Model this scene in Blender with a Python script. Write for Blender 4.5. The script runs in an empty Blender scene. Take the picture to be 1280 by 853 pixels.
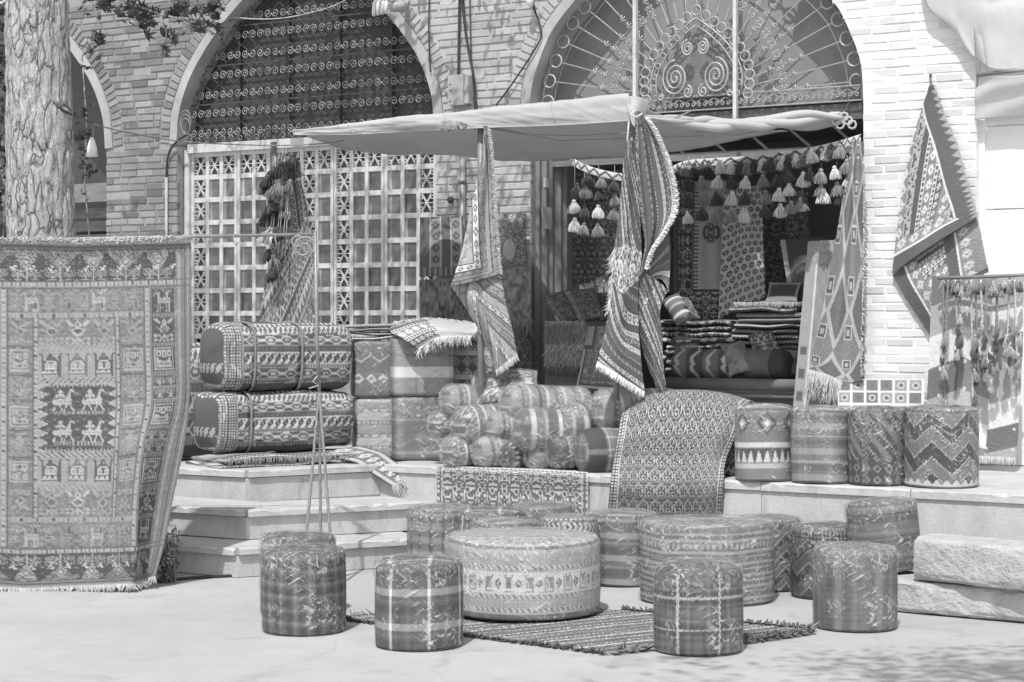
import bpy, math, random
import numpy as np
from mathutils import Vector, Matrix

R = math.radians
random.seed(7)
RNG = np.random.default_rng(11)
scene = bpy.context.scene
COL = scene.collection

# ------------------------------------------------------------------ camera
FPX, CX, HOR, EYE = 2400.0, 640.0, 405.0, 1.6      # focal length in photo pixels, centre column, horizon row, eye height
cam_data = bpy.data.cameras.new("camera")
cam = bpy.data.objects.new("camera", cam_data)
COL.objects.link(cam)
cam.location = (0, 0, EYE)
cam.rotation_euler = (R(90), 0, 0)
cam_data.sensor_width = 36.0
cam_data.lens = FPX / 1280.0 * 36.0
cam_data.shift_y = -(426.5 - HOR) / 1280.0
cam_data.clip_start = 0.1
cam_data.clip_end = 500
scene.camera = cam

# ------------------------------------------------------------------ light
SUN_EL, SUN_AZ = 57.0, (-0.24, -0.97)               # azimuth: towards the sun (behind the camera, a little to its left)
_h = math.hypot(*SUN_AZ)
SUN = Vector((SUN_AZ[0] / _h * math.cos(R(SUN_EL)), SUN_AZ[1] / _h * math.cos(R(SUN_EL)), math.sin(R(SUN_EL))))
world = bpy.data.worlds.new("World")
scene.world = world
world.use_nodes = True
nt = world.node_tree
nt.nodes.clear()
sky = nt.nodes.new("ShaderNodeTexSky")
sky.sky_type = 'NISHITA'
sky.sun_disc = False
sky.sun_elevation = R(SUN_EL)
sky.sun_rotation = math.atan2(SUN.x, SUN.y)
bw = nt.nodes.new("ShaderNodeRGBToBW")              # a black-and-white photograph: the sky lights without hue
bgn = nt.nodes.new("ShaderNodeBackground")
bgn.inputs[1].default_value = 0.15
wo = nt.nodes.new("ShaderNodeOutputWorld")
nt.links.new(sky.outputs[0], bw.inputs[0])
nt.links.new(bw.outputs[0], bgn.inputs[0])
nt.links.new(bgn.outputs[0], wo.inputs[0])
sun_data = bpy.data.lights.new("sun", 'SUN')
sun_data.energy = 2.2
sun_data.angle = R(0.55)
sun_data.color = (1, 1, 1)
sun = bpy.data.objects.new("sun", sun_data)
COL.objects.link(sun)
sun.location = (-4, -10, 20)
sun.rotation_euler = (-SUN).to_track_quat('-Z', 'Y').to_euler()
scene.view_settings.view_transform = 'Standard'
scene.view_settings.look = 'None'
scene.view_settings.gamma = 1.0
scene.view_settings.use_curve_mapping = False
scene.view_settings.exposure = 0.76
scene.cycles.max_bounces = 8
scene.cycles.transparent_max_bounces = 16
scene.cycles.use_denoising = True
scene.cycles.use_adaptive_sampling = False
scene.cycles.denoiser = 'OPENIMAGEDENOISE'
scene.cycles.denoising_input_passes = 'RGB_ALBEDO_NORMAL'
scene.cycles.denoising_prefilter = 'ACCURATE'

# ------------------------------------------------------------------ coordinates
def W(px, py, Y):
    """a point at depth Y that the photograph shows at column px, row py"""
    return ((px - CX) * Y / FPX, Y, EYE + (HOR - py) * Y / FPX)

FC, FS, FY = 0.857493, 0.514496, 15.8                # the facade runs right and towards the camera: slope -0.6
def F(a, z, d=0.0):
    """a metres along the facade, z up, d out of the wall"""
    return (a * FC - d * FS, FY - a * FS - d * FC, z)
def FD(px, d=0.0):
    u = (px - CX) / FPX
    return (FY * FC - d) / (FC + FS * u)
def WF(px, py, d=0.0):
    return W(px, py, FD(px, d))
def FA(px, py, d=0.0):
    X, Y, Z = WF(px, py, d)
    return (FC * X - FS * (Y - FY), Z)
FANG = -math.atan2(FS, FC)                           # rotation of a thing whose x axis runs along the facade

# ------------------------------------------------------------------ objects
def tag(o, label=None, cat=None, group=None, kind=None):
    if label: o["label"] = label
    if cat: o["category"] = cat
    if group: o["group"] = group
    if kind: o["kind"] = kind
    return o

def thing(name, loc, label, cat, group=None):
    o = bpy.data.objects.new(name, None)
    o.empty_display_size = 0.1
    COL.objects.link(o)
    o.location = loc
    return tag(o, label, cat, group)

def link(name, me, parent=None, loc=(0, 0, 0), rot=(0, 0, 0), scale=(1, 1, 1)):
    o = bpy.data.objects.new(name, me)
    COL.objects.link(o)
    o.parent = parent
    o.location = loc
    o.rotation_euler = rot
    o.scale = scale
    return o

def wloc(o):
    v = Vector(o.location)
    while o.parent:
        o = o.parent
        v = v + Vector(o.location)
    return v

def mesh(name, V, Fc, mat, smooth=False, tone=None):
    me = bpy.data.meshes.new(name)
    V = np.asarray(V, dtype=np.float32).reshape(-1, 3)
    if isinstance(Fc, np.ndarray):
        n, k = Fc.shape
        me.vertices.add(len(V)); me.vertices.foreach_set("co", V.ravel())
        me.loops.add(n * k); me.loops.foreach_set("vertex_index", Fc.astype(np.int32).ravel())
        me.polygons.add(n); me.polygons.foreach_set("loop_start", np.arange(0, n * k, k, dtype=np.int32))
        me.update(calc_edges=True)
    else:
        me.from_pydata([tuple(map(float, v)) for v in V], [], Fc)
        me.update()
    if smooth:
        me.polygons.foreach_set("use_smooth", np.ones(len(me.polygons), dtype=bool))
    if tone is not None:
        at = me.attributes.new("tone", 'FLOAT', 'POINT')
        at.data.foreach_set("value", np.asarray(tone, dtype=np.float32).ravel())
    if mat: me.materials.append(mat)
    me.validate()
    return me

def obj(name, V, Fc, mat, parent=None, smooth=False, tone=None, origin=None):
    """one mesh object from world-space points; its origin is its parent's place, or its own base"""
    V = np.asarray(V, dtype=np.float64).reshape(-1, 3)
    if parent is not None:
        o0 = wloc(parent)
        V = V - np.array(o0)
        return link(name, mesh(name, V, Fc, mat, smooth, tone), parent)
    c = np.array(origin) if origin is not None else np.array([(V[:, 0].min() + V[:, 0].max()) / 2, (V[:, 1].min() + V[:, 1].max()) / 2, V[:, 2].min()])
    return link(name, mesh(name, V - c, Fc, mat, smooth, tone), None, tuple(c))

class MB:
    """collects pieces of one part"""
    def __init__(s): s.v, s.f = [], []
    def add(s, V, Fc):
        b = len(s.v)
        s.v += [tuple(p) for p in V]
        s.f += [tuple(i + b for i in f) for f in Fc]
        return s
    def hexa(s, p):          # eight corners: bottom four, top four
        return s.add(p, [(3, 2, 1, 0), (4, 5, 6, 7), (0, 1, 5, 4), (1, 2, 6, 5), (2, 3, 7, 6), (3, 0, 4, 7)])
    def box(s, x0, x1, y0, y1, z0, z1):
        return s.hexa([(x0, y0, z0), (x1, y0, z0), (x1, y1, z0), (x0, y1, z0), (x0, y0, z1), (x1, y0, z1), (x1, y1, z1), (x0, y1, z1)])
    def fbox(s, a0, a1, z0, z1, d0, d1):
        return s.hexa([F(a0, z0, d1), F(a1, z0, d1), F(a1, z0, d0), F(a0, z0, d0), F(a0, z1, d1), F(a1, z1, d1), F(a1, z1, d0), F(a0, z1, d0)])
    def prism(s, poly, z0, z1):
        n = len(poly)
        V = [(p[0], p[1], z0) for p in poly] + [(p[0], p[1], z1) for p in poly]
        return s.add(V, [tuple(range(n - 1, -1, -1)), tuple(range(n, 2 * n))] + [(i, (i + 1) % n, n + (i + 1) % n, n + i) for i in range(n)])
    def tube(s, pts, r, k=6, cap=True, closed=False):
        pts = [Vector(p) for p in pts]
        n = len(pts)
        rr = r if isinstance(r, (list, tuple)) else [r] * n
        V, ref = [], None
        for i, p in enumerate(pts):
            if closed: t = pts[(i + 1) % n] - pts[i - 1]
            else: t = pts[min(i + 1, n - 1)] - pts[max(i - 1, 0)]
            if t.length < 1e-9: t = Vector((0, 0, 1))
            t.normalize()
            if ref is None:
                ref = Vector((0, 0, 1)) if abs(t.z) < 0.9 else Vector((1, 0, 0))
            x = (ref - t * ref.dot(t))
            if x.length < 1e-6: x = t.orthogonal()
            x.normalize(); y = t.cross(x); ref = x
            for j in range(k):
                q = 2 * math.pi * j / k
                V.append(p + (x * math.cos(q) + y * math.sin(q)) * rr[i])
        Fc = []
        for i in range(n if closed else n - 1):
            a, b = i * k, ((i + 1) % n) * k
            for j in range(k):
                Fc.append((a + j, a + (j + 1) % k, b + (j + 1) % k, b + j))
        if cap and not closed:
            Fc.append(tuple(range(k - 1, -1, -1))); Fc.append(tuple(range((n - 1) * k, n * k)))
        return s.add(V, Fc)
    def build(s, name, mat, parent=None, smooth=False, origin=None):
        return obj(name, s.v, s.f, mat, parent, smooth, None, origin)

def cr(P, n, axis=0):
    """Catmull-Rom through control points along an axis"""
    P = np.moveaxis(np.asarray(P, float), axis, 0)
    m = len(P)
    if m == 2:
        t = np.linspace(0, 1, n).reshape((-1,) + (1,) * (P.ndim - 1))
        return np.moveaxis(P[0] * (1 - t) + P[1] * t, 0, axis)
    E = np.concatenate([[2 * P[0] - P[1]], P, [2 * P[-1] - P[-2]]])
    u = np.linspace(0, m - 1, n)
    i = np.minimum(u.astype(int), m - 2)
    t = (u - i).reshape((-1,) + (1,) * (P.ndim - 1))
    a, b, c, d = E[i], E[i + 1], E[i + 2], E[i + 3]
    out = 0.5 * (2 * b + (c - a) * t + (2 * a - 5 * b + 4 * c - d) * t ** 2 + (3 * b - a - 3 * c + d) * t ** 3)
    return np.moveaxis(out, 0, axis)

def surf(ctrl, n, m):
    C = np.array(ctrl, float)
    P = cr(cr(C, n, 0), m, 1)
    T, S = np.meshgrid(np.linspace(0, 1, n), np.linspace(0, 1, m), indexing='ij')
    return P, S, T

def quads(n, m, wrap=False):
    i, j = np.meshgrid(np.arange(n - 1), np.arange(m if wrap else m - 1), indexing='ij')
    j2 = (j + 1) % m
    return np.stack([i * m + j, i * m + j2, (i + 1) * m + j2, (i + 1) * m + j], -1).reshape(-1, 4)

def normals(P):
    du = np.gradient(P, axis=1); dv = np.gradient(P, axis=0)
    N = np.cross(du, dv)
    return N / (np.linalg.norm(N, axis=-1, keepdims=True) + 1e-9)

def vnoise(x, y, seed=0):
    """smooth value noise in -1..1"""
    r = np.random.default_rng(seed).uniform(-1, 1, (64, 64))
    xi, yi = np.floor(x).astype(int), np.floor(y).astype(int)
    fx, fy = x - xi, y - yi
    fx, fy = fx * fx * (3 - 2 * fx), fy * fy * (3 - 2 * fy)
    g = lambda a, b: r[a % 64, b % 64]
    return (g(xi, yi) * (1 - fx) + g(xi + 1, yi) * fx) * (1 - fy) + (g(xi, yi + 1) * (1 - fx) + g(xi + 1, yi + 1) * fx) * fy

def superloop(n, e, a, b):
    """a rounded rectangle of half sizes a, b: n points at even steps round it"""
    t = np.linspace(0, 2 * math.pi, 4001)
    x = np.sign(np.cos(t)) * np.abs(np.cos(t)) ** e * a; y = np.sign(np.sin(t)) * np.abs(np.sin(t)) ** e * b
    s = np.concatenate([[0], np.cumsum(np.hypot(np.diff(x), np.diff(y)))])
    q = np.linspace(0, s[-1], n, endpoint=False)
    return np.interp(q, s, x) / a, np.interp(q, s, y) / b

def solid(o, th):
    m = o.modifiers.new("thickness", 'SOLIDIFY')
    m.thickness = th
    m.offset = 0
    return o

# ------------------------------------------------------------------ materials (all grey: the photograph has no hue)
class N:
    def __init__(s, name):
        s.m = bpy.data.materials.new(name); s.m.use_nodes = True
        s.t = s.m.node_tree; s.b = s.t.nodes["Principled BSDF"]; s.out = s.t.nodes["Material Output"]
    def new(s, kind, **kw):
        n = s.t.nodes.new(kind)
        for k, v in kw.items():
            if k in n.inputs.keys(): n.inputs[k].default_value = v
            else: setattr(n, k, v)
        return n
    def l(s, a, b): s.t.links.new(a, b)
    def math(s, op, a, b=None):
        n = s.t.nodes.new("ShaderNodeMath"); n.operation = op
        for i, x in enumerate((a, b)):
            if x is None: continue
            if isinstance(x, (int, float)): n.inputs[i].default_value = x
            else: s.l(x, n.inputs[i])
        return n.outputs[0]
    def noise(s, scale, detail=4, rough=0.6, stretch=None, coord='Object', dist=0.0):
        c = s.t.nodes.new("ShaderNodeTexCoord"); v = c.outputs[coord]
        if stretch:
            mp = s.t.nodes.new("ShaderNodeMapping"); mp.inputs[3].default_value = stretch; s.l(v, mp.inputs[0]); v = mp.outputs[0]
        n = s.t.nodes.new("ShaderNodeTexNoise")
        n.inputs["Scale"].default_value = scale; n.inputs["Detail"].default_value = detail; n.inputs["Roughness"].default_value = rough
        n.inputs["Distortion"].default_value = dist
        s.l(v, n.inputs["Vector"])
        return n.outputs[0]
    def ramp(s, fac, stops):
        r = s.t.nodes.new("ShaderNodeValToRGB")
        e = r.color_ramp.elements
        while len(e) < len(stops): e.new(0.5)
        for k, (p, v) in zip(e, stops): k.position = p; k.color = (v, v, v, 1)
        s.l(fac, r.inputs[0])
        return r.outputs[0]
    def bump(s, h, strength, dist=0.01):
        b = s.t.nodes.new("ShaderNodeBump"); b.inputs["Strength"].default_value = strength; b.inputs["Distance"].default_value = dist
        s.l(h, b.inputs["Height"]); s.l(b.outputs[0], s.b.inputs["Normal"])
        return b
    def base(s, x):
        if isinstance(x, (int, float)): s.b.inputs["Base Color"].default_value = (x, x, x, 1)
        else: s.l(x, s.b.inputs["Base Color"])
        return s
    def rough(s, r, metal=0.0):
        s.b.inputs["Roughness"].default_value = r; s.b.inputs["Metallic"].default_value = metal
        return s

def plain(name, lo, hi, scale=6, rough=0.8, metal=0.0, bump=0.2, bscale=60, stretch=None, dist=0.004):
    n = N(name)
    n.base(n.ramp(n.noise(scale, 6, 0.65, stretch), [(0.3, lo), (0.7, hi)])).rough(rough, metal)
    if bump: n.bump(n.noise(bscale, 3, 0.6, stretch), bump, dist)
    return n.m

def tonemat(name, var=0.22, bscale=160, rough=0.92, strength=0.55):
    n = N(name)
    a = n.new("ShaderNodeAttribute"); a.attribute_name = "tone"
    k = n.math('MULTIPLY', a.outputs["Fac"], n.math('ADD', n.math('MULTIPLY', n.noise(9, 5, 0.7), var * 2), 1 - var))
    k = n.math('MULTIPLY', k, n.math('ADD', n.math('MULTIPLY', n.noise(bscale * 1.3, 2, 0.5), 0.5), 0.75))
    n.base(n.math('ADD', k, 0.022)).rough(rough)
    n.b.inputs["Specular IOR Level"].default_value = 0.3
    n.bump(n.noise(bscale, 2, 0.6), strength, 0.004)
    return n.m

def brickmat(name, stops, grime, rough=0.9):
    n = N(name)
    oi = n.new("ShaderNodeObjectInfo")
    c = n.ramp(oi.outputs["Random"], stops)
    mx = n.math('MULTIPLY', c, n.math('ADD', n.math('MULTIPLY', n.noise(14, 6, 0.7), grime * 2), 1 - grime))
    # each brick has its own pattern: the noise is taken in world space
    g = n.new("ShaderNodeNewGeometry"); w = n.new("ShaderNodeTexNoise"); w.inputs["Scale"].default_value = 2.3; w.inputs["Detail"].default_value = 5
    n.l(g.outputs["Position"], w.inputs["Vector"])
    mx = n.math('MULTIPLY', mx, n.math('ADD', n.math('MULTIPLY', w.outputs[0], grime * 2.2), 1 - grime * 1.1))
    n.base(mx).rough(rough)
    w2 = n.new("ShaderNodeTexNoise"); w2.inputs["Scale"].default_value = 60; w2.inputs["Detail"].default_value = 4
    n.l(g.outputs["Position"], w2.inputs["Vector"])
    n.bump(w2.outputs[0], 0.5, 0.006)
    return n.m

M = {}
M['weave'] = tonemat('woven wool')
M['fibre'] = tonemat('loose yarn', 0.15, 240)
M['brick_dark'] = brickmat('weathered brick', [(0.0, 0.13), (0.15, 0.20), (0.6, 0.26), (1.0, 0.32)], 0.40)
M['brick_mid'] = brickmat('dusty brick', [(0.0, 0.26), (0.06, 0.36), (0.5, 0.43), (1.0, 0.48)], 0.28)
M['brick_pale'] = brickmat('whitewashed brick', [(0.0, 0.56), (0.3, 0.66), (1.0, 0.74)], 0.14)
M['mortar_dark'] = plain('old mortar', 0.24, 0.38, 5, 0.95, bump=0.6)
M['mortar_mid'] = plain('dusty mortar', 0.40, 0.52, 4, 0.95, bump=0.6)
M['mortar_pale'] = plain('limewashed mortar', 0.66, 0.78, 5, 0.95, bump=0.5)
M['plaster'] = plain('rough plaster', 0.30, 0.50, 3, 0.95, bump=0.5)
M['stone'] = plain('pale dressed stone', 0.46, 0.64, 2.2, 0.8, bump=0.25, bscale=45)
M['stone_rough'] = plain('rough hewn stone', 0.34, 0.52, 9, 0.9, bump=0.8, bscale=34, dist=0.02)
M['paint'] = plain('worn pale paint on wood', 0.46, 0.66, 10, 0.6, bump=0.2, bscale=70)
M['iron'] = plain('dark wrought iron', 0.05, 0.10, 12, 0.5, 0.2, bump=0.1)
M['iron_pale'] = plain('pale painted iron', 0.30, 0.48, 18, 0.45, 0.2, bump=0.1)
M['iron_grey'] = plain('grey painted iron', 0.14, 0.24, 18, 0.45, 0.2, bump=0.1)
M['pole'] = plain('grey galvanised pole', 0.20, 0.34, 10, 0.5, 0.3, bump=0.1)
M['white_post'] = plain('white painted post', 0.40, 0.70, 9, 0.6, bump=0.15)
M['panel'] = plain('dark sheet panel', 0.055, 0.08, 3, 0.5, bump=0.1)
M['shop_wall'] = plain('grey shop plaster', 0.28, 0.40, 2, 0.9, bump=0.3)
M['shop_dark'] = plain('dark stained timber', 0.07, 0.12, 5, 0.6, bump=0.2, stretch=(1, 1, 8))
M['curtain'] = plain('grey curtain cloth', 0.20, 0.28, 4, 0.95, bump=0.2)
M['bench'] = plain('brown bench cloth', 0.12, 0.18, 6, 0.9, bump=0.3)
M['wood_grey'] = plain('weathered timber', 0.14, 0.26, 6, 0.8, bump=0.4, stretch=(1, 1, 6))
M['white_plastic'] = plain('white plastic', 0.72, 0.8, 5, 0.35, bump=0)
M['grey_plastic'] = plain('grey plastic box', 0.34, 0.42, 6, 0.5, bump=0.1)
M['cable'] = plain('black cable', 0.025, 0.05, 5, 0.6, bump=0)
M['cord'] = plain('pale rope', 0.42, 0.62, 40, 0.95, bump=0.5, bscale=200)
M['cord_grey'] = plain('grey rope', 0.20, 0.32, 40, 0.95, bump=0.5, bscale=200)
M['wool_light'] = plain('cream wool', 0.62, 0.80, 60, 0.95, bump=0.9, bscale=220, stretch=(1, 1, 0.1))
M['wool_mid'] = plain('mid grey wool', 0.22, 0.34, 60, 0.95, bump=0.9, bscale=220, stretch=(1, 1, 0.1))
M['wool_dark'] = plain('dark wool', 0.06, 0.12, 60, 0.95, bump=0.9, bscale=220, stretch=(1, 1, 0.1))
M['white_sheet'] = plain('white sheet panel', 0.72, 0.80, 2, 0.7, bump=0.1)
M['strap'] = plain('webbing strap', 0.20, 0.28, 20, 0.9, bump=0.5, bscale=200)

# ground: pale swept concrete with stains, grit and hairline cracks
n = N('pale concrete')
big = n.noise(0.7, 6, 0.62); fine = n.noise(150, 3, 0.75); mid = n.noise(5, 7, 0.72); blot = n.noise(1.9, 5, 0.6, dist=0.8)
k = n.math('ADD', n.math('MULTIPLY', n.ramp(big, [(0.35, 0.0), (0.65, 1.0)]), 0.06), 0.325)
k = n.math('ADD', k, n.math('MULTIPLY', mid, 0.13))
k = n.math('MULTIPLY', k, n.ramp(blot, [(0.30, 0.80), (0.42, 1.0), (1.0, 1.0)]))
k = n.math('MULTIPLY', k, n.math('ADD', n.math('MULTIPLY', fine, 0.40), 0.80))
k = n.math('MULTIPLY', k, n.ramp(n.noise(55, 2, 0.5), [(0.24, 0.62), (0.30, 1.0)]))
tc = n.new("ShaderNodeTexCoord"); nz_ = n.new("ShaderNodeTexNoise"); nz_.inputs["Scale"].default_value = 2.2; nz_.inputs["Detail"].default_value = 8; nz_.inputs["Roughness"].default_value = 0.7
n.l(tc.outputs["Object"], nz_.inputs["Vector"])
ad = n.new("ShaderNodeVectorMath"); ad.operation = 'MULTIPLY_ADD'; n.l(nz_.outputs["Color"], ad.inputs[0]); ad.inputs[1].default_value = (.5, .5, .5); n.l(tc.outputs["Object"], ad.inputs[2])
vo = n.new("ShaderNodeTexVoronoi"); vo.feature = 'DISTANCE_TO_EDGE'; vo.inputs["Scale"].default_value = 0.42; n.l(ad.outputs[0], vo.inputs["Vector"])
ck = n.ramp(vo.outputs["Distance"], [(0.0, 0.86), (0.003, 0.96), (0.007, 1.0)])
k = n.math('MULTIPLY', k, ck)
n.base(k).rough(0.88); n.bump(n.math('ADD', fine, n.math('MULTIPLY', mid, 0.6)), 0.35, 0.006)
M['ground'] = n.m

# stone steps: streaks that run down the risers
n = N('step stone')
st = n.noise(2.4, 7, 0.72, (1.6, 1.6, 1.0)); sp = n.noise(70, 4, 0.75)
k = n.math('MULTIPLY', n.ramp(st, [(0.25, 0.34), (0.5, 0.48), (0.75, 0.56)]), n.math('ADD', n.math('MULTIPLY', sp, 0.36), 0.82))
run = n.ramp(n.noise(7, 5, 0.65, (1.6, 1.6, 0.22)), [(0.60, 1.0), (0.74, 0.66)])
k = n.math('MULTIPLY', k, run)
n.base(k).rough(0.82); n.bump(n.math('ADD', sp, n.math('MULTIPLY', st, 2.0)), 0.45, 0.008)
M['step'] = n.m

# bark
n = N('pine bark')
tc = n.new("ShaderNodeTexCoord"); nz_ = n.new("ShaderNodeTexNoise"); nz_.inputs["Scale"].default_value = 5; nz_.inputs["Detail"].default_value = 6
n.l(tc.outputs["Object"], nz_.inputs["Vector"])
ad = n.new("ShaderNodeVectorMath"); ad.operation = 'MULTIPLY_ADD'; n.l(nz_.outputs["Color"], ad.inputs[0]); ad.inputs[1].default_value = (.09, .09, .22); n.l(tc.outputs["Object"], ad.inputs[2])
mp = n.new("ShaderNodeMapping"); mp.inputs[3].default_value = (1, 1, .20); n.l(ad.outputs[0], mp.inputs[0])
vo = n.new("ShaderNodeTexVoronoi"); vo.feature = 'DISTANCE_TO_EDGE'; vo.inputs["Scale"].default_value = 19; n.l(mp.outputs[0], vo.inputs["Vector"])
vo2 = n.new("ShaderNodeTexVoronoi"); vo2.feature = 'DISTANCE_TO_EDGE'; vo2.inputs["Scale"].default_value = 38; n.l(mp.outputs[0], vo2.inputs["Vector"])
fine = n.noise(60, 6, 0.75, (1, 1, 0.5))
patchy = n.ramp(n.noise(6, 5, 0.65), [(0.46, 0.0), (0.62, 1.0)])
crack = n.ramp(vo.outputs["Distance"], [(0.0, 0.0), (0.05, 0.75), (0.16, 1.0)])
crack2 = n.ramp(vo2.outputs["Distance"], [(0.0, 0.55), (0.08, 1.0)])
cr1 = n.math('MAXIMUM', crack, n.math('MULTIPLY', patchy, 0.85))
k = n.math('MULTIPLY', n.math('MULTIPLY', cr1, crack2), n.math('ADD', n.math('MULTIPLY', fine, 0.7), 0.62))
n.base(n.math('ADD', n.math('MULTIPLY', k, 0.33), 0.15)).rough(0.95)
n.bump(n.math('ADD', n.math('MULTIPLY', cr1, 0.6), n.math('ADD', n.math('MULTIPLY', crack2, 0.25), n.math('MULTIPLY', fine, 0.4))), 1.0, 0.03)
M['bark'] = n.m

def leafmat(name, lo, hi):
    n = N(name)
    oi = n.new("ShaderNodeNewGeometry")
    c = n.ramp(oi.outputs["Random Per Island"], [(0.0, lo), (1.0, hi)])
    n.base(c).rough(0.55)
    tr = n.new("ShaderNodeBsdfTranslucent"); n.l(c, tr.inputs[0])
    mx = n.new("ShaderNodeMixShader"); mx.inputs[0].default_value = 0.3
    n.l(n.b.outputs[0], mx.inputs[1]); n.l(tr.outputs[0], mx.inputs[2]); n.l(mx.outputs[0], n.out.inputs[0])
    return n.m
M['leaf'] = leafmat('tree leaf', 0.05, 0.13)
M['leaf_pale'] = leafmat('garden leaf', 0.12, 0.34)
M['petal'] = leafmat('white petal', 0.55, 0.8)

def clothmat(name, lo, hi, trans):
    n = N(name)
    c = n.ramp(n.noise(2.2, 6, 0.65), [(0.3, lo), (0.7, hi)])
    n.base(c).rough(0.9); n.bump(n.math('ADD', n.noise(9, 4, 0.5, (1, 1, .4)), n.math('MULTIPLY', n.noise(240, 2, 0.5), 0.05)), 0.25, 0.03)
    tr = n.new("ShaderNodeBsdfTranslucent"); n.l(c, tr.inputs[0])
    mx = n.new("ShaderNodeMixShader"); mx.inputs[0].default_value = trans
    n.l(n.b.outputs[0], mx.inputs[1]); n.l(tr.outputs[0], mx.inputs[2]); n.l(mx.outputs[0], n.out.inputs[0])
    return n.m
M['canvas'] = clothmat('awning canvas', 0.48, 0.60, 0.24)
M['tarp'] = clothmat('white tarpaulin', 0.60, 0.74, 0.15)

# window glass: dim room behind, reflections put into varied pane tones, a strip of pale blind at one side of some panes
n = N('window glass')
oi = n.new("ShaderNodeObjectInfo"); tcg = n.new("ShaderNodeTexCoord"); sx = n.new("ShaderNodeSeparateXYZ"); n.l(tcg.outputs["Object"], sx.inputs[0])
blind = n.ramp(n.math('ADD', n.math('MULTIPLY', sx.outputs[0], 6.0), 0.5), [(0.24, 1.0), (0.30, 0.0)])
k = n.math('ADD', n.ramp(n.noise(9, 5, 0.65, coord='Object'), [(0.35, 0.03), (0.7, 0.14)]), n.math('MULTIPLY', n.math('MULTIPLY', blind, n.ramp(oi.outputs["Random"], [(0.2, 0.0), (0.8, 1.0)])), 0.26))
n.base(n.math('ADD', k, n.math('MULTIPLY', oi.outputs["Random"], 0.06))).rough(0.10); n.b.inputs["Specular IOR Level"].default_value = 0.6
M['glass'] = n.m

# clear wrapping film: mostly see-through, milky on its creases, glossy, with white streaks painted in as glints
def film(name, veil, crease, bumpk, refl):
    n = N(name)
    tcz = n.new("ShaderNodeTexCoord")
    def streak(scale, rot, sq, lo, hi):
        m0 = n.new("ShaderNodeMapping"); m0.inputs[2].default_value = rot; n.l(tcz.outputs["Object"], m0.inputs[0])       # turn first, then stretch
        mp = n.new("ShaderNodeMapping"); mp.inputs[3].default_value = sq; n.l(m0.outputs[0], mp.inputs[0])
        t = n.new("ShaderNodeTexNoise"); t.inputs["Scale"].default_value = scale; t.inputs["Detail"].default_value = 4; t.inputs["Roughness"].default_value = 0.6; t.inputs["Distortion"].default_value = 0.5
        n.l(mp.outputs[0], t.inputs["Vector"])
        return t.outputs[0], n.ramp(t.outputs[0], [(lo, 0.0), (hi, 1.0)])
    v1, s1 = streak(70, (0.1, 0.2, 0), (1.0, 1.0, 0.20), .56, .68)                   # pulled upright
    v2, s2 = streak(62, (0.2, 0.9, 0.3), (1.0, 1.0, 0.15), .555, .66)            # pulled slantwise
    v3, s3 = streak(62, (0.1, -1.05, 0.2), (1.0, 1.0, 0.15), .555, .66)
    pa = n.ramp(n.noise(5.0, 3, 0.5), [(0.46, 0.0), (0.62, 1.0)])
    pb = n.ramp(n.noise(6.3, 3, 0.5), [(0.48, 0.0), (0.63, 1.0)])
    sz = n.new("ShaderNodeSeparateXYZ"); n.l(tcz.outputs["Object"], sz.inputs[0])
    top = n.ramp(sz.outputs[2], [(0.24, 0.12), (0.36, 1.0), (0.43, 0.9), (0.48, 0.3)])      # film gathered towards the top of a stool, painted streaks stronger there
    fac = n.math('MULTIPLY', n.math('MULTIPLY', s1, n.math('MAXIMUM', top, n.math('MULTIPLY', pa, 0.5))), 0.34)
    fac = n.math('ADD', fac, n.math('MULTIPLY', n.math('MULTIPLY', s2, n.math('MAXIMUM', pa, n.math('MULTIPLY', top, 0.5))), 0.56))
    fac = n.math('ADD', fac, n.math('MULTIPLY', n.math('MULTIPLY', s3, n.math('MAXIMUM', pb, n.math('MULTIPLY', top, 0.5))), 0.56))
    fac = n.math('ADD', n.math('ADD', n.math('MULTIPLY', fac, crease), veil), n.math('MULTIPLY', n.math('ADD', pa, n.math('MULTIPLY', top, 0.8)), veil * 1.3))
    fac = n.math('MINIMUM', fac, 0.92)
    n.base(0.82).rough(0.3)
    h = n.math('ADD', n.math('MULTIPLY', v1, n.math('ADD', n.math('MULTIPLY', top, 0.6), 0.25)), n.math('ADD', n.math('MULTIPLY', v2, n.math('ADD', pa, 0.15)), n.math('MULTIPLY', v3, n.math('ADD', pb, 0.15))))
    bp = n.bump(h, bumpk, 0.014)
    gl = n.new("ShaderNodeBsdfGlossy"); gl.inputs["Roughness"].default_value = 0.15; gl.inputs[0].default_value = (1, 1, 1, 1)
    n.l(bp.outputs[0], gl.inputs["Normal"])
    tr = n.new("ShaderNodeBsdfTransparent")
    fr = n.new("ShaderNodeFresnel"); fr.inputs[0].default_value = 1.35; n.l(bp.outputs[0], fr.inputs["Normal"])
    m1 = n.new("ShaderNodeMixShader"); n.l(n.math('ADD', n.math('MULTIPLY', fr.outputs[0], refl), 0.015), m1.inputs[0]); n.l(tr.outputs[0], m1.inputs[1]); n.l(gl.outputs[0], m1.inputs[2])
    m2 = n.new("ShaderNodeMixShader"); n.l(fac, m2.inputs[0]); n.l(m1.outputs[0], m2.inputs[1]); n.l(n.b.outputs[0], m2.inputs[2])
    n.l(m2.outputs[0], n.out.inputs[0])
    return n.m
M['film'] = film('clear wrapping film', 0.02, 1.0, 1.0, 0.24)
M['film_thick'] = film('cloudy wrapping film', 0.055, 1.0, 1.0, 0.2)
M['film_soft'] = film('crumpled cloudy film', 0.06, 0.9, 1.0, 0.30)
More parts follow.
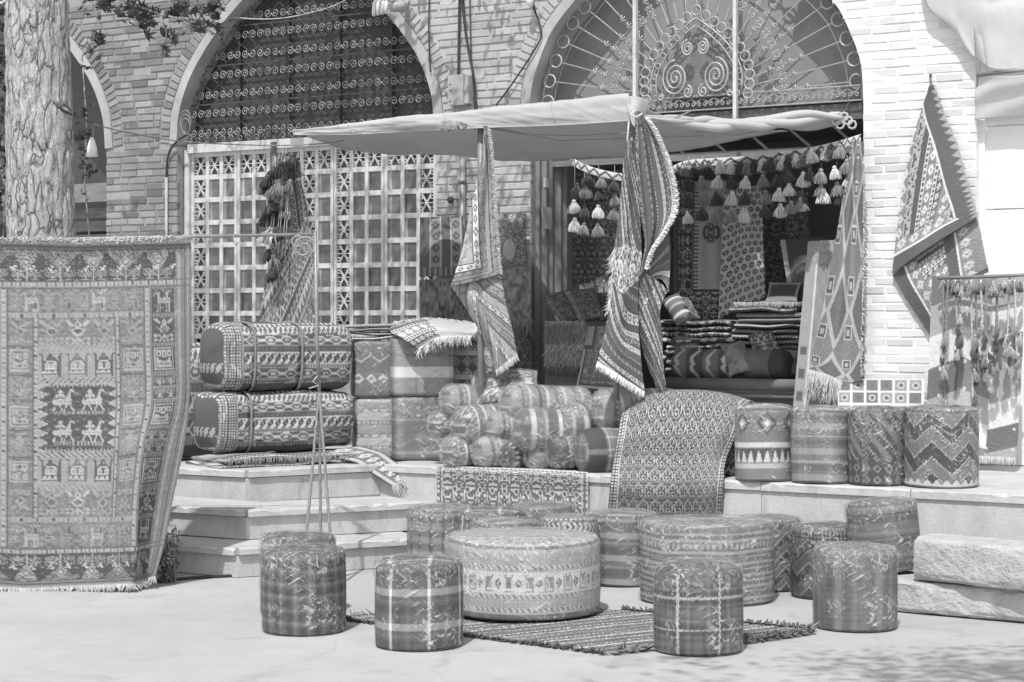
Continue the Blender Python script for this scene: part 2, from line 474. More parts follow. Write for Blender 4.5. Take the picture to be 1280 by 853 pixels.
# ------------------------------------------------------------------ weaving: patterns as tones over rug coordinates (centimetres)
def rows(s): return [r for r in s.split()]
B = {}
B['deer'] = rows("..#....#.#.#.# .##.....#.#.#. ###......#.#.. ..#.......#... ..#.......#... ..#..o.o..#... ..##########.. ..#o#o#o#o##.. ..##########.. ..#.#....#.#.. ..#.#....#.#.. ..#.#....#.#.. ..#.#....#.#..")
B['rider'] = rows(".....##....##.. .....##....#### ....####...##.. ...##.##..###.. ....####..###... .....##..####.. ############... #o#o#o#o#o##... ###########.... .##.....###.... .#.#....#..#... #...#..#....#.. ....#.......#..")
B['flower'] = rows("##...#...## .###.#.###. ..##.#.##.. ....###.... ...##.##... ..##.o.##.. ...##.##... ....###.... .....#..... #..#.#.#..# ##..###..## .#...#...#. ...##.##...")
B['palm'] = rows("#.#.#.....#.#.# .#.#.#...#.#.#. ..#.#.#.#.#.#.. #..#.#.#.#.#..# .#..#.###.#..#. .....#o.o#..... #.....###.....# ##.....#.....## .##.#..#..#.##. ...##..#..##... .#..##.#.##..#. ###..#.#.#..###")
B['camel'] = rows("xx......x...xx .xx..xx.x....x .xx.xxxxxx...x .xxxx####xx.xx .xxx#xx#.#xxx. .xx#x##xx#xxx. .xx########xx. .xxxxxxxxxxx.. .x#.#.#.#.#x.. .xxxxxxxxxxx..")
B['tree'] = rows("#..#..#..# .#.#..#.#. ..#.##.#.. #..####..# .##.##.##. ...#..#... ..######..")
B['gate'] = rows("#########. #.......#. #.##.##.#. #.##.##.#. #.#o.o#.#. #..###..#. #.#####.#. #########. .#.....#..")
B['star'] = rows("....#.... .#.###.#. ..#####.. .###o###. ####oo### .###o###. ..#####.. .#.###.#. ....#....")
B['bird'] = rows("....## #..### ##.#.. .####. ..##.. ..#...")
B['dog'] = rows("#...##### ##..#..## ###.#.... .####..#. ..###.### #..#####. ##..####. #####..#.")
B['lozenge'] = rows("...#... ..###.. .##.##. ##.o.## .##.##. ..###.. ...#...")
B['cross'] = rows("..#.. .###. ##o## .###. ..#..")
B['eye'] = rows("..####.. .#....#. #..##..# #.#oo#.# #..##..# .#....#. ..####..")
B['hook'] = rows("####. #..#. #.##. #.... ##### ....# .##.# .#..# .####")
B['deer2'] = rows('''.........#...#..#..#. ..........#..#.#..#.. ...#.......#.##..#... ..####......###.#.... .##.##.......###..... #...##......#.#...... ....##.......##...... ....##....##..#...... ....##############... ....##.#.#.#.#.#.#... ....###o#o#o#o#o##... ....##############... ....##############... ....#.#......#..#.... ....#.#......#..#.... ....#.#......#..#.... ....#.#......#..#.... ....#.#......#..#.... ....#.#......#..#.... ...##.#.....##.##....''')
B['rider2'] = rows('''......##.......#.##.. .....####......##### .....####......##..#. ......##......###.... ....######....##..... ...########..###..... ...##.##.##..###..... ......##....####..... .#..##############... ##################... ##o###o###o###o##.... ##################... .################.... ..##.##.....##.##.... ..#...##....#...##... .##....#...##....#... .#.....##..#.....##.. ##......#.##......##. #.......#.#........#.''')
B['gate2'] = rows('''##################. #................#. #.####.####.####.#. #.#..#.#..#.#..#.#. #.#..#.#..#.#..#.#. #.####.#..#.####.#. #......####......#. #.##.........##..#. #.####.....####..#. #.##############.#. #.#.#.#.oo.#.#.#.#. #.#.#.#.oo.#.#.#.#. #.##############.#. #................#. ##################.''')
B['flower2'] = rows('''####......#......#### .####....###....####. ..####..##.##..####.. ...####.#...#.####... ....###.##.##.###.... .........###......... ........#####........ .......##...##....... ......##.ooo.##...... .....##.oo.oo.##..... ......##.ooo.##...... .......##...##....... ........#####........ ..........#.......... .##.#.....#.....#.##. ####.##..###..##.#### .##...#.##.##.#...##. .......##.#.##....... ####..##..#..##..#### .##..##..###..##..##.''')
B['tree2'] = rows('''#...#...#...#...# .#..#..#.#..#..#. ..#.#..#.#..#.#.. #..#.#.#.#.#.#..# .#..##..#..##..#. ..#...#.#.#...#.. #..##..###..##..# .##..##.#.##..##. ...##..###..##... .....#######..... .......###....... ........#........ ....#########....''')
B['camel2'] = rows('''xxx......xx.......xxx. .xxx....xxxx......xx.. ..xx....xx.x.....xx... ..xx...xxxxxxx...xx... ..xx..xxxxxxxxx..xx... ..xxxxx#######xxxxx... ..xxxx##xxxxx##xxxx... ..xxx##.#.x.#.##xxx... ..xxx#..#.x.#..#xxx... ..xxx#..#.x.#..#xxx... ..xxx###########xxx... ..xxxxxxxxxxxxxxxxx... ..xx##xx###xx###xxx... ..x##.###.###.##xxx... ..xxxxxxxxxxxxxxxxx... ..xx.............xx...''')
ARR = {}
for k, r in B.items():
    wmax = max(map(len, r)); r = [q.ljust(wmax, '.') for q in r]
    ARR[k] = np.array([[{'.': 0, '#': 1, 'o': 2, 'x': 3}[c] for c in q] for q in r])

def blit(out, name, x, y, x0, y0, w, h, tn, flipx=False, flipy=False):
    """draw a motif into the rectangle; tn = tones for the three inks (None leaves the ground)"""
    a = ARR[name]
    if flipx: a = a[:, ::-1]
    if flipy: a = a[::-1]
    inside = (x >= x0) & (x < x0 + w) & (y >= y0) & (y < y0 + h)
    i = np.clip(((y - y0) / h * a.shape[0]).astype(int), 0, a.shape[0] - 1)
    j = np.clip(((x - x0) / w * a.shape[1]).astype(int), 0, a.shape[1] - 1)
    p = a[i, j]
    for q, t in enumerate(tn):
        if t is not None: out[inside & (p == q + 1)] = t
    return out

def blit_row(out, name, x, y, x0, x1, n, y0, h, tn, fill=0.86, alt=None, flipy=False):
    w = (x1 - x0) / n
    for k in range(n):
        t = tn if alt is None or k % 2 == 0 else alt
        blit(out, name, x, y, x0 + k * w + w * (1 - fill) / 2, y0, w * fill, h, t, flipx=False, flipy=flipy)
    return out

def rect(out, x, y, x0, y0, x1, y1, t):
    out[(x >= x0) & (x < x1) & (y >= y0) & (y < y1)] = t
    return out

def tri(x, p): return np.abs((x / p) % 1.0 * 2 - 1)

def dots(x, y, p, r=0.3, ph=0.0):
    return (np.abs((x / p + ph) % 1 - 0.5) < r) & (np.abs((y / p) % 1 - 0.5) < r)

def ornament(w, h, seed, k=1):
    """a mirrored random tile: reads as knotted floral ornament"""
    g = np.random.default_rng(seed)
    a = g.uniform(0, 1, (h // 2, w // 2))
    for _ in range(k):
        p = np.pad(a, 1, mode='wrap')
        a = (p[:-2, 1:-1] + p[2:, 1:-1] + p[1:-1, :-2] + p[1:-1, 2:] + 1.6 * a) / 5.6
    a = np.concatenate([a, a[:, ::-1]], 1)
    a = np.concatenate([a, a[::-1]], 0)
    r = a.ravel().argsort().argsort().reshape(a.shape) / a.size
    return r
def tile(arr, x, y, cell):
    h, w = arr.shape
    return arr[np.floor(y / cell).astype(int) % h, np.floor(x / cell).astype(int) % w]

def quant(r, levels):
    """levels: (upper rank, tone)"""
    out = np.zeros_like(r)
    lo = -1
    for hi, t in levels:
        out[(r > lo) & (r <= hi)] = t
        lo = hi
    return out

ORN = [ornament(28, 36, s) for s in range(8)]

def stripe(x, y, spec):
    """bands across y. spec: (width, kind, ground, ink)"""
    out = np.full(x.shape, 0.2)
    tot = sum(s[0] for s in spec)
    yy = y % tot
    y0 = 0
    for s in spec:
        w, kind, g, ink = s[:4]
        m = (yy >= y0) & (yy < y0 + w)
        v = yy - y0
        t = np.full(x.shape, g)
        if kind == 'dot': t[dots(x, v, w)] = ink
        elif kind == 'dash': t[((x / (w * 2.2)) % 1 < 0.55) & (np.abs(v - w / 2) < w * 0.3)] = ink
        elif kind == 'zig': t[np.abs(v / w - tri(x, w * 1.6)) < 0.2] = ink
        elif kind == 'saw': t[v / w < tri(x, w * 1.2)] = ink
        elif kind == 'diamond':
            q = np.abs(v / w - 0.5) * 2 + tri(x, w * 1.0)
            t[q < 0.85] = ink; t[q < 0.4] = g
        elif kind == 'floral':
            q = tile(ORN[3], x, v, w / 18.0)
            t[q > 0.62] = ink
            qq = (np.abs((x / (w * 1.1)) % 1 - 0.5) * 1.1) ** 2 + (v / w - 0.5) ** 2
            t[qq < 0.09] = ink; t[qq < 0.02] = g
        elif kind == 'scatter':
            q = tile(ORN[int(w * 7) % 8], x, v, w / 9.0)
            t[q > 0.72] = ink
        elif kind == 'runhook':
            per = w * .80; vv = v / w
            uu = (x / per + (vv - .5) * .55) % 1
            q = np.abs(uu - .5) * 1.25 + np.abs(vv - .5)
            t[q < .52] = ink
            t[(np.abs(vv - .5) > .30) & (np.abs(((x / per + (vv - .5) * -1.3) % 1) - .5) < .16)] = ink
            t[(q < .12)] = .45 * g + .5 * ink
            t[(vv < .07) | (vv > .93)] = g
        elif kind in ARR:
            per = w * 1.15
            for_x = x % per
            blit(t, kind, for_x, v, per * 0.08, w * 0.1, per * 0.84, w * 0.8, (ink, g, ink))
        elif kind == 'chain':
            q = np.abs(v / w - 0.5) * 2
            r_ = tri(x, w * 2.6)
            edge = np.abs(q - np.clip(1.5 - 1.9 * r_, 0.15, 0.85)) < 0.17
            t[q < np.clip(1.5 - 1.9 * r_, 0.15, 0.85)] = 0.6 * g + 0.12 * ink + 0.02
            t[edge] = ink
            t[(q < 0.2) & (r_ < 0.25)] = ink
        out[m] = t[m]
        y0 += w
    return out

# ---- the figured carpet on the rack
def pat_carpet(x, y, Wd=139.0, H=209.0):
    LT, MD, GR, DK = 0.54, 0.28, 0.22, 0.07
    o = np.full(x.shape, GR)
    edge = np.minimum(np.minimum(x, Wd - x), np.minimum(y, H - y))
    o[edge < 8.4] = 0.26
    o[(edge > 6.0) & (edge < 7.4) & (((x + y) / 1.3 % 1) < 0.6)] = 0.50
    o[(edge > 3.2) & (edge < 3.8)] = 0.10
    o[(edge > 1.2) & (edge < 1.7)] = 0.5
    for fy in (0, 1):                                  # dark palmette borders at both ends
        yy = H - y if fy else y
        rect(o, x, yy, 8.4, 5.2, Wd - 8.4, 22.0, DK)
        per = (Wd - 19.0) / 6.0
        k_ = np.floor((x - 9.5) / per); xx_ = np.abs((x - 9.5) % per - per / 2)
        bandm = (yy > 5.4) & (yy < 21.8) & (x > 8.6) & (x < Wd - 8.6)
        vv = xx_ + (yy - 17.0)                       # distance below the arms of the V
        wide = np.where(k_ % 2 == 0, 1.0, .62)
        arm = bandm & (vv < 0) & (xx_ < per * .5 * wide) & (xx_ - (yy - 17) * -1 * wide < .6) & (yy < 15.5)
        o[arm & ((vv / 1.35) % 1 < .42)] = np.where(k_ % 2 == 0, .36, .54)[arm & ((vv / 1.35) % 1 < .42)]
        dm = np.abs(xx_) * .9 + np.abs(yy - 11.0)
        o[bandm & (dm < 3.6)] = .40; o[bandm & (dm < 2.4)] = .12; o[bandm & (dm < 1.5)] = .5
        o[bandm & (xx_ < .35) & (yy > 14)] = .5
        o[bandm & (np.abs(xx_ * .9 - (20.5 - yy)) < .3) & (yy > 15)] = .42
        blit_row(o, 'tree2', x, yy, 9.5, Wd - 9.5, 12, 15.4, 6.0, (LT * 0.85, MD, MD), 0.82, (0.36, MD, MD))
        blit_row(o, 'bird', x, yy, 5, Wd - 5, 12, 13.0, 3.2, (0.62, MD, MD), 0.34)
        rect(o, x, yy, 8.4, 22.0, Wd - 8.4, 25.6, 0.36)
        dd = (yy > 22.6) & (yy < 25.0) & (x > 8.4) & (x < Wd - 8.4)
        o[dd & ((x / 2.6) % 1 < 0.35)] = 0.50
        o[dd & ((x / 5.2) % 1 > 0.86)] = 0.10
        o[(np.abs(yy - 22.2) < 0.28) | (np.abs(yy - 25.5) < 0.28)] = 0.14
        # deer between small gates
        rect(o, x, yy, 29, 26.0, 110, 41.0, 0.25)
        for k in range(4):
            x0 = 29.5 + k * 20.2
            bright = (0.50, 0.3, 0.5) if k % 2 == 0 else (0.34, 0.12, 0.5)
            blit(o, 'deer2', x, yy, x0 + 6.5, 26.6, 12.5, 13.6, bright, flipy=bool(fy))
            blit(o, 'gate2', x, yy, x0, 29.6, 6.2, 9.8, (0.36, 0.55, 0.5), flipy=bool(fy))
            rect(o, x, yy, x0 + 14.5, 35.0, x0 + 16.0, 38.5, 0.13)
        rect(o, x, yy, 8.4, 41.2, 131, 44.4, 0.37)
        dd = (yy > 41.6) & (yy < 44.0) & (x > 28) & (x < 112)
        o[dd & ((x / 3.1) % 1 < 0.35)] = 0.48
        o[dd & ((x / 9.3) % 1 > 0.90)] = 0.09
        # diamond flowers
        rect(o, x, yy, 46, 45.0, 94, 60.0, 0.245)
        blit_row(o, 'flower2', x, yy, 46, 94, 3, 45.6, 14.0, (0.42, 0.14, 0.4), 0.94, (0.54, 0.08, 0.4), flipy=bool(fy))
        q = (yy > 60.0) & (yy < 63.8) & (x > 46) & (x < 94)
        o[q] = 0.33
        o[q & (((x + yy) / 3.4) % 1 < 0.4)] = 0.45
        # camels in boats
        rect(o, x, yy, 46, 63.8, 94, 80.0, 0.40)
        blit_row(o, 'camel2', x, yy, 46, 94, 3, 65.0, 14.0, (0.62, 0.3, 0.12), 0.92, (0.58, 0.3, 0.20), flipy=bool(fy))
        q = (yy > 80.0) & (yy < 83.4) & (x > 46) & (x < 94)
        o[q] = 0.44
        o[q & (((x * 0.8 + yy) / 3.0) % 1 < 0.3)] = 0.11
    # the dark centre with riders and saw-tooth edges
    rect(o, x, y, 46, 83.4, 94, H - 83.4, 0.42)
    mid = (x > 46) & (x < 94) & (y > 83.4) & (y < H - 83.4)
    sx = np.minimum(x - 46, 94 - x); sy = np.minimum(y - 83.4, H - 83.4 - y)
    o[mid & (sx > 6.2 * tri(y, 6.0)) & (sy > 2.4 * tri(x, 2.4))] = 0.085
    o[mid & (sx > 6.2 * tri(y, 6.0) - 0.9) & (sx < 6.2 * tri(y, 6.0) - 0.1) & (sx > 0.5)] = 0.6
    for r_ in range(2):
        for c_ in range(2):
            blit(o, 'rider2', x, y, 54.5 + c_ * 17.5, 87.0 + r_ * 19.0, 14.5, 13.5, (0.54, 0.2, 0.3))
        q = (y > 100.6 + r_ * 19 - 0.2) & (y < 102.4 + r_ * 19) & (x > 55) & (x < 86)
        o[q & ((x / 2.1) % 1 < 0.6)] = 0.38
    # columns of small panels on both sides
    for side in (0, 1):
        xx = Wd - x if side else x
        dark = True
        rect(o, xx, y, 9.0, 26, 24.0, H - 26, 0.30)
        pats = ['deer2', 'flower2', 'gate2', 'tree2', 'gate2', 'tree2', 'gate2', 'flower2', 'deer2']
        hh = (H - 52.0) / len(pats)
        for k, p in enumerate(pats):
            y0 = 26 + k * hh
            rect(o, xx, y, 9.4, y0 + 1.6, 23.6, y0 + hh - 1.2, 0.085)
            if p == 'tree2':
                for q_ in range(2):
                    for c_ in range(2):
                        blit(o, 'tree2', xx, y, 10.0 + c_ * 6.9, y0 + 2.2 + q_ * 7.2, 6.3, 5.6, (0.44, 0.3, 0.3))
                rect(o, xx, y, 9.4, y0 + 8.0, 23.6, y0 + 9.3, 0.30)
            else:
                blit(o, p, xx, y, 10.2, y0 + 2.0, 12.6, hh - 4.0, (0.46, 0.25, 0.3), flipx=bool(side), flipy=k > 4)
            q = (xx > 9.4) & (xx < 23.6) & (y > y0 - 1.0) & (y < y0 + 1.4)
            o[q & ((x / 1.5) % 1 < 0.5)] = 0.16
        # speckled stripe
        q = (xx > 24.0) & (xx < 28.6)
        inn = q & (y > 26) & (y < H - 26)
        o[inn] = 0.38
        o[inn & (np.abs(xx - 26.3) < 0.9) & ((y / 3.0) % 1 < 0.4)] = 0.52
        o[inn & (np.abs(xx - 26.3) < 0.9) & ((y / 9.0) % 1 > 0.87)] = 0.08
        o[inn & ((np.abs(xx - 24.2) < 0.3) | (np.abs(xx - 28.4) < 0.3))] = 0.13
        # pale inner panels
        for k in range(7):
            y0 = 45 + k * 17.0
            rect(o, xx, y, 29.0, y0, 43.0, y0 + 15.4, 0.245)
            rect(o, xx, y, 29.0, y0 - 1.2, 43.0, y0 - 0.7, 0.12)
            p = ['flower2', 'gate2', 'tree2', 'gate2', 'tree2', 'gate2', 'flower2'][k]
            blit(o, p, xx, y, 30.0, y0 + 1.2, 12.0, 12.8, (0.48 if k % 2 else 0.40, 0.15, 0.3), flipy=k > 3)
        q = (xx > 43.2) & (xx < 46.0) & (y > 44) & (y < H - 44)
        o[q] = 0.37
        o[q & (np.abs(xx - 44.6) < 0.7) & ((y / 2.8) % 1 < 0.45)] = 0.52
        o[q & (np.abs(xx - 44.6) < 0.7) & ((y / 8.4) % 1 > 0.87)] = 0.08
        o[q & ((np.abs(xx - 43.4) < 0.25) | (np.abs(xx - 45.9) < 0.25))] = 0.13
    # small filling figures over the quiet grounds
    f1 = tile(ORN[4], x, y, .62); quiet = (o > .2) & (o < .26)
    o = np.where(quiet & (f1 > .80), .34, np.where(quiet & (f1 < .12), .15, o))
    dk_ = o < .09
    o = np.where(dk_ & (f1 > .90), .24, o)
    o = .012 + .66 * o
    o = o * (0.93 + 0.10 * vnoise(x * 1.3, y * 1.3, 17) + 0.06 * vnoise(x * .12, y * .5, 19))
    return o

# ---- saddle-bag bundles: guard stripes, chains of hexagons, running hooks
def pat_bundle(x, y):
    return stripe(x, y, [(2.0, 'plain', 0.09, 0.1), (4.8, 'runhook', 0.50, 0.08), (1.2, 'dot', 0.07, 0.42), (5.2, 'chain', 0.08, 0.46), (1.2, 'plain', 0.24, 0.2),
                         (3.6, 'dot', 0.085, 0.13), (7.6, 'runhook', 0.52, 0.07), (1.0, 'plain', 0.24, 0.2), (2.2, 'dot', 0.10, 0.36), (5.6, 'chain', 0.085, 0.46), (1.4, 'plain', 0.22, 0.2),
                         (2.2, 'dot', 0.07, 0.38), (3.0, 'plain', 0.07, 0.1)])

def pat_persian(x, y, cell=0.55, seed=0):
    t = tile(ORN[seed], x, y, cell)
    o = quant(t, [(0.42, 0.055), (0.62, 0.12), (0.82, 0.34), (1.0, 0.52)])
    return o

def pat_boteh(x, y):
    """rows of tall palmettes in pointed cartouches"""
    p, h = 6.2, 9.6
    row = np.floor(y / h)
    xx = (x + (row % 2) * p / 2) % p - p / 2
    yy = y % h
    o = np.full(x.shape, 0.06)
    w = (p / 2 - 0.5) * np.clip(np.sin(np.clip(yy / h, 0, 1) * math.pi) ** 0.7, 0, 1)
    o[np.abs(np.abs(xx) - w) < 0.26] = 0.40
    q = tile(ORN[5], np.abs(xx), yy, 0.36)
    inn = np.abs(xx) < w - 0.6
    o[inn & (q > 0.66)] = 0.30
    o[inn & (q > 0.86)] = 0.48
    q2 = tile(ORN[1], np.abs(xx), yy, 0.36)
    o[(np.abs(xx) > w + 0.6) & (q2 > 0.74)] = 0.22
    return o

def pat_herati(x, y, H=26.0, Wd=100.0):
    o = quant(tile(ORN[2], x, y, 0.62), [(0.5, 0.11), (0.7, 0.2), (0.88, 0.40), (1.0, 0.58)])
    q = ((x / 9.5) % 1 - 0.5) ** 2 + ((y / 10.0) % 1 - 0.5) ** 2
    o[(q < 0.05)] = 0.46
    o[(q < 0.02)] = 0.11
    e = np.minimum(np.minimum(x, Wd - x), np.minimum(y, 1e3))
    o[e < 4.0] = 0.14
    o[(e < 4.0) & dots(x, y, 3.6, 0.26)] = 0.5
    o[(e < 5.2) & (e > 4.2)] = 0.45
    o[e < 0.8] = 0.5
    return o

def plaid(x, y, gx, gy, base=0.2):
    """woven check: warp and weft stripes (period, centre, width, tone)"""
    wx = np.full(x.shape, base); wy = np.full(x.shape, base)
    for p, c, w, t in gx: wx[np.abs((x - c + p / 2) % p - p / 2) < w / 2] = t
    for p, c, w, t in gy: wy[np.abs((y - c + p / 2) % p - p / 2) < w / 2] = t
    return (wx + wy) / 2

def pat_plaid_dark(x, y):
    return plaid(x, y, [(7.6, 2, 3.0, 0.09), (7.6, 5.4, 1.3, 0.34), (22.8, 9, 1.0, .05)], [(6.6, 3, 3.0, 0.09), (6.6, 0, 1.3, 0.32)], 0.19)
def pat_plaid_bright(x, y):
    o = 0.92 * plaid(x, y, [(20.0, 6, 1.9, 0.86), (20.0, 11, 3.0, 0.14), (20.0, 15.5, 2.2, 0.26)], [(17.0, 11.5, 3.4, 0.62), (17.0, 3, 3.6, 0.10), (17.0, 7, 1.5, 0.28)], 0.19)
    return o
def pat_tartan(x, y):
    o = plaid(x, y, [(20.6, 8.3, 6.0, 0.10), (20.6, 18.6, 4.0, 0.24), (20.6, 13.5, 1.4, 0.30), (20.6, 2.6, 1.4, 0.28)], [(15.2, 12.3, 5.0, 0.09), (15.2, 5.0, 3.2, 0.26), (15.2, 1.2, 1.2, 0.3), (15.2, 8.6, 1.0, 0.28)], 0.17)
    tw = ((x + y) / .9) % 1 < .62
    o[(np.abs((x - 8.3 + 10.3) % 20.6 - 10.3) < 0.62) & tw] = 0.60
    o[(np.abs((y - 12.3 + 7.6) % 15.2 - 7.6) < 0.42) & tw] = 0.60
    return o
def pat_grey_rows(x, y):
    o = plaid(x, y, [(8.0, 3, 2.4, 0.16)], [(8.4, 2.5, 3.8, 0.16), (8.4, 6.5, 1.4, 0.44)], 0.32)
    o[dots(x, y, 8.4, 0.06)] = 0.6
    return o
def pat_wide_bands(x, y):
    return plaid(x, y, [(22, 6, 6, 0.28), (22, 16, 2, 0.16)], [(14, 3, 3.6, 0.56), (14, 8, 4.2, 0.16), (14, 12, 1.6, 0.42)], 0.26)
def pat_ribs(x, y):
    o = 0.30 + 0.15 * np.sin(y * 1.9 + 0.6 * np.sin(x * 0.16))
    o[(y % 6.6 < 1.0)] = 0.2
    o[(y > 33) & ((x / 3.4) % 1 < 0.5) & (y < 36)] = 0.42
    return o
def pat_zig(x, y, p=15.0, w=10.0):
    v = (y + tri(x, p) * 8.0) / w
    f = v % 1
    o = np.where(f < 0.5, 0.12, 0.24)
    o[(np.abs(f - 0.5) < 0.05) | (f < 0.035) ] = 0.44
    return o
def pat_chevron_big(x, y):
    v = (y + tri(x - 3, 24.0) * 11.0)
    f = (v / 9.6) % 2
    o = np.where(f < 1, 0.105, 0.27)
    e = np.abs(f - np.round(f)) * 9.6
    o[(e < 0.45) & ((x / 1.3) % 1 < 0.6)] = 0.62
    st = np.floor(tri(x, 6.0) * 4) / 4 * 3.2
    o[y < 2.4 + st] = 0.55
    o[y < 1.0] = 0.34
    return o
def pat_medal_band(x, y):
    o = np.full(x.shape, 0.30)
    d = np.abs((x + 9) % 18 - 9) + np.abs(y - 37)
    s = np.floor(d / 1.9)
    o[d < 7.6] = 0.14; o[d < 4.4] = 0.36; o[d < 2.2] = 0.7
    o[(y > 22) & (y < 24.5)] = 0.62
    v = (y - 12) / 9.0
    q = (v > 0) & (v < 1)
    o[q] = 0.16
    o[q & (v < np.floor(tri(x, 5.2) * 5) / 5)] = 0.62
    o[(y > 8) & (y < 11.5)] = 0.56
    o[y < 8] = 0.33
    return o
def pat_stripe_soft(x, y):
    return plaid(x, y, [(20, 5, 3, 0.36), (20, 13, 5, 0.24)], [(16, 4, 4.0, 0.52), (16, 10, 3.4, 0.2), (16, 13.5, 1.2, 0.6)], 0.30)
def pat_diamonds(x, y):
    o = np.full(x.shape, 0.13)
    q = np.floor((np.abs((x / 7.0) % 1 - 0.5) + np.abs((y / 7.0) % 1 - 0.5)) * 5) / 5
    low = y < 17
    o[low & (q < 0.4)] = 0.34; o[low & (q < 0.2)] = 0.12
    u = (x + y * 0.8)
    f = (u / 15.0) % 1
    hi = ~low
    o[hi & (f < 0.3)] = 0.28
    st = ((np.floor(x / 1.6) + np.floor(y / 1.6)) % 2 == 0)
    o[hi & (f > 0.55) & (f < 0.72) & st] = 0.42
    o[(np.abs((x + 11) % 22 - 11) > 9.3)] = 0.30
    o[(np.abs((x + 11) % 22 - 11) > 9.3) & st] = 0.15
    return o
def pat_navajo(x, y):
    o = np.full(x.shape, 0.10)
    for p, t in ((8.0, 0.46), (5.0, 0.1), (2.6, 0.5)):
        q = np.abs((x / 9.0) % 1 - 0.5) * 9 + np.abs((y / 9.0) % 1 - 0.5) * 9
        o[np.floor(q * 1.2) / 1.2 < p / 2] = t
    o[(y % 18) < 3.4] = 0.6
    return o
def pat_trellis(x, y):
    o = np.full(x.shape, 0.08)
    q = np.abs((x / 3.2) % 1 - 0.5) + np.abs((y / 3.2) % 1 - 0.5)
    o[np.abs(q - 0.5) < 0.10] = 0.5
    o[q < 0.14] = 0.4
    o[y < 9] = 0.09
    o[(y < 9) & (np.abs(y - 3 - 3 * tri(x, 4)) < 1.0)] = 0.5
    return o
def pat_pouf(x, y):
    o = np.full(x.shape, 0.44)
    o[(y > 14) & (y < 26)] = 0.60
    b = (y > 14.6) & (y < 25.4)
    q = np.zeros(x.shape); xx = x % 11.0
    blit(o, 'gate', xx, np.where(b, y, -99), 0.8, 15.2, 5.4, 9.6, (0.30, 0.2, 0.2))
    blit(o, 'lozenge', xx, np.where(b, y, -99), 6.6, 17.0, 3.8, 6.0, (0.2, 0.12, 0.2))
    for y0 in (12.0, 27.5, 5.0):
        m = (y > y0) & (y < y0 + 1.9)
        o[m] = 0.26
        o[m & (((x + y) / 3.2) % 1 < 0.45)] = 0.60
    o[y < 3.4] = 0.18
    o[dots(x, y, 1.2, 0.2)] *= 0.72
    return o
def pat_tall_stripes(x, y):
    o = plaid(x, y, [(22, 4, 4.5, 0.08), (22, 9.5, 3.0, 0.34), (22, 14, 2.6, 0.10), (22, 18, 2.0, 0.30)], [(3.0, 1, 1.0, 0.22)], 0.17)
    return o
def pat_plain_band(x, y):
    return plaid(x, y, [(30, 8, 8, 0.20)], [(18, 12, 3, 0.1), (18, 5, 1.0, 0.3)], 0.26)

# ---- hanging kilims
KILIM_RED = [(5.0, 'plain', 0.085, 0.1), (6.4, 'floral', 0.62, 0.10), (1.2, 'plain', 0.06, 0.1), (6.0, 'plain', 0.10, 0.1), (4.2, 'lozenge', 0.11, 0.34), (5.0, 'plain', 0.085, 0.1), (1.0, 'dash', 0.085, 0.5),
             (5.5, 'plain', 0.11, 0.1), (3.4, 'eye', 0.56, 0.12), (1.0, 'plain', 0.06, 0.1), (4.8, 'scatter', 0.10, 0.36), (3.0, 'diamond', 0.54, 0.13)]
def pat_kilim(x, y): return stripe(x, y, KILIM_RED)
KILIM_GEO = [(7.0, 'scatter', 0.30, 0.14), (0.9, 'plain', 0.06, 0.1), (3.6, 'plain', 0.32, 0.1), (5.2, 'eye', 0.15, 0.34), (0.9, 'plain', 0.06, 0.1), (5.0, 'lozenge', 0.62, 0.10),
             (0.9, 'plain', 0.06, 0.1), (9.0, 'scatter', 0.40, 0.24), (0.9, 'plain', 0.06, 0.1), (3.0, 'plain', 0.16, 0.1)]
def pat_geo(x, y): return stripe(x, y, KILIM_GEO)
KILIM_PILE = [(3.0, 'zig', 0.10, 0.48), (2.0, 'dot', 0.12, 0.55), (1.2, 'plain', 0.07, 0.1), (4.0, 'diamond', 0.11, 0.42), (1.0, 'plain', 0.4, 0.1), (3.4, 'saw', 0.12, 0.44), (2.4, 'dot', 0.15, 0.4), (5.0, 'scatter', 0.16, 0.40)]
def pat_pile(x, y): return stripe(x, y, KILIM_PILE)
KILIM_STAR = [(6.0, 'scatter', 0.42, 0.10), (4.4, 'plain', 0.10, 0.1), (3.0, 'dot', 0.58, 0.10), (6.4, 'star', 0.20, 0.62), (3.0, 'dot', 0.58, 0.10), (5.0, 'star', 0.09, 0.52), (1.4, 'plain', 0.24, 0.1), (7.0, 'cross', 0.24, 0.60)]
def pat_star(x, y): return stripe(x, y, KILIM_STAR)
def pat_flatweave(x, y):
    """ground rug: fine pinstripes with dashed pale lines"""
    o = stripe(x, y, [(1.5, 'dash', 0.13, 0.66), (1.4, 'plain', 0.07, 0.1), (2.2, 'saw', 0.12, 0.30), (0.9, 'plain', 0.56, 0.1), (3.6, 'scatter', 0.08, 0.24), (1.4, 'zig', 0.10, 0.36), (1.2, 'dash', 0.10, 0.56), (3.0, 'saw', 0.09, 0.2), (1.8, 'plain', 0.12, 0.1)])
    return o
def pat_lines(x, y): return stripe(x, y, [(1.5, 'plain', 0.10, 0.1), (1.0, 'plain', 0.30, 0.1), (1.4, 'dash', 0.08, 0.5), (0.8, 'plain', 0.4, 0.1)])
def pat_medallion(x, y):
    o = quant(tile(ORN[6], x, y, 0.7), [(0.55, 0.06), (0.8, 0.13), (1.0, 0.30)])
    e = np.minimum(x, y)
    return o
def pat_octagon(x, y):
    o = np.full(x.shape, 0.42)
    p = 9.0
    row = np.floor(y / p)
    xx = np.abs((x + (row % 2) * p / 2) % p - p / 2); yy = np.abs(y % p - p / 2)
    d = np.maximum(np.maximum(xx, yy), (xx + yy) * 0.72)
    o[d < 3.2] = 0.08; o[d < 1.5] = 0.36
    o[(d < 0.7)] = 0.1
    return o
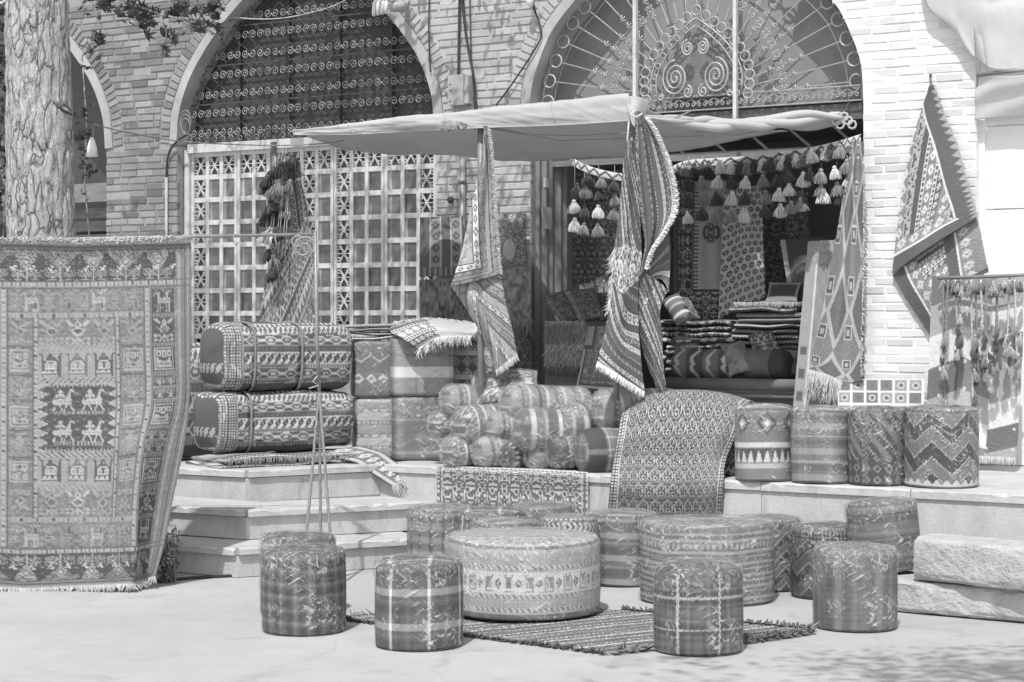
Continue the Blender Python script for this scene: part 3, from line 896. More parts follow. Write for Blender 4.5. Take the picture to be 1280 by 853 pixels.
def pat_tent(x, y):
    """plain field with a dark medallion and a toothed edge"""
    o = np.full(x.shape, 0.36)
    d = np.maximum(np.maximum(np.abs(x - 26), np.abs(y - 62)), (np.abs(x - 26) + np.abs(y - 62)) * 0.72)
    o[d < 12] = 0.07
    o[(d < 11) & (tile(ORN[4], x - 26, y - 62, 0.9) > 0.72)] = 0.32
    o[(x < 8) & ((y / 4.5) % 1 < 0.5)] = 0.08
    o[(x > 44) & ((y / 4.5) % 1 < 0.5)] = 0.08
    o[x < 2.5] = 0.1
    return o
def pat_blocks(x, y):
    """large slanting blocks of grey in columns, small figures"""
    c = np.floor(x / 21.0); sl = (x % 21.0) * np.where(c % 2 == 0, 0.35, -0.35)
    k = np.floor((y + sl + c * 9) / 20.0)
    o = np.array([.15, .68, .36, .22, .66, .42])[((k * 2 + c * 3) % 6).astype(int)]
    q = dots(x, y + c * 5, 17, 0.05)
    o[q] = 0.6
    return o
def pat_patch(x, y):
    o = np.full(x.shape, 0.60)
    c = np.floor(x / 10.5); r_ = np.floor(y / 10.5)
    h = np.abs(np.sin(c * 3.7 + r_ * 9.1) * 437.5) % 1
    xx, yy = x % 10.5, y % 10.5
    m = (xx > 1.0) & (xx < 9.5) & (yy > 1.0) & (yy < 9.5)
    o[m] = np.where(h < 0.5, 0.15, 0.27)[m]
    d = (xx - 5.2) ** 2 + (yy - 5.2) ** 2
    o[m & (d < 7) & (h > 0.3)] = 0.48
    o[m & (d < 2.5)] = 0.12
    return o
def pat_big_kilim(x, y):
    """bold ground with white stepped medallions"""
    o = np.full(x.shape, 0.15)
    d = np.abs((x + 12) % 34 - 17) * 0.9 + np.abs((y + 6) % 52 - 26) * 0.6
    o[d < 17] = 0.22
    band = np.abs(np.floor(d / 2.2) * 2.2 - 16.0) < 1.9
    o[band] = 0.44
    d2 = np.maximum(np.abs((x + 12) % 34 - 17), np.abs((y + 6) % 26 - 13))
    o[(np.floor(d2) < 5) & ~band] = 0.56
    o[(np.floor(d2) < 3.6) & ~band] = 0.10
    o[(np.floor(d2) < 1.5) & ~band] = 0.4
    return o
# ------------------------------------------------------------------ the setting
mb = MB()
mb.add([(-60, -20, 0), (60, -20, 0), (60, 80, 0), (-60, 80, 0)], [(0, 1, 2, 3)])
tag(mb.build('ground', M['ground'], origin=(0, 0, 0)), 'pale swept concrete ground in front of the shop', 'ground', kind='structure')

TZ = 0.59                                             # height of the terrace
SK = -0.62                                            # slope of the terrace front
def LY(X): return 12.43 + SK * (X - 1.37)
C0, I0 = (-1.83, 13.25), (-0.95, LY(-0.95))
terr = MB()
terr.prism([(-5.2, 13.25 + 0.6 * 3.37), C0, I0, (5.2, LY(5.2)), (8.0, 21.0), (-5.2, 24.0)], 0.004, TZ - 0.055)
terrace = terr.build('terrace', M['step'], origin=(0, 14, 0))
tag(terrace, 'raised pale stone terrace carrying the shop goods', 'terrace', kind='structure')

def edge_slabs(parent, p, q, z1, th, depth, length, over=0.03, name='stone_slab', gap=0.005):
    """a row of slabs along a front edge from p to q (front side on the right hand when walking p to q is -normal)"""
    p, q = Vector(p), Vector(q)
    t = (q - p); L = t.length; t.normalize()
    nrm = Vector((t.y, -t.x))                          # outwards (towards the camera)
    n = max(1, round(L / length))
    for i in range(n):
        a = p + t * (L * i / n + gap / 2); b = p + t * (L * (i + 1) / n - gap / 2)
        z = z1 + random.uniform(-0.002, 0.002)
        ns = 22
        V, Fc = [], []
        for s_ in range(ns + 1):
            f = s_ / ns
            c_ = a + (b - a) * f
            chip = max(0, random.gauss(0, .004)) + (random.uniform(.006, .016) if random.random() < .07 else 0)
            w_ = over + random.uniform(-.0015, .0015)
            for dx, dz in ((w_, -th), (w_ - random.uniform(0, .002), -th * .45), (w_ - chip * .5, -.010 - chip), (w_ - .010 - chip, 0.0), (-depth, 0.0), (-depth, -th)):
                q_ = c_ + nrm * dx
                V.append((q_.x, q_.y, z + dz))
        for s_ in range(ns):
            for k in range(6): Fc.append((s_ * 6 + k, s_ * 6 + (k + 1) % 6, s_ * 6 + 6 + (k + 1) % 6, s_ * 6 + 6 + k)[::-1])
        Fc += [tuple(range(6)), tuple(range(ns * 6 + 5, ns * 6 - 1, -1))]
        m_ = MB(); m_.add(V, Fc)
        m_.build(name, M['step'], parent)

def face_panels(parent, p, q, z0, z1, length, proud=0.006):
    p, q = Vector(p), Vector(q)
    t = (q - p); L = t.length; t.normalize()
    nrm = Vector((t.y, -t.x))
    n = max(1, round(L / length))
    for i in range(n):
        a = p + t * (L * i / n + 0.003); b = p + t * (L * (i + 1) / n - 0.003)
        pr = proud + random.uniform(0, 0.003)
        m_ = MB()
        f = [a + nrm * pr, b + nrm * pr, b - nrm * 0.02, a - nrm * 0.02]
        m_.prism([(v.x, v.y) for v in f], z0, z1)
        m_.build('stone_panel', M['step'], parent)

LEFTD = Vector((-1, 0.6)).normalized()
def leftpt(c, dist): return (c[0] + LEFTD.x * dist, c[1] + LEFTD.y * dist)
edge_slabs(terrace, leftpt(C0, 3.2), C0, TZ, 0.05, 0.42, 0.9)
edge_slabs(terrace, C0, I0, TZ, 0.05, 0.42, 1.1)
edge_slabs(terrace, I0, (5.0, LY(5.0)), TZ, 0.055, 0.42, 0.95, 0.025)
face_panels(terrace, leftpt(C0, 3.2), C0, 0.37, TZ - 0.058, 1.1)
face_panels(terrace, C0, I0, 0.37, TZ - 0.058, 1.2)
face_panels(terrace, I0, (5.0, LY(5.0)), 0.01, TZ - 0.06, 1.02)
# the floor behind the front slabs
tf = MB(); tf.prism([(-5.2, 15.6), (-1.9, 13.66), (-0.98, 14.3), (5.0, LY(5.0) + 0.45), (8, 21), (-5.2, 24)], TZ - 0.054, TZ - 0.008)
tf.build('paving', M['step'], terrace)

def step_level(name, z0, z1, C, end):
    m_ = MB()
    Lp = leftpt(C, 3.2)
    m_.prism([Lp, C, end, (end[0] + .25, end[1] + .75), (C[0], C[1] + 1.6), (Lp[0], Lp[1] + 1.2)], z0, z1 - 0.05)
    o = m_.build(name, M['step'], origin=(C[0], C[1], z0))
    tag(o, kind='structure')
    edge_slabs(o, Lp, C, z1, 0.045, 0.5, 1.05)
    edge_slabs(o, C, end, z1, 0.045, 0.5, 1.2)
    return o
tag(step_level('step', 0.196, 0.39, (-1.73, 12.50), (-0.64, 13.08)), 'upper pale stone step below the kilim bundles', 'step')
tag(step_level('step', 0.004, 0.19, (-1.73, 12.09), (-0.58, 12.70)), 'lowest pale stone step behind the checked stools', 'step')

# ------------------------------------------------------------------ arches
SPR = 3.25
PROF_L = [(0, 1.42), (.3, 1.385), (.58, 1.27), (.82, 1.10), (1.06, .88), (1.2, .72), (1.4, .46), (1.66, 0)]
PROF_R = [(0, 1.435), (.3, 1.41), (.59, 1.30), (.76, 1.20), (.95, 1.02), (1.3, .66), (1.75, 0)]
ARCH_FAR = (-5.88, PROF_L); ARCH_L = (-2.175, PROF_L); ARCH_R = (1.603, PROF_R)
def half(prof, h):
    if h <= 0: return prof[0][1]
    return float(np.interp(h, [p[0] for p in prof], [p[1] for p in prof]))
def edge_poly(arch, side, off=0.0, n=60):
    """the arch outline (above the springing) pushed outwards by off; side +1 right half, -1 left half"""
    c, prof = arch
    hs = np.linspace(0, prof[-1][0], 200)
    pts = cr(np.array([(p[1], p[0]) for p in prof]), n)
    t = np.gradient(pts, axis=0); nn = np.stack([t[:, 1], -t[:, 0]], 1); nn /= np.linalg.norm(nn, axis=1, keepdims=True) + 1e-9
    q = pts + nn * off
    return np.stack([c + side * q[:, 0], SPR + q[:, 1]], 1)
def bound(arch, side, z, off=0.0):
    c, prof = arch
    if z <= SPR: return c + side * prof[0][1]
    q = edge_poly(arch, side, off)
    zz, aa = q[:, 1], q[:, 0]
    k = np.argsort(zz)
    return float(np.interp(z, zz[k], aa[k]))

BL, BH, BJ = 0.205, 0.064, 0.010
def brick_mesh(name, mat, seed):
    """a worn brick of unit size: chamfered, slightly irregular front"""
    g = np.random.default_rng(seed)
    c = 0.05
    V = []
    for y, ins in ((1.0, 0.0), (0.12, 0.0), (0.0, 1.0)):
        for sx, sz in ((-1, -1), (1, -1), (1, 1), (-1, 1)):
            V.append((sx * (0.5 - ins * 0.03) + g.uniform(-.01, .01), y + g.uniform(-.03, .03) * (y < 0.5), sz * (0.5 - ins * 0.09) + g.uniform(-.04, .04)))
    Fc = [(8, 9, 10, 11)] + [(4 + k, 4 + (k + 1) % 4, 8 + (k + 1) % 4, 8 + k) for k in range(4)] + [(k, (k + 1) % 4, 4 + (k + 1) % 4, 4 + k) for k in range(4)]
    return mesh(name, V, Fc, mat)
BM = {k: [brick_mesh('brick', M[k], s) for s in range(6)] for k in ('brick_dark', 'brick_mid', 'brick_pale')}

def pier(label, la, ra, kind, mortar, z0, z1, amax=None, amin=None, ringL=False, ringR=False, course_off=0.0, zcore=4.9, miss=0.0):
    """wall between two openings: mortar core and single bricks"""
    a_mid = (bound(la, 1, 1.0) if la else amin) * 0.5 + (bound(ra, -1, 1.0) if ra else amax) * 0.5
    root = thing('brick_pier', F(a_mid, TZ, 0), label, 'wall', 'brick piers of the arcade')
    lb = (lambda z, o=0.0: bound(la, 1, z, o)) if la else (lambda z, o=0.0: amin)
    rb = (lambda z, o=0.0: bound(ra, -1, z, o)) if ra else (lambda z, o=0.0: amax)
    rec = -0.003 if kind == 'brick_pale' else -0.010
    zs = list(np.linspace(TZ - 0.02, SPR, 6)) + list(np.linspace(SPR + 0.02, zcore, 40))
    V = []
    for z in zs:
        a0, a1 = lb(z), rb(z)
        V += [F(a0, z, rec), F(a1, z, rec), F(a1, z, -0.42), F(a0, z, -0.42)]
    n_ = len(zs)
    Fc = [(i * 4 + k, i * 4 + (k + 1) % 4, i * 4 + 4 + (k + 1) % 4, i * 4 + 4 + k) for i in range(n_ - 1) for k in range(4)]
    Fc += [(3, 2, 1, 0), tuple((n_ - 1) * 4 + k for k in range(4))]
    obj('mortar_core', V, Fc, M[mortar], root)
    base = wloc(root)
    RW = 0.21
    zc = z0; row = 0
    while zc < z1:
        zm = zc + BH / 2
        a0 = lb(zm, (RW + 0.01) if ringL and zm > SPR else 0.0) + (0.0 if zm > SPR else random.uniform(-.006, .004))
        a1 = rb(zm, (RW + 0.01) if ringR and zm > SPR else 0.0) + (0.0 if zm > SPR else random.uniform(-.004, .006))
        a = a0 - (BL / 2 if row % 2 else 0) + course_off - random.uniform(0, 0.03)
        while a < a1:
            b0, b1 = max(a, a0), min(a + BL - BJ, a1)
            if b1 - b0 > 0.035 and random.random() > miss:
                p = Vector(F((b0 + b1) / 2, zm, random.uniform(-0.003, 0.004))) - base
                link('brick', random.choice(BM[kind]), root, p, (0, random.uniform(-.012, .012), FANG + random.uniform(-.01, .01)), (b1 - b0, 0.05, BH - BJ + random.uniform(-.004, .002)))
            a += (BL if random.random() > 0.2 else BL / 2) + random.uniform(-.012, .012)
        zc += BH; row += 1
    for flag, arch, side in ((ringL, la, 1), (ringR, ra, -1)):
        if not flag: continue
        q = edge_poly(arch, side, 0.09 + (RW - 0.09) / 2, 120)
        s = np.concatenate([[0], np.cumsum(np.linalg.norm(np.diff(q, axis=0), axis=1))])
        k = 0.03
        while k < s[-1]:
            a = np.interp(k, s, q[:, 0]); z = np.interp(k, s, q[:, 1])
            a2 = np.interp(k + .01, s, q[:, 0]); z2 = np.interp(k + .01, s, q[:, 1])
            if z < z1:
                ang = math.atan2(z2 - z, a2 - a) + math.pi / 2
                p = Vector(F(a, z, random.uniform(0.0, 0.006))) - base
                o = link('brick', random.choice(BM[kind]), root, p)
                o.rotation_mode = 'QUATERNION'
                o.rotation_quaternion = (Matrix.Rotation(FANG, 4, 'Z') @ Matrix.Rotation(-ang, 4, 'Y')).to_quaternion()
                o.scale = (RW - 0.1, 0.05, BH - BJ * 1.4)
            k += BH
        band = MB()
        qa, qb = edge_poly(arch, side, -0.004, 50), edge_poly(arch, side, 0.085, 50)
        V, Fc = [], []
        for i in range(50):
            V += [F(qa[i, 0], qa[i, 1], 0.012), F(qb[i, 0], qb[i, 1], 0.008), F(qb[i, 0], qb[i, 1], -0.05), F(qa[i, 0], qa[i, 1], -0.30)]
        for i in range(49):
            for k in range(4):
                Fc.append((i * 4 + k, i * 4 + (k + 1) % 4, i * 4 + 4 + (k + 1) % 4, i * 4 + 4 + k))
        obj('arch_band', V, Fc, M['plaster'], root)
    return root
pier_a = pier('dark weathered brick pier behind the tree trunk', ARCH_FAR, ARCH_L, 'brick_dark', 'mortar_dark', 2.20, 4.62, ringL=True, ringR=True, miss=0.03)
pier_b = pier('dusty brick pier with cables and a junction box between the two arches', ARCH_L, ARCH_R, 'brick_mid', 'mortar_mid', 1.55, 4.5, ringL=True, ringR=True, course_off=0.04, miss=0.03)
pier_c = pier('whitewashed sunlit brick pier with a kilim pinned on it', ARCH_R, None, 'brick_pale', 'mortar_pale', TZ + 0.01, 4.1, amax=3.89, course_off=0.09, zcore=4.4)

# ------------------------------------------------------------------ behind the far left arch
dk = thing('far_shopfront', F(-5.2, TZ, -0.5), 'dark timber shopfront seen between the tree trunk and the brick pier', 'shopfront')
MB().fbox(-8.0, -4.40, TZ, 4.9, -0.75, -0.70).build('back_panel', M['panel'], dk)
MB().fbox(-6.6, -4.42, 2.78, 2.96, -0.45, -0.30).build('beam', M['wood_grey'], dk)
MB().fbox(-4.72, -4.46, TZ, 2.78, -0.46, -0.34).build('door_post', M['wood_grey'], dk)
MB().fbox(-5.62, -5.52, TZ, 2.78, -0.46, -0.36).build('door_post', M['wood_grey'], dk)
for k in range(9): MB().fbox(-5.50, -4.74, 1.6 + k * 0.13, 1.6 + k * 0.13 + 0.1, -0.56, -0.54).build('shutter_slat', M['wood_grey'], dk)

# ------------------------------------------------------------------ lattice window in the left arch
A0, A1, WZ1, DZ = -3.58, -0.775, 3.20, 0.2085
win = thing('lattice_window', F(-2.13, TZ, -0.15), 'wide pale painted lattice window of small panes under the left arch', 'window'); win["kind"] = 'thing'
fr = MB()
fr.fbox(A0, A0 + 0.05, TZ, WZ1, -0.20, -0.09); fr.fbox(A1 - 0.05, A1, TZ, WZ1, -0.20, -0.09)
fr.fbox(A0 + 0.05, A1 - 0.05, WZ1 - 0.03, WZ1 + 0.05, -0.20, -0.075); fr.fbox(A0 + 0.05, A1 - 0.05, TZ, 1.30, -0.20, -0.10)
fr.build('frame', M['paint'], win)
NL = 5; LW = (A1 - A0 - 0.10) / NL
ROWS = 9
def lattice_mesh(w, h):
    m_ = MB(); t = 0.0058
    def bar(x0, z0, x1, z1, tt=t):
        d = Vector((x1 - x0, z1 - z0)); nn = Vector((-d.y, d.x)).normalized() * tt
        m_.hexa([(x0 + nn.x, -.008, z0 + nn.y), (x0 - nn.x, -.008, z0 - nn.y), (x0 - nn.x, .008, z0 - nn.y), (x0 + nn.x, .008, z0 + nn.y),
                 (x1 + nn.x, -.008, z1 + nn.y), (x1 - nn.x, -.008, z1 - nn.y), (x1 - nn.x, .008, z1 - nn.y), (x1 + nn.x, .008, z1 + nn.y)])
    bar(-w * .28, -h * .34, w * .28, h * .34); bar(-w * .28, h * .34, w * .28, -h * .34)
    for s in (-1, 1):
        bar(s * w * .28, -h * .5, s * w * .28, -h * .2, .0038); bar(s * w * .28, h * .5, s * w * .28, h * .2, .0038)
        bar(s * w * .5, -h * .2, s * w * .28, -h * .2, .0038); bar(s * w * .5, h * .2, s * w * .28, h * .2, .0038)
        bar(s * w * .5, -h * .34, s * w * .28, -h * .34, .0038); bar(s * w * .5, h * .34, s * w * .28, h * .34, .0038)
        bar(0, s * h * .06, 0, s * h * .5, .005) if False else None
        bar(s * w * .07, 0, s * w * .5, 0, .0038)
    return mesh('lattice_panel', m_.v, m_.f, M['paint'])
CW = (LW - 0.05) / 3.0
pw, ph = CW - 0.03, DZ - 0.035
LM = lattice_mesh(pw + .01, ph + .01)
PMm = mesh('pane', *(lambda b: (b.v, b.f))(MB().box(-pw / 2 - .004, pw / 2 + .004, -0.003, 0.003, -ph / 2 - .004, ph / 2 + .004)), M['glass'])
LAT = {(0, 0), (2, 1), (3, 0), (4, 2)}
for li in range(NL):
    s0 = A0 + 0.05 + li * LW
    sm = MB()
    sm.fbox(s0 + .003, s0 + .032, 1.30, WZ1 - .03, -.175, -.125); sm.fbox(s0 + LW - .032, s0 + LW - .003, 1.30, WZ1 - .03, -.175, -.125)
    for c in range(1, 3):
        x = s0 + .025 + CW * c
        sm.fbox(x - .019, x + .019, 1.30, WZ1 - .03, -.170, -.130)
    for r_ in range(ROWS + 1):
        z = WZ1 - 0.045 - r_ * DZ
        if z < 1.31: break
        for c in range(3):
            x = s0 + .025 + CW * c
            sm.fbox(x + .019 if c else x + .004, x + CW - (.019 if c < 2 else .004), z - .022, z + .022, -.166, -.134)
    sash = sm.build('sash', M['paint'], win)
    sb = wloc(sash)
    for r_ in range(ROWS):
        z = WZ1 - 0.045 - (r_ + .5) * DZ
        if z < 1.40: break
        for c in range(3):
            x = s0 + .025 + CW * (c + .5)
            lat = r_ == 0 or (li, c) in LAT
            link('pane', PMm, sash, Vector(F(x, z, -.168 if lat else -.150)) - sb, (random.uniform(-.02, .02), 0, FANG + random.uniform(-.02, .02)))
            if lat: link('lattice_panel', LM, sash, Vector(F(x, z, -.142)) - sb, (0, 0, FANG))
MB().fbox(A0, A1, TZ, WZ1, -.30, -.22).build('inner_blind', M['panel'], win)

# ------------------------------------------------------------------ scrolled grille in the left arch
gr = thing('scroll_grille', F(-2.13, 3.26, -0.14), 'dark wrought iron grille of paired scrolls filling the left arch', 'grille')
MB().fbox(-3.62, -0.70, 3.255, 4.95, -.30, -.24).build('back_panel', M['panel'], gr)
for k in range(1, 5):
    a = A0 + (A1 - A0) * k / 5
    MB().fbox(a - .012, a + .012, 3.26, 4.9, -.22, -.19).build('panel_rib', M['panel'], gr)
def spiral(cx, cz, r0, turns, a_start, direction, n=20, r1=0.006):
    pts = []
    for i in range(n + 1):
        f = i / n
        r = r0 * (1 - f) + r1 * f
        a = a_start + direction * turns * 2 * math.pi * f
        pts.append((cx + math.cos(a) * r, 0, cz + math.sin(a) * r))
    return pts
def scroll_unit(w, h):
    """two mirrored S-bars: horns at the top and at the foot, crossing stems between"""
    horn, stem = MB(), MB()
    r = w * 0.235
    for s in (-1, 1):
        for up in (-1, 1):
            sp = spiral(s * (r + .002), up * h * .25, r, 1.55, math.pi if s > 0 else 0, -s * up, 22)
            horn.tube(sp[::-1], .0064, 5)
            stem.tube([sp[0], (s * w * .06, 0, up * h * .17), (s * w * .34, 0, up * h * .06), (s * w * .47, 0, 0)], .0042, 4)
            stem.tube([(s * w * .5, 0, up * h * .5), (s * w * .40, 0, up * h * .40), (s * w * .10, 0, up * h * .31), sp[0]], .0042, 4)
    n_ = len(horn.v)
    me = mesh('scroll', horn.v + stem.v, horn.f + [tuple(i + n_ for i in f) for f in stem.f], M['iron_scroll'], True)
    me.materials.append(M['iron'])
    for k in range(len(horn.f), len(me.polygons)): me.polygons[k].material_index = 1
    return me
M['iron_scroll'] = plain('lit scroll iron', 0.15, 0.36, 16, 0.4, 0.2, bump=0.1)  # paler than the stems: light on the scrolls put into the colour
UW, UH = 0.172, 0.335
SU = scroll_unit(UW, UH)
gb = wloc(gr)
for r_ in range(6):
    z = 3.44 + r_ * (UH + .012)
    h_ = z - UH / 2 - .006 - SPR
    hw = half(PROF_L, max(h_, 0)) + .02
    if r_ > 0: MB().fbox(-2.175 - hw, -2.175 + hw, z - UH / 2 - .012, z - UH / 2, -.145, -.135).build('rail', M['iron'], gr)
    for c in range(-9, 10):
        a = -2.175 + (c + (.5 if r_ % 2 else 0)) * UW
        if abs(a + 2.131) < half(PROF_L, max(z - SPR - UH / 2, 0)) + .06:
            link('scroll', SU, gr, Vector(F(a, z, -.14)) - gb, (0, 0, FANG))
for c in range(-15, 16):
    bt = MB()
    a = -2.175 + c * 0.098
    p = spiral(0, 0, .036, 1.2, math.pi, -1, 12)
    bt.tube([F(a + x, 3.285 + z, -.13) for x, _, z in p], .005, 4)
    bt.build('border_scroll', M['iron_scroll'], gr, True)

# ------------------------------------------------------------------ fan grille over the shop opening
fg = thing('fan_grille', F(1.603, 3.30, -0.12), 'pale wrought iron fan grille with spirals over the shop opening', 'grille')
MB().fbox(0.12, 3.10, 3.30, 4.95, -.40, -.36).build('back_panel', M['fan_back'] if 'fan_back' in M else M['curtain'], fg)
fgb = wloc(fg)
fc_a, fc_z = 1.62, 3.36
def fp(px, py): return FA(px, py, -0.12)
fr2 = MB()
for side in (-1, 1):
    for off, rr in ((-.05, .010), (-.16, .006)):
        q = edge_poly(ARCH_R, side, off, 40)
        fr2.tube([F(a, z, -.12) for a, z in q], rr, 5)
fr2.build('arch_frame', M['iron_grey'], fg, True)
ringm = MB(); ringm.tube([(math.cos(t) * .046, 0, math.sin(t) * .046) for t in np.linspace(0, 2 * math.pi, 17)[:-1]], .0075, 5, closed=True)
RINGM = mesh('ring', ringm.v, ringm.f, M['iron_pale'], True)
rosm = MB()
for k in range(4):
    t = math.pi / 4 + k * math.pi / 2
    rosm.tube([(math.cos(t) * .026 + math.cos(u) * .013, 0, math.sin(t) * .026 + math.sin(u) * .013) for u in np.linspace(0, 2 * math.pi, 9)[:-1]], .005, 4, closed=True)
ROSM = mesh('rosette', rosm.v, rosm.f, M['iron_pale'], True)
clm = MB(); clm.tube([(-.03, 0, -.02), (-.012, 0, .012), (.012, 0, .012), (.03, 0, -.02)], .005, 4); clm.tube([(0, 0, -.03), (0, 0, .03)], .006, 4)
CLM = mesh('clip', clm.v, clm.f, M['iron_pale'], True)
rods = []
NR = 25
for i in range(NR):
    th = math.pi * (i + .35) / (NR - .3)
    dx, dz = math.cos(th), math.sin(th)
    # distance to the arch frame along this ray
    r_ = 0.3
    while r_ < 2.2 and abs(fc_a + dx * r_ - 1.603) < half(PROF_R, fc_z + dz * r_ - SPR) - .14 and fc_z + dz * r_ < 4.85: r_ += .01
    rin = 0.46 + 0.24 * max(0, dz) ** 3
    m_ = MB(); m_.tube([F(fc_a + dx * rin, fc_z + dz * rin, -.12), F(fc_a + dx * r_, fc_z + dz * r_, -.12)], .005, 5)
    m_.build('rod', M['iron_pale'], fg)
    link('ring', RINGM, fg, Vector(F(fc_a + dx * (r_ + .05), fc_z + dz * (r_ + .05), -.12)) - fgb, (0, 0, FANG), (1.15, 1.15, 1.15))
    for fr_, me in ((.34, ROSM), (.46, CLM), (.24, CLM), (.58, CLM)):
        q = rin + (r_ - rin) * fr_
        if i % 2 == 0 or me is ROSM or fr_ == .46:
            link('rosette' if me is ROSM else 'clip', me, fg, Vector(F(fc_a + dx * q, fc_z + dz * q, -.112)) - fgb, (0, -th, FANG))
# the ogee heart in the middle, outlined with rings
heart = [(-.44, .02), (-.455, .12), (-.45, .22), (-.41, .32), (-.35, .41), (-.28, .49), (-.20, .56), (-.11, .63), (0, .70)]
hp = cr(np.array(heart), 12)
for s in (-1, 1):
    for k, (x, z) in enumerate(hp):
        if s > 0 and k == 11: continue
        link('ring', RINGM, fg, Vector(F(fc_a + s * abs(x), fc_z + z, -.11)) - fgb, (0, 0, FANG), (.86, .86, .86))
og = MB()
for s in (-1, 1):
    og.tube([F(fc_a + s * abs(x) * .87, fc_z + z * .90 + .01, -.10) for x, z in hp], .007, 5)
    og.tube([F(fc_a + s * abs(x) * .76, fc_z + z * .82 + .01, -.10) for x, z in hp], .005, 5)
og.build('ogee', M['iron_pale'], fg, True)
plate = MB()
V = [F(fc_a - abs(x) * .74, fc_z + z * .80 + .01, -.20) for x, z in hp] + [F(fc_a + abs(x) * .74, fc_z + z * .80 + .01, -.20) for x, z in hp[::-1]]
plate.add(V, [tuple(range(len(V)))])
plate.build('heart_plate', M['iron_grey'], fg)
def spiral_obj(x, z, r, d, turns=3.0, sz=1.25):
    m_ = MB()
    m_.tube([F(fc_a + x + p[0], fc_z + z + p[2] * sz, -.09) for p in spiral(0, 0, r, turns, math.pi / 2, d, 60, .008)], .0085, 5)
    m_.build('spiral', M['iron_pale'], fg, True)
for s in (-1, 1):
    spiral_obj(s * .175, .175, .115, -s)
    spiral_obj(s * .066, .405, .052, -s, 2.2)
    spiral_obj(s * .066, .06, .042, s, 1.6)
    spiral_obj(s * .30, .03, .026, s, 1.3, 1.0)
    for q in range(9):
        m_ = MB()
        t = q / 8
        x, z = np.interp(t * 11, range(12), hp[:, 0]), np.interp(t * 11, range(12), hp[:, 1])
        x, z = abs(x) * .81, z * .86 + .01
        m_.tube([F(fc_a + s * x + math.cos(u) * .022, fc_z + z + math.sin(u) * .022, -.10) for u in np.linspace(0, 2 * math.pi, 10)[:-1]], .005, 4, closed=True)
        m_.build('small_ring', M['iron_pale'], fg, True)
for z in (3.275, 3.385):
    lb_ = MB(); lb_.tube([F(.25, z, -.11), F(2.98, z, -.11)], .006, 5); lb_.build('rail', M['iron_pale'], fg)
sc = MB()
for sx in (-1, 1): sc.tube([(x * sx, 0, z) for x, _, z in spiral(.024 , -.012, .020, 1.2, math.pi, -1, 12)] , .0045, 4)
sc.tube([(-.045, 0, .03), (0, 0, .005), (.045, 0, .03)], .0045, 4)
SCM = mesh('band_scroll', sc.v, sc.f, M['iron_pale'], True)
for k in range(27):
    link('band_scroll', SCM, fg, Vector(F(.32 + k * .1, 3.33, -.11)) - fgb, (0, 0, FANG))
for px in (797, 922):
    a, z = fp(px, 60)
    p_ = MB(); p_.fbox(a - .014, a + .014, 3.02, 4.6, -.10, -.06)
    tag(p_.build('white_post', M['white_post']), 'white painted upright standing in front of the fan grille, ' + ('the one above the draped kilim' if px < 850 else 'the one nearer the white pier'), 'post')

# ------------------------------------------------------------------ the shop room
room = MB()
RA0, RA1, RD = -0.1, 3.15, -3.1
room.fbox(RA0 - .1, RA1 + .6, TZ, 3.3, RD - .1, RD)
rw = room.build('shop_back_wall', M['shop_wall'], origin=F(1.6, TZ, RD)); tag(rw, 'grey plaster back wall inside the shop', 'wall', kind='structure')
tag(MB().fbox(RA0 - .1, RA0, TZ, 3.3, RD, -.43).build('shop_wall_left', M['shop_wall']), 'grey plaster wall on the left inside the shop', 'wall', kind='structure')
tag(MB().fbox(RA1 + .5, RA1 + .6, TZ, 3.3, RD, -.43).build('shop_wall_right', M['shop_wall']), 'grey plaster wall on the right inside the shop', 'wall', kind='structure')
tag(MB().fbox(RA0 - .1, RA1 + .6, 3.302, 3.40, RD - .1, -.43).build('shop_ceiling', M['shop_wall']), 'dark ceiling inside the shop', 'ceiling', kind='structure')
beam = thing('lintel_beam', F(1.6, 2.9, -.2), 'dark timber lintel with slanting struts under the fan grille', 'beam'); beam["kind"] = 'thing'
MB().fbox(.17, 3.03, 3.14, 3.26, -.30, -.16).build('beam_timber', M['shop_dark'], beam)
MB().fbox(.17, 3.03, 2.90, 2.96, -.36, -.28).build('lower_rail', M['wood_grey'], beam)
for k in range(7):
    a = .5 + k * .36
    m_ = MB(); m_.tube([F(a, 3.15, -.22), F(a + .2, 2.96, -.30)], .012, 5); m_.build('strut', M['wood_grey'], beam)
doorp = MB(); a, _ = FA(664, 300, -.1)
doorp.fbox(a - .02, a + .035, TZ, 3.12, -.16, -.08)
tag(doorp.build('door_post', M['iron']), 'thin dark door post at the edge of the shop opening', 'post')

# wall right of the white pier: pale sheet panels
sh = thing('sheet_panel', F(4.6, TZ, -.10), 'bright white sheet panelling beside the whitewashed pier', 'panel')
for k, (z0, z1) in enumerate(((TZ, 1.72), (1.73, 2.42), (2.43, 3.02), (3.03, 4.2))):
    MB().fbox(3.93, 5.6, z0, z1, -.14, -.10 - .003 * k).build('sheet', M['white_sheet'], sh)
MB().fbox(3.89, 3.93, TZ, 4.2, -.16, -.07).build('edge_strip', M['white_sheet'], sh)
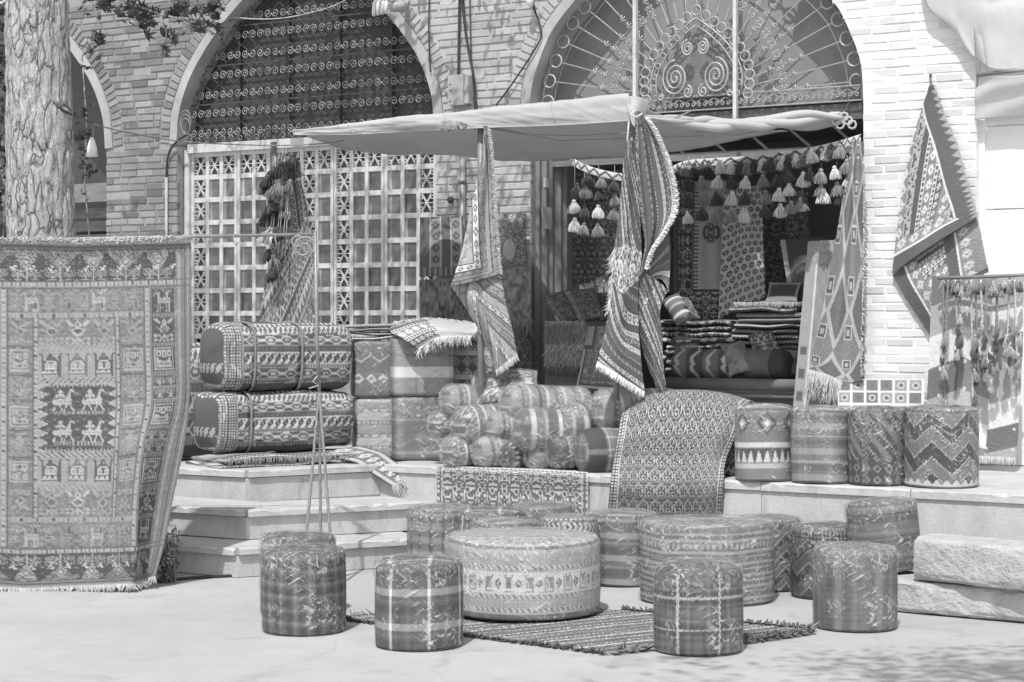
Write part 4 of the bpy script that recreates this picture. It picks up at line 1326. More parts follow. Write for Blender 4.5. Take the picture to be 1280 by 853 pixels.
# ------------------------------------------------------------------ tree
tree = thing('tree', (-3.02, 12.4, 0), 'tall tree with thick furrowed bark trunk standing behind the figured carpet', 'tree')
nz, na = 260, 130
zz = np.linspace(-0.02, 5.2, nz); th = np.linspace(0, 2 * math.pi, na, endpoint=False)
Zg, Tg = np.meshgrid(zz, th, indexing='ij')
rad = 0.222 + 0.05 * np.exp(-Zg / 0.35) - 0.006 * Zg
u = Tg / (2 * math.pi)
def wrapn(fx, fy, seed):
    """noise that closes round the trunk"""
    a = vnoise(u * fx, Zg * fy, seed); b = vnoise(u * fx - fx, Zg * fy, seed)
    return a * (1 - u) + b * u
wob = wrapn(3, 1.1, 3) * 0.016
ridge = np.abs(wrapn(17, 4.2, 5) + 0.35 * wrapn(38, 11, 8))
plates = np.clip(ridge * 3.2, 0, 1)
fine = wrapn(60, 30, 9)
rad = rad + wob + 0.020 * plates - 0.012 + 0.0035 * fine + 0.0012 * RNG.normal(size=rad.shape)
knot = np.exp(-(((Tg - 4.71) * 0.22 / 0.05) ** 2 + ((Zg - 3.46) / 0.035) ** 2))
rad = rad + 0.02 * np.exp(-(((Tg - 4.71) * 0.22 / 0.12) ** 2 + ((Zg - 3.46) / 0.08) ** 2)) - 0.03 * knot
cxs = -3.02 - 0.012 * zz; 
P = np.stack([cxs[:, None] + np.cos(Tg) * rad, 12.4 + np.sin(Tg) * rad, Zg], -1)
obj('trunk', P, quads(nz, na, True)[:, ::-1], M['bark'], tree, True)
limbs = MB()
for pts, r0 in (([(-3.08, 12.42, 4.9), (-3.1, 13.2, 5.5), (-2.7, 14.4, 6.1), (-2.2, 15.4, 6.4)], .13), ([(-3.08, 12.4, 5.0), (-3.9, 13.4, 5.7), (-4.5, 14.6, 6.0)], .11),
                ([(-2.9, 13.8, 5.8), (-1.8, 14.3, 5.9), (-0.8, 14.8, 5.8)], .06), ([(-2.6, 14.5, 6.1), (-2.75, 14.6, 5.2), (-2.75, 14.5, 4.25)], .03)):
    q = cr(np.array(pts), 14)
    limbs.tube([tuple(p) for p in q], list(np.linspace(r0, r0 * .25, 14)), 8)
limbs.build('limb', M['bark'], tree, True)
LEAF = []
for k in range(5):                                    # five pointed lobes
    for s, r_ in ((-.30, .38), (0, 1.0 if k == 2 else .80 if k in (1, 3) else .55), (.30, .38)):
        a = math.pi / 2 + (2 - k) * 0.72 + s
        LEAF.append((math.cos(a) * r_, math.sin(a) * r_))
LEAF = [(0, -.15)] + LEAF
def leaves(name, pts, size, mat, parent, seed, lobed=True, droop=0.6):
    g = random.Random(seed)
    V, Fc = [], []
    shape = LEAF if lobed else [(0, -.5), (.22, -.1), (.16, .3), (0, .6), (-.16, .3), (-.22, -.1)]
    for p in pts:
        s = size * g.uniform(.6, 1.25)
        m_ = Matrix.Translation(p) @ Matrix.Rotation(g.uniform(0, 6.28), 4, 'Z') @ Matrix.Rotation(g.gauss(droop, .6), 4, 'X') @ Matrix.Rotation(g.gauss(0, .6), 4, 'Y')
        b = len(V)
        for x, y in shape: V.append(tuple(m_ @ Vector((x * s, y * s, -abs(x) * s * .25))))
        n_ = len(shape)
        if lobed: Fc += [(b, b + i, b + i + 1) for i in range(1, n_ - 1)] + [(b, b + n_ - 1, b + 1)]
        else: Fc.append(tuple(range(b, b + n_)))
    return obj(name, V, Fc, mat, parent)
g = random.Random(4)
cl = []
for _ in range(255):
    X = g.uniform(-5.8, 0.0); Y = g.uniform(13.5, 15.9); Z = 4.72 + (Y - 13.5) * .10 + abs(g.gauss(0, .55))
    if X > -1.2 and g.random() < .6: continue
    cl.append((X, Y, Z, g.uniform(.18, .42)))
pts = []
for X, Y, Z, r_ in cl:
    for _ in range(46):
        q = Vector((g.gauss(0, 1), g.gauss(0, 1), g.gauss(0, .6))) * r_ * .55
        if Z + q.z > 4.45: pts.append((X + q.x, Y + q.y, Z + q.z))
leaves('crown', pts, .085, M['leaf'], tree, 5, False)
# low branch that hangs into view in front of the dark pier
pts = []
for px, py, sx, sy, n_ in ((130, 8, 24, 16, 46), (180, 22, 22, 16, 40), (225, 12, 18, 12, 30), (250, 32, 16, 10, 26), (268, 14, 12, 12, 22), (215, 44, 12, 10, 12), (208, 62, 5, 7, 6), (120, 50, 14, 16, 12), (275, 44, 6, 8, 7)):
    for _ in range(n_):
        pts.append(W(px + g.gauss(0, sx * .55), py + g.gauss(0, sy * .55), g.uniform(14.0, 14.7)))
leaves('foliage', pts, .082, M['leaf'], tree, 6)
tw = MB()
tw.tube([W(100, -25, 14.3), W(150, 0, 14.3), W(200, 18, 14.3), W(250, 30, 14.3), W(275, 48, 14.3)], .008, 5)
tw.tube([W(200, 18, 14.3), W(208, 40, 14.3), W(207, 66, 14.3)], .005, 5)
tw.build('twig', M['bark'], tree, True)
pts = []
vine = thing('climbing_vine', (-3.75, 13.6, TZ), 'dark climbing vine hanging between the trunk and the left edge', 'vine')
for px, py, sx, sy, n_ in ((6, 100, 9, 60, 90), (8, 190, 9, 50, 60), (4, 250, 10, 30, 50), (108, 215, 5, 16, 18), (104, 180, 5, 22, 16), (106, 110, 6, 30, 12), (8, 40, 12, 40, 60)):
    for _ in range(n_): pts.append(W(px + g.gauss(0, sx), py + g.gauss(0, sy), g.uniform(14.6, 15.2)))
leaves('foliage', pts, .075, M['leaf'], vine, 8)
vs = MB()
for k in range(4):
    vs.tube([W(4 + 5 * k, 300, 14.9), W(8 - 3 * k, 200, 15.0), W(12 + 2 * k, 90, 15.0), W(6 + 6 * k, -20, 15.0)], .006, 5)
vs.tube([W(112, 300, 14.9), W(106, 230, 14.9), W(108, 150, 15), W(102, 60, 15)], .006, 5)
vs.build('stem', M['bark'], vine, True)

tr2 = thing('tree', (4.3, 5.2, 0), 'tree outside the frame whose leaves dapple the right foreground', 'tree')
m_ = MB(); m_.tube([(4.3, 5.2, 0), (4.25, 5.3, 2.0), (3.9, 5.5, 3.6), (3.0, 5.8, 4.7), (2.0, 6.0, 5.1)], [.16, .13, .11, .07, .03], 12); m_.build('trunk', M['bark'], tr2, True)
g2 = random.Random(21); pts = []
for _ in range(64):
    c_ = (g2.uniform(.9, 3.6), g2.uniform(4.9, 6.3), g2.uniform(4.5, 5.6))
    if _ % 2: c_ = (c_[0] - 1.3, c_[1] - .05, c_[2])
    for _ in range(40): pts.append((c_[0] + g2.gauss(0, .16), c_[1] + g2.gauss(0, .16), c_[2] + g2.gauss(0, .1)))
leaves('crown', pts, .08, M['leaf'], tr2, 22, False)

# ------------------------------------------------------------------ awning
awn = thing('awning', W(600, 400, 14.4)[:2] + (TZ,), 'sagging pale canvas awning on slim poles over the shop front', 'awning')
rowsA = [[(368, 169, 14.20), (460, 167, 13.98), (570, 161, 13.72), (690, 157, 13.42), (789, 151, 13.18)],
         [(366, 165, 14.21), (457, 160, 13.97), (567, 150, 13.71), (687, 142, 13.42), (790, 134, 13.18)],
         [(366, 163, 14.24), (455, 155, 14.02), (565, 141, 13.77), (685, 129, 13.49), (788, 119, 13.24)],
         [(380, 168, 14.55), (468, 166, 14.35), (578, 158, 14.10), (700, 150, 13.82), (812, 140, 13.60)],
         [(404, 178, 15.05), (494, 179, 14.90), (606, 177, 14.65), (730, 172, 14.35), (870, 156, 14.0)],
         [(432, 186, 15.70), (525, 190, 15.50), (645, 196, 15.25), (780, 192, 14.95), (985, 163, 14.46)]]
P, S, T = surf([[W(*p) for p in r_] for r_ in rowsA], 70, 130)
Nn = normals(P)
P = P + Nn * (0.004 * vnoise(S * 16, T * 7, 31) + 0.020 * vnoise(S * 6 + T * 3, T * 3, 33) + .005 * (1 - np.abs(vnoise(S * 26 + T * 12, T * 5, 35))) ** 6)[..., None]
roofmask = np.clip((T - .35) * 3, 0, 1)
P[..., 2] -= 0.035 * roofmask * np.sin(S * math.pi * 3) ** 2
solid(obj('canvas', P, quads(70, 130), M['canvas'], awn, True), .004)
for cc in (26, 62, 98):
    sm_ = MB(); sm_.tube([tuple(q_ + np.array([0, -.003, .004])) for q_ in P[2:30:2, cc]], .005, 5); sm_.build('seam', M['canvas'], awn, True)
hem = MB(); hem.tube([tuple(p + np.array([0, -.004, 0])) for p in P[0, ::3]], .004, 5); hem.build('hem', M['canvas'], awn, True)
# front right corner: gathered cloth
P2, S2, T2 = surf([[W(784, 120, 13.20), W(800, 122, 13.28), (W(812, 128, 13.42))], [W(785, 136, 13.16), W(796, 138, 13.17), W(808, 140, 13.35)], [W(790, 156, 13.14), W(796, 160, 13.15), W(803, 150, 13.3)]], 20, 20)
solid(obj('corner_fold', P2, quads(20, 20), M['canvas'], awn, True), .006)
roll = MB()
q = cr(np.array([W(806, 146, 13.30), W(860, 155, 13.55), (W(900, 156, 13.72)), W(950, 153, 13.95), W(1000, 147, 14.08), W(1050, 146, 14.22)]), 60)
for k in range(3):
    ph = k * 2.1
    roll.tube([(p[0] + math.cos(i * .19 + ph) * .02 * (1 + .5 * math.sin(i * .31 + k)), p[1] + math.sin(i * .16 + ph) * .024, p[2] + math.sin(i * .12 + ph * 1.3) * .024 * (1 + .6 * math.sin(i * .23 + 2 * k))) for i, p in enumerate(q)], [.012 + .022 * math.sin(math.pi * min(1, max(0, (i - 4) / 55))) ** .5 for i in range(60)], 8)
roll.build('rolled_edge', M['canvas'], awn, True)
flap, S2, T2 = surf([[W(800, 150, 13.3), W(880, 156, 13.7), W(960, 155, 14.0), W(1052, 150, 14.24)], [W(815, 168, 13.9), W(890, 168, 14.2), W(970, 163, 14.4), W(1056, 158, 14.30)]], 16, 60)
flap[..., 2] -= .02 * np.sin(S2 * 17) * T2
solid(obj('side_flap', flap, quads(16, 60), M['canvas'], awn, True), .004)
ends = MB()
for k in range(6):
    x, y = 1040 + k * 5, 146 + (k % 3) * 5
    ends.tube([tuple(np.array(W(x, y, 14.2)) + np.array([math.cos(t) * .03, 0, math.sin(t) * .03])) for t in np.linspace(0, 6.28, 9)[:-1]], .009, 5, closed=True)
ends.build('tie_knot', M['canvas'], awn, True)
for top, bot in ((W(601, 152, 13.72), (W(601, 152, 13.72)[0], 13.72, TZ)), (W(794, 128, 13.25), W(764, 586, 13.36))):
    m_ = MB(); m_.tube([bot[:2] + (TZ - .004,), top], .024, 12); m_.build('pole', M['pole'], awn, True)
rp = MB()
rp.tube([W(555, 152, 13.72), W(600, 158, 13.7), W(650, 168, 13.62), W(720, 170, 13.5), W(789, 166, 13.2)], .004, 5)
rp.tube([W(789, 140, 13.14), W(812, 152, 13.28), W(832, 153, 13.4), W(866, 138, 13.5)], .006, 5)
rp.tube([W(500, 162, 13.85), W(560, 152, 13.72), W(608, 158, 13.68), W(700, 176, 13.9), W(880, 170, 14.2)], .003, 5)
rp.build('rope', M['cord_grey'], awn, True)
kn = MB()
for k in range(9):
    kn.tube([W(552 + k * 6 + random.uniform(-3, 3), 152 + random.uniform(-3, 3), 13.68), W(556 + k * 6 + random.uniform(-5, 5), 157 + random.uniform(-2, 5), 13.66), W(553 + k * 6 + random.uniform(-5, 5), 162 + random.uniform(-3, 3), 13.68)], .008, 4)
kn.build('tie_knot', M['cord_grey'], awn, True)

# ------------------------------------------------------------------ tarpaulin at the upper right
trp = thing('tarpaulin', F(4.3, TZ, .3), 'pale tarpaulin slung from a rod beyond the whitewashed pier', 'tarpaulin')
def tw_(px, py, d): return WF(px, py, d)
rowsT = [[tw_(1150, -40, 0.126), tw_(1200, -40, 0.168), tw_(1245, -40, 0.210), tw_(1310, -40, 0.252)],
         [tw_(1158, 6, 0.109), tw_(1196, 2, 0.143), tw_(1240, 10, 0.210), tw_(1310, 10, 0.252)],
         [tw_(1186, 32, 0.101), tw_(1208, 38, 0.126), tw_(1240, 46, 0.176), tw_(1310, 50, 0.218)],
         [tw_(1213, 64, 0.084), tw_(1222, 76, 0.109), tw_(1248, 88, 0.160), tw_(1310, 84, 0.193)]]
P, S, T = surf(rowsT, 50, 50)
P = P + normals(P) * (.012 * np.sin(S * 11 + T * 4) * T + .010 * (1 - np.abs(vnoise(S * 7 + T * 2, T * 2, 45))) ** 4)[..., None]
solid(obj('sheet', P, quads(50, 50), M['tarp'], trp, True), .004)
P, S, T = surf([[tw_(1221, 94, .12), tw_(1250, 96, .15), tw_(1310, 92, .18)], [tw_(1219, 120, .08), tw_(1252, 118, .10), tw_(1310, 120, .12)], [tw_(1219, 150, .03), tw_(1255, 146, .03), tw_(1310, 142, .03)]], 40, 40)
P = P + normals(P) * (.010 * np.sin(S * 5 + T * 9) * np.sin(T * 3.1))[..., None]
solid(obj('lower_sheet', P, quads(40, 40), M['tarp'], trp, True), .004)
m_ = MB(); m_.tube([tw_(1221, 94, .13), tw_(1320, 83, .20)], .014, 8); m_.build('rod', M['pole'], trp, True)
m_ = MB(); m_.tube([tw_(1216, -40, .20), tw_(1219, 60, .12), tw_(1221, 94, .13), tw_(1222, 130, .05)], .004, 5); m_.build('rope', M['cord_grey'], trp, True)

# ------------------------------------------------------------------ cables, lamps, small wall fittings
def cable(label, pts, r_=.006, mat='cable', name='cable', n_=30):
    m_ = MB(); m_.tube([tuple(p) for p in cr(np.array(pts), n_)], r_, 6)
    return tag(m_.build(name, M[mat], None, True), label, 'cable')
pend = thing('pendant_socket', W(115, 195, 13.6), 'white bulb socket hanging from a wire beside the trunk', 'lamp')
m_ = MB(); m_.tube([W(115, 196, 13.6), W(115, 184, 13.6), W(115, 177, 13.6), W(115, 172, 13.6)], [.042, .034, .022, .010], 14); m_.build('socket', M['white_plastic'], pend, True)
m_ = MB(); m_.tube([W(115, 174, 13.6), W(117, 164, 13.6), W(114, 154, 13.6)], .005, 6); m_.build('flex', M['cord_grey'], pend, True)
m_ = MB(); m_.tube([W(70, 130, 12.1), W(78, 138, 12.15), W(95, 146, 12.6), W(115, 154, 13.6)], .010, 6); m_.tube([W(72, 134, 12.1), W(80, 131, 12.15), W(95, 143, 12.6)], .006, 6); m_.build('bracket', M['iron'], pend, True)
cable('thin wire sagging from the lamp bracket to the window head', [W(115, 155, 13.6), W(160, 166, 14.6), W(228, 177, 15.8), W(330, 182, 15.2), W(400, 180, 14.6), W(430, 176, 14.3)], .005, 'cord_grey', 'overhead_wire')
cable('black cable curling down the left jamb of the lattice window', [WF(236, 150, .05), WF(233, 168, .06), WF(222, 176, .05), WF(211, 192, .03), WF(208, 222, .02), WF(208, 290, .02)], .010)
loops = MB()
for k in range(3):
    loops.tube([WF(232 + math.cos(t) * (7 - k) , 152 + k * 3 + math.sin(t) * (14 - 2 * k), .05 + .01 * k) for t in np.linspace(0, 6.28, 16)[:-1]], .005, 5, closed=True)
tag(loops.build('wire_coil', M['cord_grey'], None, True), 'small coil of loose wire by the left jamb of the window arch', 'wire')
for lab, pts, rr in (('thick black cable dropping straight to the junction box', [WF(575, -20, .03), WF(574, 30, .03), WF(573, 94, .03)], .011),
                     ('second black cable slanting past the junction box down the dusty pier', [WF(577, -20, .04), WF(582, 40, .04), WF(592, 96, .04), WF(594, 140, .04), WF(597, 190, .04)], .011),
                     ('thin dark wire hanging straight beside the slanting cable', [WF(587, -20, .03), WF(588, 40, .03), WF(590, 90, .04), WF(597, 135, .04)], .005),
                     ('dark wire running slantwise from the fan arch to the awning', [WF(666, 8, .04), WF(674, 30, .04), WF(674, 52, .03), WF(640, 105, .04), WF(620, 132, .05)], .007),
                     ('thin wire down the edge of the left arch', [WF(537, -20, .03), WF(536, 40, .03), WF(538, 90, .03)], .006)):
    cable(lab, pts, rr)
cable('pale wire slung across the scroll grille', [WF(285, 21, -.06), WF(320, 24, -.05), WF(360, 22, -.05), WF(410, 10, -.05), WF(440, -4, -.05)], .005, 'cord', 'overhead_wire')
jb = thing('junction_box', WF(580, 132, .0), 'grey plastic junction box screwed to the dusty brick pier', 'box')
a0, z1 = FA(568, 96, .0); a1, z0 = FA(592, 132, .0)
MB().fbox(a0, a1 - .04, z0, z1, .006, .10).build('cover', M['grey_plastic'], jb)
MB().fbox(a1 - .038, a1, z0 + .01, z1 - .01, .006, .085).build('side_cover', M['grey_plastic'], jb)
m_ = MB()
for dz in (.03, .12, .17): m_.fbox(a0 + .012, a0 + .03, z0 + dz, z0 + dz + .008, .1002, .103)
m_.build('screw', M['iron'], jb)
lamp = thing('fluorescent_bulb', WF(500, 8, .1), 'spiral fluorescent bulb on a bracket at the top of the left arch', 'lamp')
m_ = MB()
for k in range(4):
    c = np.array(WF(468 + k * 5, 11 - k * 1.0, .25))
    m_.tube([tuple(c + np.array([.004 * math.sin(t), 0, 0]) + np.array([0, math.cos(t) * .042, math.sin(t) * .05])) for t in np.linspace(0, 6.28, 15)[:-1]], .018, 7, closed=True)
m_.build('spiral_tube', M['white_plastic'], lamp, True)
m_ = MB(); m_.tube([WF(489, 10, .25), WF(494, 9, .25), WF(501, 7, .22), WF(506, 6, .1), WF(508, 5, .0)], [.035, .045, .045, .03, .02], 12); m_.build('socket', M['grey_plastic'], lamp, True)
b2 = thing('bare_bulb', WF(662, 0, .1), 'bare white bulb above the fan arch at the top edge', 'lamp')
m_ = MB(); m_.tube([WF(662, 8, .12), WF(662, 4, .12), WF(662, -2, .12), WF(663, -10, .12), WF(664, -18, .1)], [.012, .03, .036, .026, .014], 12); m_.build('bulb_glass', M['white_plastic'], b2, True)
m_ = MB(); m_.tube([WF(664, -16, .1), WF(668, 10, .06), WF(674, 30, .03)], .006, 6); m_.build('flex', M['cable'], b2, True)
pipe = thing('wall_pipe', WF(578, 280, .04)[:2] + (TZ,), 'grey pipe clipped upright to the dusty brick pier under the awning', 'pipe')
m_ = MB(); q = WF(578, 196, .05); m_.tube([q[:2] + (TZ,), q], .026, 10); m_.build('tube', M['pole'], pipe, True)
m_ = MB(); q = WF(578, 226, .05); m_.tube([(q[0], q[1], q[2] - .02), (q[0], q[1], q[2] + .02)], .036, 10); m_.build('clip', M['pole'], pipe, True)
ins = MB(); q = WF(563, 250, .02); ins.tube([WF(563, 250, .0), WF(563, 250, .05), WF(563, 250, .06)], [.02, .03, .012], 10)
tag(ins.build('wall_insulator', M['iron'], None, True), 'dark insulator fixed to the pale bricks beside the pipe', 'fitting')
con = MB(); con.tube([WF(208, 285, .02)[:2] + (TZ,), WF(208, 222, .02)], .014, 8)
tag(con.build('conduit', M['plaster'], None, True), 'pale conduit down the corner of the dark brick pier', 'pipe')
# ------------------------------------------------------------------ goods: builders
def cloth(name, ctrl, n, m, pat, parent=None, th=.007, wave=None, mat='weave', jitter=.0):
    """a woven sheet through control points; pat(S, T) gives its tone"""
    n, m = max(12, int(n * .88)), max(12, int(m * .88))
    P, S, T = surf(ctrl, n, m)
    Nn = normals(P)
    if wave is not None: P = P + Nn * wave(S, T)[..., None]
    P = P + Nn * (.0012 * RNG.normal(size=S.shape))[..., None]
    tone = pat(S, T)
    if not th: return obj(name, P, quads(n, m), M[mat], parent, True, tone), P
    # thickness: a plain back sheet on a coarser grid and a rim that joins it to the face
    N2 = normals(P)
    if N2[..., 1].mean() < 0: N2 = -N2                 # away from the camera side
    Bk = P + N2 * th
    ri = np.unique(np.concatenate([np.arange(0, n, 6), [n - 1]])); ci = np.unique(np.concatenate([np.arange(0, m, 6), [m - 1]]))
    Bc = Bk[np.ix_(ri, ci)]
    loop = [(0, j) for j in range(m)] + [(i, m - 1) for i in range(1, n)] + [(n - 1, j) for j in range(m - 2, -1, -1)] + [(i, 0) for i in range(n - 2, 0, -1)]
    li = np.array(loop)
    L0 = P[li[:, 0], li[:, 1]]; L1 = Bk[li[:, 0], li[:, 1]]
    nl = len(loop); b1 = n * m; b2 = b1 + Bc.shape[0] * Bc.shape[1]
    k = np.arange(nl); k2 = (k + 1) % nl
    V = np.concatenate([P.reshape(-1, 3), Bc.reshape(-1, 3), L0, L1])
    tn = np.concatenate([tone.ravel(), tone[np.ix_(ri, ci)].ravel() * .8, tone[li[:, 0], li[:, 1]], tone[li[:, 0], li[:, 1]] * .9])
    Fq = np.concatenate([quads(n, m), quads(*Bc.shape[:2])[:, ::-1] + b1, np.stack([b2 + k, b2 + k2, b2 + nl + k2, b2 + nl + k], 1)])
    return obj(name, V, Fq, M[mat], parent, True, tn), P

def fringe(name, edge, direction, length, count, tone, parent, seed=0, spread=.25, r0=.0035, sag=0.0, mat='fibre'):
    """loose yarn ends along an edge"""
    g = np.random.default_rng(seed)
    edge = np.asarray(edge, float)
    s = np.concatenate([[0], np.cumsum(np.linalg.norm(np.diff(edge, axis=0), axis=1))])
    V, Fc, tn = [], [], []
    d0 = np.asarray(direction, float); d0 = d0 / np.linalg.norm(d0)
    for i in range(count):
        f = (i + g.uniform(-.4, .4)) / count * s[-1]
        p = np.array([np.interp(f, s, edge[:, k]) for k in range(3)])
        clump = .5 * math.sin(i * .7) + .5 * math.sin(i * .23 + 1)
        d = d0 + g.normal(0, spread, 3) * .6 + np.array([clump * spread * .7, 0, 0])
        d /= np.linalg.norm(d)
        L = length * g.uniform(.7, 1.15)
        side = np.cross(d, [0, 1, 0.2]); side /= np.linalg.norm(side) + 1e-9
        up = np.cross(side, d)
        b = len(V)
        c = g.uniform(.75, 1.15)
        bend = g.normal(0, .18) * side + g.normal(0, .15) * up
        for k, (q, r_) in enumerate(((0, 1), (.4, .95), (.75, .75), (1.0, .3))):
            cpt = p + d * L * q + bend * L * q * q + np.array([0, 0, -sag * L * q * q])
            for a in (0, 2.1, 4.2):
                V.append(cpt + (side * math.cos(a) + up * math.sin(a)) * r0 * r_)
                tn.append(tone * c)
        for k in range(3):
            for a in range(3):
                Fc.append((b + k * 3 + a, b + k * 3 + (a + 1) % 3, b + k * 3 + 3 + (a + 1) % 3, b + k * 3 + 3 + a))
    return obj(name, np.array(V), np.array(Fc), M[mat], parent, False, tn)

def lathe_profile(R_, h, c=.042, top_in=.0):
    """height and radius down a padded drum: from the middle of the top to the middle of the base"""
    pr = [(max(.001, (R_ - c) * f), h + .014 * (1 - f ** 2.5)) for f in np.linspace(0, .97, 13)]
    for a in np.linspace(90, 0, 7): pr.append((R_ - c + c * math.cos(R(a)), h - c + c * math.sin(R(a))))
    for f in np.linspace(.985, .015, 54): pr.append((R_ + .004 * math.sin(f * math.pi), (h - c) * f))
    for a in np.linspace(0, 90, 4): pr.append((R_ - .012 + .012 * math.cos(R(a)), .012 - .012 * math.sin(R(a))))
    pr.append((0.001, 0.0))
    return np.array(pr)

NST = [0]
def stool(label, px, Yc, R_, h, z0, pat, film='film', yaw=0.0, tilt=None, group='film-wrapped textile stools', name='wrapped_stool', squash=1.0, cat='stool', rough_film=1.0, xy=None):
    NST[0] += 1
    sd = NST[0]
    X = (px - CX) * Yc / FPX
    root = thing(name, (X, Yc, z0), label, cat, group)
    if tilt: root.rotation_euler = tilt
    pr = lathe_profile(R_, h)
    na = 176 if R_ < .3 else 250
    nfr = int(na * .72)                                 # finer weave on the side that shows
    th = np.concatenate([np.linspace(math.pi, 2 * math.pi, nfr, endpoint=False), np.linspace(2 * math.pi, 3 * math.pi, na - nfr, endpoint=False)])
    Rr, A = np.meshgrid(pr[:, 0], th, indexing='ij'); Zr, _ = np.meshgrid(pr[:, 1], th, indexing='ij')
    wob = 1 + .018 * vnoise(A * 5 / 6.283 * 1.0, Zr * 5, sd) * np.sin(A / 2) ** 2
    P = np.stack([np.cos(A) * Rr * wob, np.sin(A) * Rr * wob * squash, Zr + .004 * np.sin(A * 2 + sd)], -1)
    ang = (A - 1.5 * math.pi + yaw + math.pi) % (2 * math.pi) - math.pi          # 0 faces the camera
    side = Zr < h - .03
    xs, ys = ang * R_ * 100, Zr * 100
    tone = pat(xs, ys)
    tt = pat(P[..., 0] * 100, (P[..., 1] + R_) * 100)
    tone = np.where((Rr < R_ - .03) & (Zr > h * .5), tt * .8 + .05, tone)
    tone = np.where((np.abs(Zr - (h - .016)) < .005) & (Rr > R_ - .05), .16, tone)
    tone = np.clip(tone, .01, 1) ** 1.65 * 1.35                               # the cloth itself is deeper than it looks through the film
    me = mesh('cover', P, quads(len(pr), na, True)[:, ::-1], M['weave'], True, tone)
    link('cover', me, root)
    pr2 = np.concatenate([pr[:19], pr[19:-4:2], pr[-4:]])
    nf = 150
    th = np.linspace(0, 2 * math.pi, nf, endpoint=False)
    Rr, A = np.meshgrid(pr2[:, 0], th, indexing='ij'); Zr, _ = np.meshgrid(pr2[:, 1], th, indexing='ij')
    hf = Zr / h
    arc = A * R_ * 100; zc_ = Zr * 100 + (R_ - Rr) * 100                     # centimetres round and up
    def ridge(fx, fy, sk, s_): return 1 - np.abs(vnoise(arc * fx + zc_ * sk, zc_ * fy, s_))
    crump = ridge(.16, .05, .05, sd + 50) ** 5 + .8 * ridge(.22, .06, -.16, sd + 51) ** 6 + .6 * ridge(.5, .10, .2, sd + 52) ** 5
    zone = .35 + .65 * np.clip(vnoise(arc * .07, zc_ * .07, sd + 53) + .35, 0, 1) + 1.2 * np.clip((hf - .70) * 3.5, 0, 1) + .8 * np.clip((.10 - hf) * 9, 0, 1)
    puff = np.clip(vnoise(arc * .10 + sd, zc_ * .16, sd + 54) - .25, 0, 1)
    disp = .0035 + .0042 * rough_film * crump * zone + .016 * puff * (np.clip((hf - .62) * 3, 0, 1) + np.clip((.14 - hf) * 7, 0, 1))
    seam = np.clip(np.sin(A / 2), 0, 1) ** .3                                # fades at the back join
    grow = np.where(Rr > .012, disp * (.4 + .6 * seam), .001)
    rise = np.where(Zr > h - .045, .004 + .0050 * rough_film * crump * np.clip(Rr / R_, 0, 1), .0)
    P = np.stack([np.cos(A) * (Rr + grow), np.sin(A) * (Rr + grow) * squash, Zr + rise + .001], -1)
    P = np.asarray(P)[:-2]
    link('film_wrap', mesh('film_wrap', P, quads(len(P), nf, True)[:, ::-1], M[film], True), root)
    return root

def box_pouf(label, px0, px1, Y, yaw, depth, z0, z1, pat, film='film', group='film-wrapped poufs stacked by the pile'):
    """a padded block, rounded at its edges"""
    w = (px1 - px0) * Y / FPX / math.cos(yaw)
    X = ((px0 + px1) / 2 - CX) * Y / FPX
    h = z1 - z0
    root = thing('wrapped_pouf', (X, Y + depth / 2, z0), label, 'pouf', group)
    n_u, n_v = 150, 60
    zs = np.concatenate([[0, 0], np.linspace(0, 1, n_v - 4), [1, 1]])
    k = np.minimum(1, np.minimum(zs * h / .03 + .0, (1 - zs) * h / .03))
    inset = .03 * (1 - np.sqrt(np.clip(1 - (1 - k) ** 2, 0, 1)))
    V, xs, ys = [], [], []
    cu, su = superloop(n_u, .28, w / 2, depth / 2)
    for i in range(n_v):
        f = 0.001 if i in (0, n_v - 1) else 1.0
        V.append(np.stack([cu * (w / 2 - inset[i]) * f, su * (depth / 2 - inset[i]) * f, np.full(n_u, zs[i] * h)], -1))
    P = np.array(V)
    xs = P[..., 0] * 100 + P[..., 1] * 60; ys = P[..., 2] * 100
    tone = pat(xs, ys)
    rotm = np.array(Matrix.Rotation(yaw, 3, 'Z'))
    me = mesh('cover', P @ rotm.T, quads(n_v, n_u, True), M['weave'], True, tone)
    link('cover', me, root)
    P2 = P.copy()
    A = np.arctan2(P[..., 1], P[..., 0])
    nse = .006 + .010 * np.abs(vnoise(A * 3, P[..., 2] * 14, int(px0)))
    P2[..., 0] *= 1 + nse / (w / 2); P2[..., 1] *= 1 + nse / (depth / 2)
    P2[..., 2] = P[..., 2] + (P[..., 2] > h * .97) * .006
    P2 = (P2 @ rotm.T)[1:, ::2]
    link('film_wrap', mesh('film_wrap', P2, quads(*P2.shape[:2], True), M[film], True), root)
    return root

